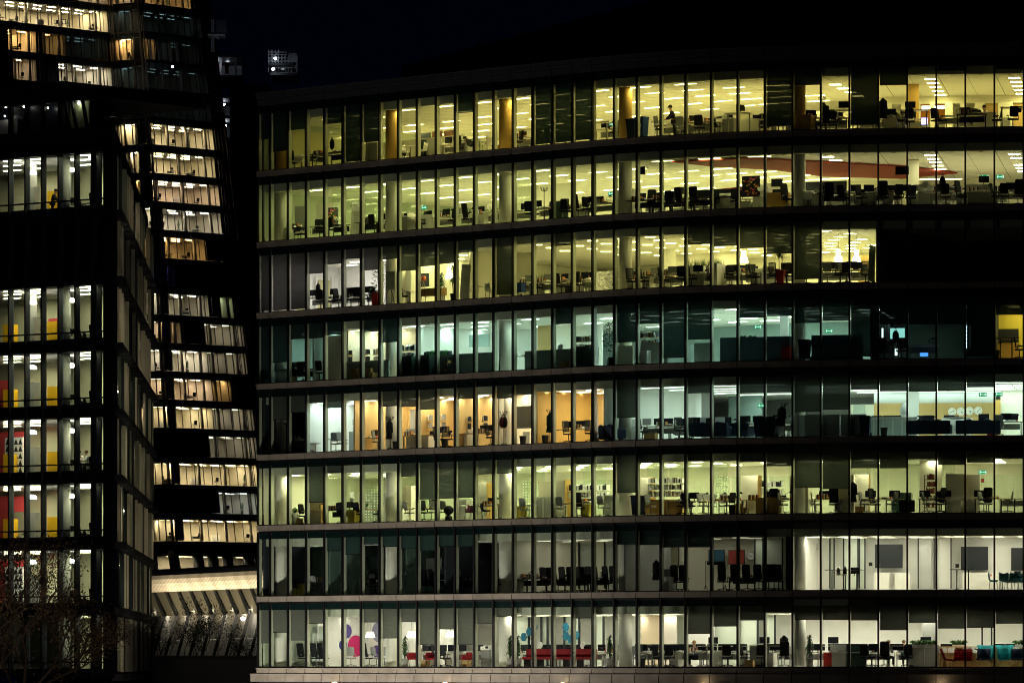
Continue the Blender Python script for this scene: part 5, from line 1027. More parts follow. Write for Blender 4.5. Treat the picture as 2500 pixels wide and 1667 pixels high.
G(3, C3, 'bi 90 2.2; hb 120 .8 180; gc 190 .6 90; dw 170 1; mo 60 1.4; wl 60 .7; tw 340 .8; gc 485 .7 100; dw 590 .9; hb 655 .7 175; mo 560 1.3; tw 745 .6; tl 880 1.4; ctk 815 .7; bx 875 .5; gc 920 .7 80; dw 1000 1; hb 1015 1.3 60; mo 975 1.5; mo 1190 1.2; gc 1165 .7 250; pp 1100 .9; case 1265 .7; cd 1255 1.3; dw 1140 1; mo 1460 1.3; rbk 1510 2.6; gc 1480 .6 80; dw 1530 .9; hb 1590 1 240; mo 1650 1.3; ch 1610 .7; tl 1730 1.1; tw 1870 1.3; cs 1740 .6; cs 1880 .6; hb 2015 1 200; gc 1990 .6 70; dw 2030 .9; mo 1950 1.4; gc 2205 .8 270; dw 2150 1.2; dk 2260 1.5; case 1335 .6; wc 430 2; rt 420 1.6')
G(2, C1, 'bc 385 1 90; yp 410 1.4; yp 440 1.4; gc 560 1; dk 600 1.2; gc 690 1; pl 1000 1.4; ch 1090 1.2 180; dk 1060 1.6; cc 1545 1 80; cc 1612 1.1 100; cc 1690 1; rt 1740 1.2; cc 2190 .8 80; cc 1850 1.2; dd 1900 1.6')
G(2, C2, 'dd 150 1; dd 260 1; cc 340 1.1 90; cc 450 1.2 160; cc 395 2 180; cc 510 1 180; cc 575 1.3 200; cc 645 1 180; cc 740 1.2 190; cc 800 1 180; cc 690 2 180; cc 900 1.2 170; cc 965 1 180; cc 1000 1.4 150; dd 600 1.8; dd 800 1.8; dd 480 1.9; ctk 1330 .9; cc 1510 1 180; cg 1440 1.4; cc 1575 1 200; rail 1860 .6; cc 1930 .8 185; cc 2045 .8 180; cc 2150 .8 178; cc 2250 .8 180; cc 2340 .8 182; dd 2100 1.7; cs 1430 .6; dp 850 1.6')
G(2, C3, 'cc 60 1 180; cc 110 .8 190; cc 150 1.3 180; ht 680 1.2; ht 800 1.3; urn 715 1.25; mo 830 1.6; cb 1110 4.7 0; cb 1230 4.7 0; ht 1800 1.2; cb 1900 4.7 0; cb 2020 4.7 0; tch 2075 1.4 90; tch 2170 .9 180; tch 2270 .8 180; tch 2220 1.9; tch 2330 1.6; tch 2310 1; dk 2280 1.6; pp 2000 3.9')
G(1, C1, 'cd 400 1; hb 440 .9 90; pp 380 1; hb 560 .8 180; hb 625 1 170; gc 870 1 60; hb 1035 1 150; gc 1100 1.2; pend2 1042 1.6; pend2 1412 1.6; pend2 1762 1.6; gc 1170 1; rc 1425 .8 60; pl 1355 .5; rc 1592 .8 30; mo 1540 1.8; mo 1590 2; dk 1560 1.9; bx 1530 .6; pp 1560 1.8; mo 1695 1.7; mo 1772 1.7; dk 1730 1.8; ch 1715 .8 180; cs 1775 .9; rc 1905 .8 -30; bx 1905 .6; mo 1870 1.9; dk 1880 2; pp 1930 1.8; pr 2105 .9; mo 2080 2; dk 2060 2; mo 2030 2.2; red 2130 3; cg 2150 1; pl 2300 .5; ch 1640 1.2; cs 1620 1.1')
G(1, C2, 'rb 468 .75; pl 90 .5; pl 915 .55; mo 150 1.9; mo 205 2.1; mo 345 1.9; mo 365 2.4; mo 460 2.1; mo 555 1.9; mo 730 2; mo 640 2.3; dk 170 2.1; dk 380 2.1; dk 580 2.1; dk 760 2.1; fan 670 1.9; fan 290 1.8; dp 310 2.6; dp 690 2.6; dp 850 2.5; pp 260 1.8; pp 500 1.8; pp 830 1.9; ch 740 1.3; mo 840 2.2; mo 1175 1.6; mo 1215 1.8; dk 1200 1.7; mo 1310 1.8; pm 1350 2; dk 1360 1.8; mo 1420 1.7; pp 1260 1.5; dp 1220 2.6; dp 1355 2.6; ch 1350 1 160; ch 1450 1 200; cs 1510 1; mo 1490 1.7; mo 1545 1.9; dk 1520 1.8; gc 1170 1; pp 1390 1.6; pp 1560 1.6; p4 1680 1.9 -30; mo 1730 1.8; mo 1830 2.4; hm 1840 1.8; sd 1830 1.9; dk 1700 1.6; sd 1880 1.5; pp 1900 1.7; mo 1930 1.9; ch 1970 .9 190; cs 1860 .8; mo 2010 2; mo 2085 1.8; dk 2000 1.9; ch 2125 .9 90; sd 2240 1.6; mo 2100 2.4; hm 2300 1.6; bx 2170 .5; cg 2245 .9; ch 2275 1.2; pp 2150 1.7; wb 1205 .5; pp 2050 1.7; cs 2120 1.2')
G(1, C3, 'mo 125 1.3; mo 60 1.6; sd 150 1.3; pp 170 1.3; hb 200 .8 200; ctk 198 .7; cs 75 .8; pl 428 .5; hm 640 1.9; mo 500 1.6; mo 700 1.5; mo 790 1.6; dk 560 1.8; dk 720 1.7; red 595 1.6; sd 610 2; pp 660 1.5; cg 690 .7; cs 640 .8; mo 850 1.7; mo 900 1.9; mo 1005 1.6; dk 860 1.8; dk 1000 1.8; ch 930 .9 170; ch 985 .8 90; pp 940 1.6; cd 850 .9; p2 1130 1.8 160; hb 1095 1 190; p3 1268 2.2 20; mo 1220 1.7; mo 1175 1.9; sd 1250 1.9; ch 1300 1; pp 1280 1.7; fern 1410 1.1; fern 1500 1.3; cg 1390 .6; cg 1520 .9; cb 1450 1; hm 1470 2.2; ctr 1730 2; ctr 2020 2; st 1625 1.6; st 1700 1.6; st 1830 1.7; st 1905 1.6; st 2275 1.6; ra 1655 .7 90; rs 1805 .7 0; fern 1770 2; fern 2330 2; nc 1990 .6 30; tc 2010 1.3 0; tc 2175 1 0; nc 2300 .7 -20; bx 2090 1; mo 2130 3; mo 2230 3; dk 2200 3.2; ctr 2300 2.2; mo 1650 3; mo 1720 3; mo 640 4; dk 700 4; mo 880 4; dk 900 4')

NOEXTRA = True
for k, s0_, s1_, rows in ((1, 13.5, 33, (3.6, 5.4)), (7, 19, 33, (3.2, 5.2)), (6, 14, 28, (3.4,)), (8, 19, 33, (3.4,)), (4, 20.5, 27, (3.0, 5.0))):
    for d in rows:
        s_ = s0_
        while s_ < s1_:
            x_ = px(P(s_, d)); put(k, 'dk', x_, d); put(k, RJ.choice(('mo', 'mo', 'pm')), x_ + RJ.uniform(-14, 14), d)
            if RJ.random() < .5: put(k, RJ.choice(('ch', 'ch', 'mc', 'gc')), x_ + RJ.uniform(-18, 18), d - .7)
            if RJ.random() < .5: put(k, RJ.choice(('pp', 'bks', 'lp', 'dp')), x_ + RJ.uniform(-18, 18), d)
            s_ += RJ.uniform(1.3, 2.1)
NOEXTRA = False
# wall-hung things: screens, pictures, clocks, signs
def hung(k, x0, x1, y0, y1, d, nm, desc, cat, m, fm=None, group=None):
    pa, pb = P(s_at(x0, d), d), P(s_at(x1, d), d); w = (pb - pa).length; c = (pa + pb) / 2; s = s_at((x0 + x1) / 2, d)
    h0, h1 = h_at(c, y1, k), h_at(c, y0, k); o = empty(nm, (c.x, c.y, FZ(k) + (h0 + h1) / 2), -theta(s))
    mb = MB(); mb.box((0, 0, 0), (w, .05, h1 - h0)); part(mb, 'frame', fm or blkp, o); mb = MB(); mb.box((0, -.03, 0), (w - .05, .012, h1 - h0 - .05)); part(mb, 'face', m, o)
    return say(o, desc, cat, (x0 + x1) / 2, d, k, group)
tvm = mat('dark_screen', (.03, .035, .042), .3, spec=.5)
hung(2, C3(1015), C3(1262), 1328, 1386, 5.0, 'wall_screen', 'dark wall screen above white cabinets', 'screen', tvm); hung(2, C3(1785), C3(2028), 1334, 1391, 5.0, 'wall_screen', 'dark wall screen by high table', 'screen', tvm); hung(2, C3(2235), C3(2345), 1337, 1392, 5.0, 'wall_screen', 'dark wall screen behind petrol chairs', 'screen', tvm)
hung(5, C3(2095), C3(2302), 803, 836, 3.2, 'wall_screen', 'black television on yellow wall', 'screen', tvm)
hung(7, C3(1197), C3(1320), 407, 427, 1.2, 'hung_screen', 'black screen hung from the ceiling', 'screen', tvm); hung(7, C3(85), C3(186), 437, 456, 1.6, 'hung_screen', 'tilted black screen hung low', 'screen', tvm); hung(7, C2(1490), C2(1576), 458, 475, 3, 'hung_screen', 'black screen hung over dark desks', 'screen', tvm); hung(7, C2(1176), C2(1228), 407, 426, .6, 'hung_screen', 'small black screen beside the column', 'screen', tvm)
hung(2, C2(1800), C2(1942), 1341, 1376, 4.4, 'wall_picture', 'blue canvas picture', 'picture', mat('blue_canvas', (.03, .10, .16), .8)); hung(2, C2(1978), C2(2122), 1342, 1377, 4.4, 'wall_picture', 'red canvas picture', 'picture', mat('red_canvas', (.36, .06, .05), .8))
hung(2, C2(1252), C2(1366), 1329, 1385, 4.4, 'wall_picture', 'large speckled grey picture', 'picture', mat('speckled_canvas', (.2, .2, .2), .8, noise=.8, nscale=40)); hung(2, C2(1400), C2(1532), 1334, 1385, 4.4, 'wall_picture', 'large speckled olive picture', 'picture', mat('speckled_olive', (.25, .24, .16), .8, noise=.8, nscale=40))
hung(2, C1(1520), C1(1692), 1361, 1396, 3.2, 'wall_picture', 'pale grey pinboard', 'picture', mat('pale_board', (.45, .47, .48), .8)); hung(2, C1(870), C1(1020), 1358, 1391, 3.2, 'wall_picture', 'dark framed picture', 'picture', mat('dark_canvas', (.05, .08, .09), .6)); hung(2, C1(1045), C1(1186), 1358, 1391, 3.2, 'wall_picture', 'dark framed picture', 'picture', mat('dark_canvas', (.05, .08, .09), .6))
hung(4, C2(80), C2(215), 991, 1046, .95, 'whiteboard', 'white wipe board with scribbles', 'whiteboard', mat('wipe_board', (.86, .86, .86), .4, noise=.03, nscale=6), chrome)
for x0, y0 in ((C3(958), 1372), (C3(1735), 1376)): hung(2, x0, x0 + 9, y0, y0 + 9, 5.0, 'control_panel', 'small black control panel on white wall', 'control panel', blkp)
exitm = emit('exit_green', (.02, .55, .22), .22); exitw = emit('exit_white', (.7, 1, .8), .5)
def exit_sign(k, x, y, d, w=.42):
    s = s_at(x, d); p = P(s, d); h = h_at(p, y, k); o = empty('exit_sign', (p.x, p.y, FZ(k) + h), -theta(s)); mb = MB(); mb.box((0, 0, 0), (w, .05, .20)); part(mb, 'sign_box', exitm, o)
    mb = MB(); mb.box((-.12, -.03, 0), (.05, .01, .11)); mb.box((-.06, -.03, .01), (.09, .01, .025), ry=.5); mb.ball((-.11, -.03, .075), .018, n=6, m=4); mb.box((.03, -.03, 0), (.09, .01, .03)); mb.add([(.07, -.035, .05), (.07, -.035, -.05), (.12, -.035, 0)], [(0, 1, 2)]); mb.box((.165, -.03, 0), (.05, .01, .13)); part(mb, 'pictogram', exitw, o)
    return say(o, 'green lit running-man exit sign', 'exit sign', x, d, k, f'exit signs, {FLOOR[k]}')
for a in ((8, C2(918), 304, 8), (7, C2(925), 473, 8), (7, C1(1525), 507, 3), (7, C3(1998), 432, 6), (7, C3(2135), 432, 6), (5, C2(182), 862, 5), (5, C2(2240), 798, 6), (5, C3(600), 808, 6), (4, C2(2272), 990, 8), (4, C3(1980), 963, 7), (4, C3(2125), 962, 5), (3, C3(1978), 1152, 3.4)): exit_sign(*a)
hand = mat('clock_hand', (.02, .02, .02), .5)
def clock(k, x, y, d, r, hm, desc):
    s = s_at(x, d); p = P(s, d); o = empty('wall_clock', (p.x, p.y, FZ(k) + h_at(p, y, k)), -theta(s)); n = 28
    c = lambda q, yy: [(q * math.cos(2 * math.pi * i / n), yy, q * math.sin(2 * math.pi * i / n)) for i in range(n)]
    mb = MB(); mb.prism(c(r, -.05), (0, .05, 0)); part(mb, 'rim', chrome if k == 2 else white, o); mb = MB(); mb.prism(c(r * .88, -.058), (0, .006, 0)); part(mb, 'dial', paper, o)
    for i in range(12):
        a = 2 * math.pi * i / 12; mb = MB() if i == 0 else mb; mb.box((math.sin(a) * r * .74, -.062, math.cos(a) * r * .74), (.012, .004, r * .16), ry=a)
    part(mb, 'hour_marks', hand, o)
    for a, l, nm in ((R(hm[0] * 30 + hm[1] * .5), .45, 'hour_hand'), (R(hm[1] * 6), .68, 'minute_hand')): mb = MB(); mb.box((math.sin(a) * r * l / 2, -.066, math.cos(a) * r * l / 2), (.025, .004, r * l), ry=a); part(mb, nm, hand, o)
    return say(o, desc, 'clock', x, d, k, 'row of four wall clocks' if k == 4 else None)
for x, y, t, w_ in ((C3(1706), 1005, (8, 10), 'first'), (C3(1784), 1004.5, (4, 20), 'second'), (C3(1862), 1003, (3, 25), 'third'), (C3(1940), 1002.5, (7, 8), 'fourth')): clock(4, x, y, 10.8, .22, t, f'{w_} round clock on timber wall')
clock(2, C3(466), 1334, 4.9, .25, (9, 15), 'chrome round clock on white wall'); clock(2, C2(2180), 1357, 4.4, .24, (2, 50), 'chrome round clock beside red picture')
# glow of the dark fifth-floor room: screens that were left on
def glow(x0, x1, y0, y1, d, m, nm, desc, cat): return hung(5, x0, x1, y0, y1, d, nm, desc, cat, m)
glow(C3(1146), C3(1286), 800, 828, 3, emit('screen_aqua', (.20, .50, .45), .55), 'lit_screen', 'aqua lit screen', 'screen'); glow(C3(1070), C3(1094), 800, 826, 2.6, emit('screen_pale', (.6, .8, .8), .7), 'lit_screen', 'narrow pale lit screen', 'screen')
glow(C3(1415), C3(1495), 860, 871, 1.5, emit('screen_blue', (.05, .22, .75), .8), 'lit_screen', 'blue lit screen', 'screen'); glow(C3(1188), C3(1220), 850, 869, 1.4, emit('screen_pale', (.6, .8, .8), .7), 'lit_screen', 'small pale lit screen', 'screen')
o = empty('light_strip', P(s_at(C3(1848), 2.2), 2.2, FZ(5) + 1.2)); mb = MB()
for i in range(6):
    mb.box((-.06, 0, -.5 + .2 * i), (.02, .02, .16)); mb.box((.10, 0, -.5 + .2 * i), (.02, .02, .16))
part(mb, 'tube', emit('strip_white', (.6, .85, 1), 3), o); part(MB().box((.02, .03, 0), (.24, .02, 1.2)), 'backing', blkp, o); say(o, 'twin vertical strips of white light', 'light', C3(1848), 2.2, 5)
hung(8, C3(1425), C3(1492), 287, 306, 3, 'light_box', 'lilac glowing light box', 'light', emit('lilac_glow', (.55, .40, 1.0), 1.1)); hung(8, C3(1430), C3(1640), 258, 268, 13.5, 'light_strip', 'long warm cove light strip', 'light', emit('cove_glow', (1, .85, .45), 4))
hung(7, C3(1410), C3(1800), 436, 440, 12, 'light_strip', 'long warm cove light strip', 'light', emit('cove_glow', (1, .85, .45), 4))
hung(3, C3(1965), C3(1992), 1168, 1177, 3.3, 'safety_sign', 'small red fire notice', 'sign', redp)
# ------------------------------------------------------------------ ground
mb = MB(); mb.quad((-1500, -200, -9), (1500, -200, -9), (1500, 3000, -9), (-1500, 3000, -9))
g = mb.obj('ground', mat('asphalt', (.05, .05, .05), .9, noise=.2, nscale=.3)); tag(g, kind='structure')
def at(x, y, Y): return Vector(((x - CX) / F * Y, Y, (HY - y) / F * Y))
def attach(o, parent):
    o.parent = parent; o.matrix_parent_inverse = Matrix.Translation(-parent.location); KIDS.setdefault(parent.name, []).append(o); return o

# ------------------------------------------------------------------ the louvred block on the near corner
CA = R(40); CXY = Vector((-24.22, 350, 0)); SD = Vector((-.032, 1, 0)).normalized()
def LP(u, d, z=0.0): return CXY + Vector((-math.cos(CA) * u + math.sin(CA) * d, math.sin(CA) * u + math.cos(CA) * d, z))
def u_at(x, d):
    lo, hi = -5, 40
    for _ in range(40):
        m = (lo + hi) / 2
        if px(LP(m, d)) > x: lo = m
        else: hi = m
    return lo
def SP(t, o, z=0.0): return CXY + SD * t + Vector((SD.y, -SD.x, 0)) * o + Vector((0, 0, z))
lblock = tag(empty('louvred_office', LP(6, 4, 0)), 'dark office block with stepped vertical louvres along its receding side', 'building')
def lpart(mb, name, m, parent=None):
    o = mb.obj(name, m)
    if parent: o.parent = parent; KIDS.setdefault(parent.name, []).append(o)
    else: attach(o, lblock)
    return o
def lbox(mb, u0, d0, u1, d1, z0, z1): return mb.hexa([LP(u0, d0, z0), LP(u1, d0, z0), LP(u1, d1, z0), LP(u0, d1, z0), LP(u0, d0, z1), LP(u1, d0, z1), LP(u1, d1, z1), LP(u0, d1, z1)])
def poly_prism(mb, pts, z0, z1): return mb.prism([Vector((p.x, p.y, z0)) for p in pts], (0, 0, z1 - z0))
darkm = mat('dark_facade_metal_and_unlit_slab', (.010, .012, .016), .6); navyg = mat('blue_black_panel_and_unlit_tone', (.008, .010, .022), .4)
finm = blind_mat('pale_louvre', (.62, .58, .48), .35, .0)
finm2 = blind_mat('half_lit_louvre', (.34, .34, .28), .35, .0); finm3 = blind_mat('shaded_louvre', (.14, .16, .14), .3, .0); finm4 = blind_mat('unlit_louvre', (.03, .04, .04), .2, .0)  # lit and shaded stripes are put into the louvre colours
lglass = shiny_glass('clear_wavy_glass', (.90, .95, .92), .07, .03, .5, (.4, .4, 2.0))
plan = [LP(0, .15), SP(72, -.1), SP(72, -14), LP(27, 12), LP(27, .15)]
LW = emit('lamp_added_beige', (1, .92, .58), 80); LWs = emit('lamp_side', (1, .88, .62), 7); LSH = emit('pendant_glow', (1, .95, .85), 6)
yel = mat('yellow_storage', (.72, .42, .01), .6); beige = mat('beige_wall', (.78, .76, .58), .8); crim = mat('crimson_wall', (.55, .06, .07), .8); gcol = mat('grey_column', (.36, .38, .35), .7)
side_lit = {7: .7, 6: .6, 5: .7, 4: 1.0, 3: 1.3, 2: 1.2, 1: 1.1, 0: .12}
rl = random.Random(31)
for j in range(8):
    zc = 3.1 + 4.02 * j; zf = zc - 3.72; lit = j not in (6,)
    mb = MB(); poly_prism(mb, plan, zc, zc + .30); lpart(mb, 'floor_slab', darkm)
    if lit: mb = MB(); poly_prism(mb, [LP(.5, .5), SP(72, -.4), SP(72, -13), LP(26.5, 12), LP(26.5, .5)], zc - .06, zc - .02); lpart(mb, 'ceiling', ceilm)
    mb = MB(); lbox(mb, 0, .0, 27, .10, zc, zc + .30); lbox(mb, 0, .02, 27, .12, zf, zf + .10); lpart(mb, 'slab_edge', darkm)
    mb = MB(); lbox(mb, 0, -.05, 27, .08, zc - 2.92, zc - 2.83); lpart(mb, 'hand_rail', darkm)
    mb = MB(); lbox(mb, 0, .05, 27, .10, zf + .08, zc - 3.25); lpart(mb, 'spandrel_panel', navyg)
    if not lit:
        mb = MB(); lbox(mb, .3, .6, 27, .7, zf, zc); lpart(mb, 'unlit_room_sheet', navyg)  # dark sheet standing in for the unlit rooms of this storey
    uw = [u_at(x, 0) for x in (257, 226, 186, 145, 104, 64, 24, -16, -56)]
    while uw[-1] + 1.5 < 26.8: uw.append(uw[-1] + 1.45)
    mb = MB(); lbox(mb, 26.85, .05, 26.95, 12, zf - .1, zc); lpart(mb, 'end_wall', darkm)
    for q, (a, b) in enumerate(zip(uw, uw[1:])):
        fr = MB(); lbox(fr, a - .06, -.12, a + .06, .20, zf, zc); w = lpart(fr, 'window', darkm)
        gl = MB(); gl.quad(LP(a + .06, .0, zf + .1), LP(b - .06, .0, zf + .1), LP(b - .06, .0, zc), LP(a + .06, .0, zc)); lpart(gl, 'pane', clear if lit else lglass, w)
        inn = MB(); lbox(inn, a - .05, .2, a + .05, .30, zf, zc); lpart(inn, 'mullion', mat('dark_blue_mullion', (.03, .045, .07), .5), w)
    mb = MB(); lbox(mb, u_at(246, .8), .8, u_at(222, .8), .9, zf, zc); lbox(mb, -.1, -.15, u_at(259, 0), .3, zf - .1, zc + .3); lpart(mb, 'corner_and_dimming_panel', navyg)  # corner pier, plus a dark sheet added to dim the last bay
    if lit:
        mb = MB(); p, q = LP(26, 9), LP(u_at(252, 7.5), 7.5)
        mb.hexa([Vector((a.x, a.y + e, z)) for z in (zf, zc) for a, e in ((p, 0), (q, 0), (q, .2), (p, .2))]); lpart(mb, 'back_wall', beige)
        c = LP(u_at(158, 1.2), 1.2); mb = MB(); mb.lathe([(.34, zf), (.34, zc)], (c.x, c.y, 0), 22); lpart(mb, 'column', gcol)
        mb = MB(); a, b = u_at(88, 3.2), u_at(60, 3.2)
        if j in (5, 7): lbox(mb, a, 3.2, b, 3.3, zc - 2.0, zc); lpart(mb, 'partition', mat('grey_bulkhead', (.30, .29, .25), .8))
        me = lamp_mesh(1.5, .06, LW)  # thin strips added to brighten these rooms beyond their pendants
        for d in (.7, 3.0, 5.6):
            for x in (30, 90, 205):
                if j == 0 and x < 150: continue
                pp = LP(u_at(x, d), d, zc - .075); reg_lamp(me, pp, -CA, f'added linear room light of the louvred block, {ORD[j]} storey from the tree', f'added linear lights of the louvred block, {ORD[j]} storey', 1)
    # side: louvres standing in front of lit rooms
    zf2, s_ = zf + .15, side_lit[j]
    mb = MB()
    for t in range(2, 72, 2):
        w = .16 + .18 * rl.random(); off = .06 + .10 * rl.random()
        if (t // 6 + j) % 4 == 0 or rl.random() < .15: continue
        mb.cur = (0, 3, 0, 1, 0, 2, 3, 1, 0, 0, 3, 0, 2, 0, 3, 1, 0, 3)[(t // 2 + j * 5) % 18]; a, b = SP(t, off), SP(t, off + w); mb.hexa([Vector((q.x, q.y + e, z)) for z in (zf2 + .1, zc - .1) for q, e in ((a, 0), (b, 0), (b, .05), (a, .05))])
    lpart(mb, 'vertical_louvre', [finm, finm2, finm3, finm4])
    mb = MB()
    for t in range(0, 74, 2):
        a, b = SP(t, -.05), SP(t, .62); mb.hexa([Vector((q.x, q.y + e, z)) for z in (zf - .15 - .12 * (t % 4 == 0), zf + .14) for q, e in ((a, 0), (b, 0), (b, .5), (a, .5))])
    lpart(mb, 'ledge', darkm)
    mb = MB(); a, b = SP(6, -3.0), SP(71, -3.0); mb.hexa([q + Vector((e, 0, z)) for z in (zf, zc) for q, e in ((a, 0), (b, 0), (b, -.1), (a, -.1))]); lpart(mb, 'side_wall', greyw if j else darkm)
    if s_ > .2:
        me = lamp_mesh(2.4, .12, emit(f'lamp_side_{j}', (1, .88, .60), 34 * s_))
        for t in range(5, 70, 8):
            if rl.random() < .12: continue
            reg_lamp(me, SP(t, -1.5, zc - .08), R(90), f'strip light behind the louvres of the dark block, {ORD[j]} storey from the tree', f'strip lights behind the louvres, {ORD[j]} storey', .4)
# penthouse and roof of that block
mb = MB(); zr = 3.1 + 4.02 * 7 + .3
poly_prism(mb, plan, zr, zr + 1.25); lpart(mb, 'roof_parapet', darkm)
mb = MB(); lbox(mb, 3.0, 1.6, 27, 1.7, zr + 1.2, zr + 3.2); lpart(mb, 'penthouse_wall', navyg)
mb = MB(); mb.prism([LP(u, .8, z) for u, z in ((1.2, zr + 3.0), (2.6, zr + 3.9), (5, zr + 4.3), (27, zr + 4.5), (27, zr + 3.1))], LP(0, 9) - LP(0, 0)); lpart(mb, 'penthouse_roof', darkm)
pg = mat('sage_lit_wall', (.38, .46, .24), .8)
mb = MB(); lbox(mb, u_at(218, 1.4), 1.4, u_at(172, 1.4), 1.5, zr + 1.2, zr + 3.1); lpart(mb, 'penthouse_panel', pg)
mb = MB(); lbox(mb, u_at(40, 1.4), 1.4, u_at(-5, 1.4), 1.5, zr + 1.2, zr + 2.3); lpart(mb, 'penthouse_panel', greyw)
for x in (172, 188, 214):
    mb = MB(); mb.tube(LP(u_at(x, 1.0), 1.0, zr + 1.2), LP(u_at(x - 14, 1.0), 1.0, zr + 3.2), .12); lpart(mb, 'raking_strut', darkm)
for x in (24, 64, 104, 145):
    mb = MB(); lbox(mb, u_at(x + 4, .9), .9, u_at(x - 4, .9), 1.1, zr + 1.2, zr + 3.2); lpart(mb, 'penthouse_post', darkm)
def glow_ball(p, r, m, nm, label, cat, group=None):
    mb = MB(); mb.ball((0, 0, 0), r, n=8, m=6); o = mb.obj(nm, m, None, p); m2 = MB(); m2.lathe([(r * 1.2, r * .7), (r * .8, r * 1.3)], n=8); part(m2, 'housing', darkm, o); return tag(o, label, cat, group)
pl_ = emit('penthouse_lamp', (1, .95, .8), 12)
for i, (x, y) in enumerate(((14, 256), (58, 259), (117, 267), (12, 278), (192, 262))):
    p = LP(u_at(x, 1.2), 1.2, (HY - y) / F * 356); glow_ball(p, '.05' and (.05 if i < 4 else .08), pl_, 'roof_lamp', f'small white lamp on the penthouse of the louvred block', 'lamp', 'penthouse lamps')

# furniture of the louvred block
def lput(kind, x, d, zc, r=0, desc=None, cat=None, dz=0.0, j=0):
    u = u_at(x, d); p = LP(u, d, zc - 3.70 + dz); o = place_kind(kind, p, -CA + R(r)); fn, nm, ds, ct, _, gp = KD[kind]
    o['category'] = ct
    if gp: o['group'] = gp + ', louvred block'
    LAB.append((o, x, d, desc or ds, f'in the louvred block, {ORD[j]} storey from the tree')); return o
def k_yel(r): cab(r, 1.25, .5, 1.75, yel, 2)
def k_yel2(r): cab(r, .8, .5, 1.7, yel, 1)
def k_tallg(r): cab(r, .9, .5, 2.05, mat('mid_grey_laminate', (.30, .31, .30), .5), 2)
def k_lsh(r): mb = MB(); mb.lathe([(.36, 2.92), (.30, 3.1), (.12, 3.16)], n=18); part(mb, 'lamp_shade', LSH, r); mb = MB(); mb.tube((0, 0, 3.1), (0, 0, 3.64), .01); part(mb, 'cord', blkp, r)
KD.update({'yel': (k_yel, 'storage_cabinet', 'yellow storage cabinet', 'cabinet', 2, 'yellow cabinets'), 'yel2': (k_yel2, 'storage_cabinet', 'narrow yellow cabinet', 'cabinet', 2, 'narrow yellow cabinets'), 'tallg': (k_tallg, 'tall_cupboard', 'tall grey cupboard', 'cupboard', 2, 'tall grey cupboards'), 'lsh': (k_lsh, 'pendant_lamp', 'white glowing pendant lamp', 'lamp', 2, 'white pendants')})
for j in (7, 5, 4, 3, 2, 1):
    zc = 3.1 + 4.02 * j
    for kk, x, d, r in (('yel', 140, 2.4, 0), ('yel2', 26, 2.4, 0), ('ch', 200, 1.2, 160), ('dk', 206, 1.4, 0), ('hb', 232, 1.0, 180), ('lsh', 76, 2.4, 0), ('lsh', 173, 2.6, 0), ('tallg', 78, 1.9, 0), ('mo', 174, 1.6, 0), ('bc', 214, .8, 150)):
        if j == 1 and kk in ('yel', 'yel2'): continue
        if j == 7 and kk in ('bc', 'yel2'): continue
        lput(kk, x, d, zc, r, j=j, dz=.85 if kk in ('ch', 'hb', 'bc', 'dk', 'mo', 'tallg', 'yel', 'yel2') and False else 0)
    if j in (3, 2, 1):
        mb = MB(); lbox(mb, u_at(60, 4.5), 4.5, u_at(-10, 4.5), 4.6, zc - 1.5, zc - .5); lpart(mb, 'crimson_bulkhead', crim)
        mb = MB(); lbox(mb, u_at(22, 3), 3, u_at(-10, 3), 3.1, zc - 3.7, zc - .9); lpart(mb, 'crimson_wall', crim)
    if j in (3, 1):   # black and white triangle pattern
        mb = MB(); mb.cur = 0; lbox(mb, u_at(56, 2.6), 2.6, u_at(12, 2.6), 2.65, zc - 3.7, zc - .95); mb.cur = 1
        ua, ub = u_at(55, 2.58), u_at(13, 2.58)
        for a in range(4):
            for b in range(6):
                u0 = ua + (ub - ua) * a / 4; u1 = ua + (ub - ua) * (a + 1) / 4; z0 = zc - 3.6 + b * .44
                mb.add([LP(u0, 2.57, z0), LP(u1, 2.57, z0), LP((u0 + u1) / 2, 2.57, z0 + .36)], [(0, 1, 2)])
        lpart(mb, 'pattern_wall', [paper, blkp])
    if j == 4: mb = MB(); lbox(mb, u_at(22, 2.6), 2.6, u_at(-10, 2.6), 2.7, zc - 3.7, zc - 1.4); lpart(mb, 'crimson_wall', crim)
    if j == 5: mb = MB(); lbox(mb, u_at(141, 3), 3, u_at(118, 3), 3.1, zc - 2.6, zc - 1.7); lpart(mb, 'red_picture', crim)
lput('p1', 128, 1.3, 3.1 + 4.02 * 7, 120, 'dark-clothed person bent forward by a column', j=7)
lput('p5', 194, 1.2, 3.1 + 4.02 * 3, 40, 'person in white shirt at a desk', j=3, dz=.35); lput('p2', 214, 1.3, 3.1 + 4.02 * 3, -60, 'person in white leaning sideways', j=3, dz=.35)

# ------------------------------------------------------------------ the tapering glass tower far behind
TV = [(-40, .03, 785), (265, .07, 803), (338, .065, 800), (501, .12, 811)]
def tv(i, z):
    a, b, D = TV[i]; y = HY - F * z / D; return Vector(((a + b * y - CX) / F * D, D, z))
tower = tag(empty('glass_tower', tv(2, 0) + Vector((0, 12, 0))), 'tall tapering glass tower with leaning bars and many lit floors', 'building')
def tpart(mb, name, m, parent=None):
    o = mb.obj(name, m); return attach(o, tower) if parent is None else o
def tz(k): return 17.2 + 3.926 * k
def tp(f, t, z, d=0.0):
    a, b = tv(f, z), tv(f + 1, z); p = a.lerp(b, t); n = Vector((-(b - a).y, (b - a).x, 0)).normalized(); return p + n * d
def t_at(f, x, z):
    lo, hi = 0, 1
    for _ in range(30):
        m = (lo + hi) / 2
        if px(tp(f, m, z)) < x: lo = m
        else: hi = m
    return lo
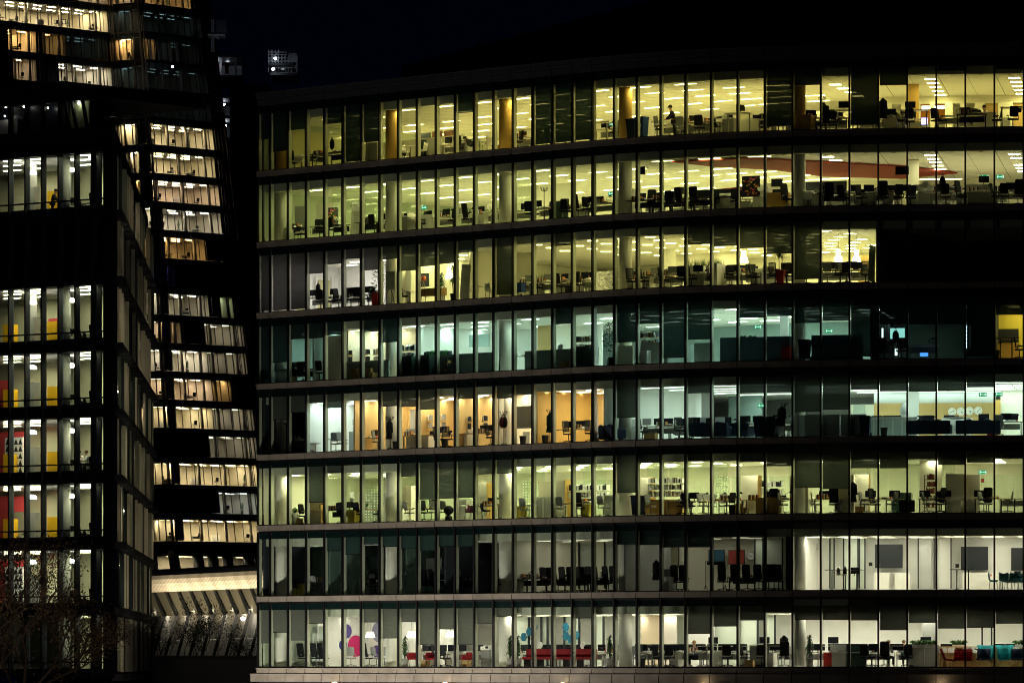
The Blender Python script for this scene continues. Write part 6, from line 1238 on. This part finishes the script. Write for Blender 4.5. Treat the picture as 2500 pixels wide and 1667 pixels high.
def tquad(mb, f, t0, t1, z0, z1, d0, d1): return mb.hexa([tp(f, t0, z0, d0), tp(f, t1, z0, d0), tp(f, t1, z0, d1), tp(f, t0, z0, d1), tp(f, t0, z1, d0), tp(f, t1, z1, d0), tp(f, t1, z1, d1), tp(f, t0, z1, d1)])
tbar = mat('tower_bar', (.06, .06, .065), .5); tedge = mat('tower_edge', (.45, .42, .38), .5); tslab = mat('tower_slab', (.012, .011, .014), .7); tdark = mat('tower_unlit_tone', (.008, .011, .018), .3); tblind = blind_mat('tower_blind_strip', (.20, .27, .27), .4, .08); twall = mat('tower_wall', (.70, .64, .50), .8); tcol = mat('tower_column', (.72, .67, .56), .7)
FACES = (0, 1, 2); NB = {0: 12, 1: 4, 2: 11}
WM, WH, OR, CO, PK, BL_, GR, TD = (1, .83, .48), (1, .93, .76), (1, .62, .24), (.86, .96, 1), (1, .74, .50), (.15, .18, 1), (.75, 1, .72), (.18, .31, .34)
# storey: list of (face, column from, column to, colour, strength)
LIT = {0: [(2, 388, 640, WM, 15)], 1: [(2, 540, 640, CO, 7)], 2: [(2, 405, 640, WM, 13)], 3: [(2, 514, 640, WH, 2.5)], 4: [(2, 388, 525, WM, 15), (2, 525, 640, WH, 4)], 5: [(2, 388, 522, PK, 12), (2, 524, 592, OR, 5)], 6: [(2, 392, 512, WH, 12), (2, 512, 610, WH, 3)],
       7: [(2, 388, 446, PK, 10), (2, 505, 606, WH, 3.5)], 8: [(2, 386, 514, WH, 8), (2, 540, 574, GR, 6)], 9: [(2, 388, 432, BL_, .8)], 10: [(2, 402, 505, OR, 13)], 11: [(2, 380, 545, WH, 13)], 12: [(2, 372, 540, PK, 14), (1, 320, 340, OR, 4)], 13: [(2, 362, 530, WM, 15), (1, 305, 338, WM, 12)], 14: [(2, 350, 526, WM, 15), (1, 284, 332, WM, 6)],
       15: [(0, 228, 290, WH, 10), (1, 284, 328, TD, .25), (2, 347, 520, TD, .3)], 16: [(0, 36, 95, PK, 7), (0, 148, 285, WH, 11), (1, 280, 326, TD, .7), (2, 345, 512, TD, .2)], 17: [(0, 24, 94, OR, 12), (0, 108, 165, OR, 3), (0, 168, 268, TD, .25), (1, 276, 322, OR, 14), (2, 345, 386, OR, 5), (2, 388, 500, TD, .15)], 18: [(0, -40, 275, WM, 17), (1, 272, 320, TD, .6), (2, 343, 498, TD, .35)], 19: [(0, -40, 106, PK, 9), (0, 108, 172, OR, 8), (0, 178, 268, PK, 8), (1, 266, 322, PK, 10), (2, 345, 470, OR, 9)], 20: []}
for k in list(LIT):   # the same storeys are lit behind the narrow corner face
    if k <= 12 and LIT[k] and LIT[k][0][0] == 2 and LIT[k][0][1] < 420 and not any(l[0] == 1 for l in LIT[k]): LIT[k].insert(0, (1, 330, 440, LIT[k][0][3], LIT[k][0][4] * .6))
TM = {}
for k in range(0, 21):
    z0, z1 = tz(k), tz(k + 1)
    for f in FACES:
        mb = MB(); tquad(mb, f, 0, 1, z0 - .22, z0 + .12, -.15, 9 if f != 1 else 2.3); tpart(mb, 'floor_slab', tslab)
        mb = MB(); mb2 = MB()
        for i in range(NB[f] + 1):
            t = i / NB[f]; e = .05 / ((tv(f + 1, z0) - tv(f, z0)).length)
            for (mm, dt, w, da, db) in ((mb, 0, .6, -.10, .02),) if f == 2 else ((mb, 0, .7, -.12, .02), (mb, .5 / NB[f] * .42, .5, -.30, -.22), (mb2, e * 1.2, .5, -.02, .07)):
                q = min(1, t + dt); mm.hexa([tp(f, q - e * w, z0 + .2, da), tp(f, q + e * w, z0 + .2, da), tp(f, q + e * w, z0 + .2, db), tp(f, q - e * w, z0 + .2, db), tp(f, q - e * w, z1 - .25, da), tp(f, q + e * w, z1 - .25, da), tp(f, q + e * w, z1 - .25, db), tp(f, q - e * w, z1 - .25, db)])
        tpart(mb, 'glazing_bars', tbar)
        if f == 0: tpart(mb2, 'bar_linings', tedge)
        lits = [l for l in LIT[k] if l[0] == f]; segs = []; t = 0.0
        for (_, xa, xb, c, s_) in lits:
            ta, tb = t_at(f, xa, z0 + 1.5), t_at(f, xb, z0 + 1.5)
            if ta > t + .01: segs.append((t, ta, None, 0))
            segs.append((ta, tb, c, s_)); t = tb
        if t < .99: segs.append((t, 1, None, 0))
        for (ta, tb, c, s_) in segs:
            if c is None:
                mb = MB(); tquad(mb, f, ta, tb, z0 + .2, z1 - .2, .35, .45); tpart(mb, 'unlit_backing', tdark); continue  # dark sheet behind the bars in place of unlit rooms
            dp_ = 2.2 if f == 1 else 7.5
            te = min(1, tb + .22) if f == 2 else tb
            mb = MB(); tquad(mb, f, ta, te, z0 + .2, z1 - .2, dp_, dp_ + .1)
            for q in ((te,) if f == 2 and ta < .05 else (ta, te)): e = .0006; tquad(mb, f, max(0, q - .004), min(1, q + .004), z0 + .2, z1 - .2, .4, dp_)
            tpart(mb, 'room_wall', twall)
            mb = MB(); tquad(mb, f, ta, te, z1 - .85, z1 - .80, .46, dp_); tpart(mb, 'ceiling', ceilm)
            mb = MB(); tquad(mb, f, ta, tb, z1 - .85, z1 - .20, .12, .15); tpart(mb, 'blind_strip', tblind)
            n = max(1, round((tb - ta) * NB[f] / 4.0))
            for i in range(n + 1):
                q = ta + (tb - ta) * (i + .3) / (n + .6); mb = MB(); p, p2 = tp(f, q, z0 + .2, .9), tp(f, q, z1 - .85, .9); mb.tube(p, p2, .22, .22, 12); tpart(mb, 'column', tcol)
            me_key = (c, s_)
            if me_key not in TM: TM[me_key] = lamp_mesh(1.6, .11, emit(f'tower_lamp_{len(TM)}', c, s_ * 4.2))
            L = (tp(f, tb, z0) - tp(f, ta, z0)).length; n = max(1, int(L / 2.6)); pa, pb = tp(f, ta, z0), tp(f, tb, z0); rz = math.atan2(pb.y - pa.y, pb.x - pa.x)
            for i in range(n):
                for d in ((1.9, 4.8) if f != 1 else (.9,)):
                    reg_lamp(TM[me_key], tp(f, ta + (tb - ta) * (i + .5) / n, z1 - .87, d), rz, f'strip light in the glass tower, {ORD[k]} storey over the canopy', f'strip lights of the tower, {ORD[k]} storey', .2)
            # a few desks, chairs and plants against the glass of the lit rooms
            if s_ >= 6 and c != BL_:
                n = max(1, int(L / 3.4))
                for i in range(n):
                    q = ta + (tb - ta) * (i + .55) / n; d = 1.9 + .8 * (i % 3)
                    for kk in (('dk', 'mo'), ('ch',), ('dk', 'ch'), ('pl',), ('cb',))[(i * 2 + k) % 5]:
                        fn, nm, ds, ct, _, gp = KD[kk]; p = tp(f, q, z0 + .2, d - (.5 if kk == 'ch' else 0)); o = place_kind(kk, p, rz + (R(170) if kk == 'ch' else 0)); o['category'] = ct
                        if gp: o['group'] = gp + ', glass tower'
                        LAB.append((o, px(p), d, ds, f'in the glass tower, {ORD[k]} storey over the canopy'))
mb = MB()
for i, (e0, e1) in enumerate(((1, .0), (2, .0))):
    for dx in (0, .5): mb.tube(tv(e0, -5) + Vector((dx, -.6, 0)), tv(e0, 100) + Vector((dx, -.6, 0)), .11)
for dx in (0, -.7, -1.5, -2.6, .8): mb.tube(tv(3, 0) + Vector((dx, -.5, 0)), tv(3, 100) + Vector((dx * .6, -.5, 0)), .09)
tpart(mb, 'corner_fins', mat('corner_fin', (.20, .16, .13), .5))
for (x, y, w) in ((118, 54, .5), (133, 54, .7), (53, 57, .5), (34, 61, .5), (250, 78, .9)):   # framed pictures on the bright storey
    p = tp(0, t_at(0, x, tz(18) + 1.5), 0, 5.5); p = Vector((p.x, p.y, (HY - y) / F * p.y)); o = empty('wall_picture', p); mb = MB(); mb.box((0, 0, 0), (w, .06, w)); part(mb, 'frame', blkp, o); mb = MB(); mb.box((0, -.04, 0), (w * .7, .02, w * .7)); part(mb, 'face', greyw if w > .8 else paper, o)
    o['category'] = 'picture'; LAB.append((o, x, 5, 'black framed picture', 'bright storey near the top of the glass tower'))
# the tower's foot: dark skirt, lit lobby and big raking columns above the canopy
mb = MB(); tquad(mb, 2, 0, 1, tz(0) - 1.9, tz(0) - .28, -.6, 1); tpart(mb, 'skirt', darkm)
mb = MB(); tquad(mb, 2, 0, 1, 9, tz(0) - 1.9, 4, 4.1); tpart(mb, 'lobby_wall', twall); mb = MB(); tquad(mb, 2, 0, 1, tz(0) - 2.0, tz(0) - 1.9, -.5, 4); tpart(mb, 'lobby_ceiling', ceilm)
for x in (424, 488, 524, 560, 612): p = tp(2, t_at(2, x, 13), 13, -.3); mb = MB(); mb.tube(p + Vector((-.6, 0, 3)), p + Vector((.7, 0, -5)), .75, .75, 8); tpart(mb, 'raking_column', darkm)
me = lamp_mesh(2.2, .3, emit('lobby_lamp', (1, .84, .55), 13))
for x in (400, 440, 470, 505, 545, 590): p = tp(2, t_at(2, x, 13), 0, 1.8); reg_lamp(me, (p.x, p.y, tz(0) - 2.03), 0, 'lobby light under the dark skirt of the glass tower', 'lobby lights of the tower', .2)
mb = MB(); b0 = [tv(i, -9) + Vector((0, 21, 0)) for i in range(4)]; b1 = [tv(i, 100) + Vector((0, 21, 0)) for i in range(4)]
for i in range(3): mb.add([b0[i], b0[i + 1], b1[i + 1], b1[i]], [(0, 1, 2, 3)])
mb.add([b0[3], b0[3] + Vector((-4, 22, 0)), b1[3] + Vector((-4, 22, 0)), b1[3]], [(0, 1, 2, 3)]); tpart(mb, 'core_wall', tdark)

# ------------------------------------------------------------------ pale canopy building under the tower
pav = tag(empty('canopy_pavilion', (-24, 470, -9)), 'pavilion with bright bulging boarded canopy above raking dark struts', 'building')
def ppart(mb, name, m): return attach(mb.obj(name, m), pav)
def pv(t, y_, out=0.0):   # t: 0 left .. 1 right; y_: photograph row at the right end
    D = 478 + (449 - 478) * t; x = 368 + (652 - 368) * t; z = (HY - y_) / F * 449
    return Vector(((x - CX) / F * D, D - out, z))
board = mat('canopy_board', (.80, .74, .60), .55, noise=.06, nscale=.8)
prof = [(1379, .0), (1384, .7), (1392, 1.25), (1402, 1.55), (1413, 1.5), (1424, 1.1), (1434, .4)]
mb = MB(); NS_ = 34
for i in range(-8, NS_ + 2):
    for j in range(len(prof) - 1):
        sh = lambda v, e: min(1.02, max(-.02, (i + e + v * 6.0) / NS_))
        v0, v1 = 1 - j / (len(prof) - 1), 1 - (j + 1) / (len(prof) - 1)
        a, b, c, d = (pv(sh(v0, .03), *prof[j]), pv(sh(v0, .97), *prof[j]), pv(sh(v1, .97), *prof[j + 1]), pv(sh(v1, .03), *prof[j + 1]))
        if (a - b).length < .01: continue
        mb.quad(d, c, b, a)
ppart(mb, 'boarded_canopy', board)
mb = MB()
for j in range(len(prof) - 1):
    for i in range(10): mb.quad(pv((i + 1) / 10, prof[j + 1][0], prof[j + 1][1] - .06), pv(i / 10, prof[j + 1][0], prof[j + 1][1] - .06), pv(i / 10, prof[j][0], prof[j][1] - .06), pv((i + 1) / 10, prof[j][0], prof[j][1] - .06))
ppart(mb, 'canopy_backing', mat('canopy_joint', (.2, .16, .11), .9))
mb = MB()
for i in range(10): mb.hexa([pv(i / 10, 1379, -.5), pv((i + 1) / 10, 1379, -.5), pv((i + 1) / 10, 1379, .3), pv(i / 10, 1379, .3), pv(i / 10, 1375, -.5), pv((i + 1) / 10, 1375, -.5), pv((i + 1) / 10, 1375, .3), pv(i / 10, 1375, .3)])
ppart(mb, 'roof_edge', mat('roof_edge_metal', (.22, .19, .18), .5))
fsc = mat('fascia_panel', (.115, .11, .08), .7, noise=.06)
mb = MB()
for i in range(10): mb.quad(pv((i + 1) / 10, 1496, -.9), pv(i / 10, 1496, -.9), pv(i / 10, 1434, -.1), pv((i + 1) / 10, 1434, -.1))
ppart(mb, 'fascia', fsc)
mb = MB()
for i in range(10): mb.quad(pv((i + 1) / 10, 1606, -3.5), pv(i / 10, 1606, -3.5), pv(i / 10, 1470, -3.5), pv((i + 1) / 10, 1470, -3.5))
ppart(mb, 'hall_wall', mat('hall_wall', (.42, .40, .34), .8, noise=.15))
mb = MB()
for i in range(10): mb.hexa([pv(i / 10, 1485, -3.5), pv((i + 1) / 10, 1485, -3.5), pv((i + 1) / 10, 1485, -1.1), pv(i / 10, 1485, -1.1), pv(i / 10, 1481, -3.5), pv((i + 1) / 10, 1481, -3.5), pv((i + 1) / 10, 1481, -1.1), pv(i / 10, 1481, -1.1)])
ppart(mb, 'hall_ceiling', ceilm)
mb = MB(); mb.tube(pv(0, 1562, -1.2), pv(1, 1556, -1.2), .05); ppart(mb, 'white_rail', mat('white_rail', (.85, .85, .82), .5))
strut = mat('steel_strut', (.010, .013, .018), .5)
for i in range(-1, 11):
    t = (i + .3) / 9.6; mb = MB(); a, b, c = pv(t, 1436, .55), pv(t + .085, 1497, .15), pv(t - .01, 1604, .9)
    for p, q in ((a, b), (b, c)):
        mb.hexa([p + Vector((-.12, 0, 0)), p + Vector((.12, 0, 0)), p + Vector((.12, .4, 0)), p + Vector((-.12, .4, 0)), q + Vector((-.12, 0, 0)), q + Vector((.12, 0, 0)), q + Vector((.12, .4, 0)), q + Vector((-.12, .4, 0))])
    ppart(mb, 'raking_strut', strut)
me = lamp_mesh(1.5, .3, emit('hall_lamp', (1, .92, .76), 9))
for i in range(6): reg_lamp(me, pv((i + .5) / 6, 1485.5, -2.2), 0, 'hall light behind the raking struts of the pavilion', 'hall lights of the pavilion', .3)
glow_ball(pv(.79, 1507, -.6), .17, emit('hall_flood', (1, .97, .9), 12), 'hall_lamp', 'single glaring white lamp behind the pavilion struts', 'lamp')
def flood(p, target, power, col, name, label, group, size=R(60), r=.25):
    d = bpy.data.lights.new(name, 'SPOT'); d.energy = power; d.color = col; d.spot_size = size; d.spot_blend = .6; d.shadow_soft_size = r
    root = empty(name, p); tag(root, label, 'floodlight', group); o = bpy.data.objects.new(name + '_beam', d); COL.objects.link(o); o.parent = root
    v = (Vector(target) - Vector(p)).normalized(); o.rotation_euler = v.to_track_quat('-Z', 'Y').to_euler(); o.location = v * .3
    mb = MB(); mb.box((0, 0, -.05), (.35, .25, .25)); part(mb, 'housing', darkm, root); mb = MB(); mb.tube((0, 0, -.15), (0, 0, -3), .05); part(mb, 'post', darkm, root); return root
for i in range(10):
    t = (i + .5) / 10; p = pv(t, 1500, 15); p.z = -1.6; flood(p, pv(t, 1396, 1.4), 3300, (1, .82, .55), 'floodlight', 'floodlight at the foot of the pavilion, aimed up at the canopy', 'floodlights of the pavilion', R(34))

# ------------------------------------------------------------------ dark wall in front of it, trees
mb = MB(); a, b = at(372, 1603, 385), at(645, 1603, 385); mb.hexa([Vector((q.x, q.y + e, z)) for z in (-9, a.z) for q, e in ((a, 0), (b, 0), (b, .4), (a, .4))]); w = mb.obj('boundary_wall', darkm); m2 = MB(); m2.box(((a.x + b.x) / 2, a.y + .2, a.z + .05), (b.x - a.x, .6, .10)); part(m2, 'coping', darkm, w); tag(w, 'long black boundary wall in front of the pavilion', 'wall')
def tree(name, base, height, spread, leafm, barkm, nleaf, leaf_sz, seed, label, cat, group=None, depth=5, trunk_r=.16):
    rr = random.Random(seed); root = empty(name, base); tr = MB(); cr = MB(); tips = []
    def grow(p, d, l, r, lv):
        q = p; seg = 3
        for i in range(seg):
            d = (d + Vector((rr.uniform(-.16, .16), rr.uniform(-.16, .16), rr.uniform(-.04, .12)))).normalized(); n = q + d * (l / seg); tr.tube(q, n, r * (1 - .3 * i / seg), r * (1 - .3 * (i + 1) / seg), 5 if lv < 3 else 3); q = n
            if lv >= 2: tips.append((Vector(q), d.copy()))
        if lv < depth:
            for i in range(rr.choice((2, 3, 3))):
                a = rr.uniform(0, 2 * math.pi); s = rr.uniform(.45, .95) * spread; nd = (d + Vector((math.cos(a) * s, math.sin(a) * s, rr.uniform(-.1, .35)))).normalized(); grow(q, nd, l * rr.uniform(.58, .82), r * .62, lv + 1)
    grow(Vector((0, 0, 0)), Vector((0, 0, 1)), height * .34, trunk_r, 0)
    for i in range(nleaf):
        p, d = rr.choice(tips); q = p + Vector((rr.gauss(0, .25), rr.gauss(0, .25), rr.gauss(0, .22))); u = Vector((rr.uniform(-1, 1), rr.uniform(-1, 1), rr.uniform(-1, 1))).normalized() * leaf_sz * rr.uniform(.6, 1.2); v = u.orthogonal().normalized() * leaf_sz * .5
        cr.add([q - u, q + v, q + u, q - v], [(0, 1, 2, 3)])
    part(tr, 'trunk', barkm, root); part(cr, 'crown', leafm, root); return tag(root, label, cat, group)
bark = mat('bark', (.05, .036, .028), .9, noise=.3); brownl = mat('autumn_leaf', (.12, .082, .045), .7, noise=.5, nscale=2); darkl = mat('night_leaf', (.012, .014, .010), .8)
tree('autumn_tree', Vector((-22.3, 238, -9)), 12.6, .85, brownl, bark, 9000, .06, 5, 'bare branched tree with sparse brown leaves, nearest of the bushy trees', 'tree', None, 6, .2)
tree('autumn_tree', Vector((-19.6, 245, -9)), 9.0, .8, brownl, bark, 4500, .055, 9, 'smaller thin brown tree in front of the louvred block', 'tree', None, 5, .15)
for i, (x, yt, sd) in enumerate(((398, 1520, 3), (420, 1508, 4), (448, 1478, 6), (486, 1468, 8), (520, 1515, 11), (552, 1535, 13), (470, 1500, 15), (622, 1570, 18))):
    b = at(x, 1625, 392 + i * .8); b.z = -2.0; h = (HY - yt) / F * 392 + 2.0
    tree('sapling', b, h * 1.02, .75, darkl, darkl, 420, .075, sd, f'thin dark sapling silhouetted against the pavilion, {ORD[i]} in the row', 'tree', 'saplings in front of the pavilion', 4, .06)

# ------------------------------------------------------------------ dark tower under construction, floodlit scaffold, crane cabin
con = mat('raw_concrete', (.20, .21, .23), .85, noise=.6, nscale=.5); steel = mat('scaffold_steel', (.35, .37, .40), .5)
uf = tag(empty('unfinished_tower', at(570, 1625, 860)), 'black unfinished concrete tower with a few floodlit storeys', 'building')
def upart(mb, n, m): return attach(mb.obj(n, m), uf)
def ubox(mb, x0, x1, y0, y1, Y0, Y1):
    a, b = at(x0, y1, Y0), at(x1, y0, Y0); return mb.hexa([Vector((q, w_, z)) for z in (a.z, b.z) for q, w_ in ((a.x, Y0), (b.x, Y0), (b.x, Y1), (a.x, Y1))])
mb = MB(); ubox(mb, 561, 655, 205, 1660, 860, 880)
for x in range(564, 652, 9): ubox(mb, x, x + 2, 206, 1650, 859.5, 860)
upart(mb, 'dark_cladding', mat('night_cladding', (.012, .013, .022), .6))
for y0, y1, xa in ((140, 184, 505), (240, 282, 488), (290, 336, 505)):
    mb = MB(); ubox(mb, xa, 590 if y0 < 200 else 561, y1, y1 + 6, 881, 895); ubox(mb, xa, 590 if y0 < 200 else 561, y0 - 6, y0, 881, 895); upart(mb, 'concrete_slab', darkm)  # slabs coloured dark so their concrete fronts read as unlit
    mb = MB(); ubox(mb, xa, 590 if y0 < 200 else 561, y0, y1, 894, 895); upart(mb, 'rear_wall', con)
    for x in ((536, 541), (573, 577)):
        if x[1] < (590 if y0 < 200 else 561): mb = MB(); ubox(mb, x[0], x[1], y0, y1, 881.5, 882.4); upart(mb, 'concrete_post', con)
rn = mat('red_netting', (.55, .10, .05), .8, noise=.7, nscale=3)
for x0, x1 in ((528, 536), (549, 558)): mb = MB(); ubox(mb, x0, x1, 154, 181, 884, 884.2); o = mb.obj('safety_net', rn); part(MB().tube(at(x0, 154, 884), at(x1, 154, 884), .05), 'net_rail', steel, o); tag(o, f'red safety netting in a floodlit storey, {"inner" if x0 < 530 else "outer"} sheet', 'netting')
wl_ = emit('work_lamp', (.85, .92, 1), 20)
for i, (x, y) in enumerate(((529, 151), (520, 257), (547, 255), (551, 307), (672, 143), (667, 169), (421, 163))):
    p = at(x, y, 880.5 if i < 4 else (697 if i < 6 else 797)); glow_ball(p, .16, wl_, 'work_lamp', ('white work lamp beside red netting', 'white work lamp low by the tower edge', 'white work lamp over a scaffold stair', 'white work lamp in the lowest lit bay', 'white work lamp on the rooftop scaffold', 'white work lamp under the rooftop slab', 'small lamp on the dark tower face')[i], 'lamp', None)
def plamp(p, e, col, r=.3):
    d = bpy.data.lights.new('work_lamp_light', 'POINT'); d.energy = e; d.color = col; d.shadow_soft_size = r; o = bpy.data.objects.new('work_lamp_light', d); COL.objects.link(o); o.location = p
for x, y, Y, e in ((529, 155, 887, 40), (556, 152, 888, 25), (547, 259, 887, 25), (551, 312, 887, 40), (672, 147, 700, 14), (690, 168, 703, 30)): plamp(at(x, y, Y), e, (.82, .9, 1))
sc_ = tag(empty('rooftop_scaffold', at(690, 175, 700)), 'floodlit scaffold cage on a far rooftop', 'scaffold'); 
def spart(mb, n, m): return attach(mb.obj(n, m), sc_)
mb = MB(); ubox(mb, 660, 726, 178, 184, 698, 708); ubox(mb, 655, 716, 154, 160, 698, 708); spart(mb, 'slab', darkm)  # dark colour stands in for unlit slab fronts
mb = MB(); ubox(mb, 662, 726, 160, 178, 706, 706.3); ubox(mb, 705, 725, 130, 152, 704, 704.3); spart(mb, 'sheeting', mat('white_sheeting', (.35, .37, .4), .7, noise=.3))
mb = MB()
for x in (656, 664, 672, 680, 688, 696, 704, 712, 725): mb.tube(at(x, 178, 700), at(x, 122 if x < 685 else 136, 700), .09, n=4)
for y in (128, 134, 142, 150, 166): mb.tube(at(654, y, 700), at(700 if y < 135 else 726, y, 700), .07, n=4)
mb.tube(at(656, 150, 700), at(680, 125, 700), .07, n=4); mb.tube(at(680, 150, 700), at(660, 125, 700), .07, n=4); spart(mb, 'poles', steel)
hc = tag(empty('hoist_cabin', at(532, 70, 690)), 'faint grey hoist cabin on a bracket beside the tower top', 'hoist')
def hpart(mb, n, m): return attach(mb.obj(n, m), hc)
mb = MB(); ubox(mb, 528, 552, 50, 80, 690, 692); hpart(mb, 'cabin', mat('cabin_grey', (.04, .05, .07), .5)); mb = MB(); ubox(mb, 507, 549, 84, 88, 689.5, 692.5); mb.tube(at(520, 86, 690), at(534, 95, 690), .12); hpart(mb, 'bracket', steel); mb = MB()
for x in (517, 522): mb.tube(at(x, 48, 691), at(x, 128, 691), .07)
for y in range(50, 128, 6): mb.tube(at(517, y, 691), at(522, y + 4, 691), .05)
hpart(mb, 'mast', steel); plamp(at(540, 100, 684), 30, (.8, .9, 1))

# ------------------------------------------------------------------ street lighting in front of the curved block (their heads stand below the picture)
def street_lamp(x, Y, z, e, label, col=(1, .80, .62)):
    p = at(x, 1625, Y); p.z = -9; o = empty('street_lamp', p); tag(o, label, 'street lamp', 'street lamps along the curved block'); h = z + 9
    mb = MB(); mb.tube((0, 0, 0), (0, 0, h), .10, .06, 8); part(mb, 'pole', darkm, o); mb = MB(); mb.ball((0, 0, h + .22), .22, n=14, m=8); part(mb, 'globe', emit('street_globe', col, 30), o)
    d = bpy.data.lights.new('street_lamp_light', 'POINT'); d.energy = e; d.color = col; d.shadow_soft_size = .25; l = bpy.data.objects.new('street_lamp_light', d); COL.objects.link(l); l.parent = o; l.location = (0, 0, h + .7)
for s, e in ((.5, 430), (4.5, 420), (8.5, 400), (12.5, 330), (16, 190)):
    q = P(s, -7.5); street_lamp(px(q), q.y, -3.0, e, 'globe street lamp on a slim dark pole in front of the stone base', (1, .86, .72))
street_lamp(40, 222, -3.4, 650, 'globe street lamp on a slim pole by the brown tree')
for i, x in enumerate((815, 1085, 1372, 1716, 2296)):
    s = s_at(x, -.6); p = P(s, -.45, -.97); o = empty('wall_lamp', p, -theta(s)); mb = MB(); mb.ball((0, -.1, 0), .20, 1, .8, .5, 12, 6); part(mb, 'diffuser', emit('wall_lamp_glow', (1, .72, .42), 3), o); mb = MB(); mb.box((0, .12, 0), (.3, .2, .1)); part(mb, 'bracket', darkm, o)
    tag(o, f'round amber wall lamp under the stone base, below the {ORD[int(s_at(x, 0))]} window', 'lamp', 'amber wall lamps under the base')

# ------------------------------------------------------------------ ceiling lights
LAMPS.sort(key=lambda r: -r[0])
for size, me, loc, rz, label, grp in LAMPS[:295]:
    o = bpy.data.objects.new('ceiling_light', me); COL.objects.link(o); o.location = loc; o.rotation_euler = (0, 0, rz); tag(o, label, 'ceiling light', grp)
mb = MB(); ml = []
for size, me, loc, rz, label, grp in LAMPS[295:]:
    M = Matrix.Translation(loc) @ Matrix.Rotation(rz, 4, 'Z'); idx = []
    for m in me.materials:
        if m not in ml: ml.append(m)
        idx.append(ml.index(m))
    n = len(mb.v); mb.v += [tuple(M @ v.co) for v in me.vertices]
    for p in me.polygons: mb.f.append([n + i for i in p.vertices]); mb.mi.append(idx[p.material_index]); mb.sm.append(False)
o = mb.obj('small_and_added_ceiling_light', ml); tag(o, 'many small ceiling lights, some added, of the tower, the dark block and deeper rooms', 'ceiling lights', None, 'stuff')

# ------------------------------------------------------------------ names and labels
for o in list(office.children): o.matrix_parent_inverse = Matrix.Translation(-office.location)
from collections import defaultdict
by = defaultdict(list)
for r in LAB: by[(r[3], r[4])].append(r)
for (desc, place), rows in by.items():
    rows.sort(key=lambda r: r[1]); n = len(rows)
    if n == 2 and abs(rows[0][2] - rows[1][2]) > .6:
        a, b = sorted(rows, key=lambda r: r[2]); names = {id(a): 'outer', id(b): 'inner'}
        for r in rows: r[0]['label'] = f'{names[id(r)]} {desc} {place}'
    elif n > 1:
        for i, r in enumerate(rows): r[0]['label'] = f'{ORD[i]} {desc} {place}'
    else: rows[0][0]['label'] = f'{desc} {place}'

for o in scene.objects:
    l = o.get('label')
    if l and len(l.replace('-', '').split()) > 16: print('LONG', o.name, l)
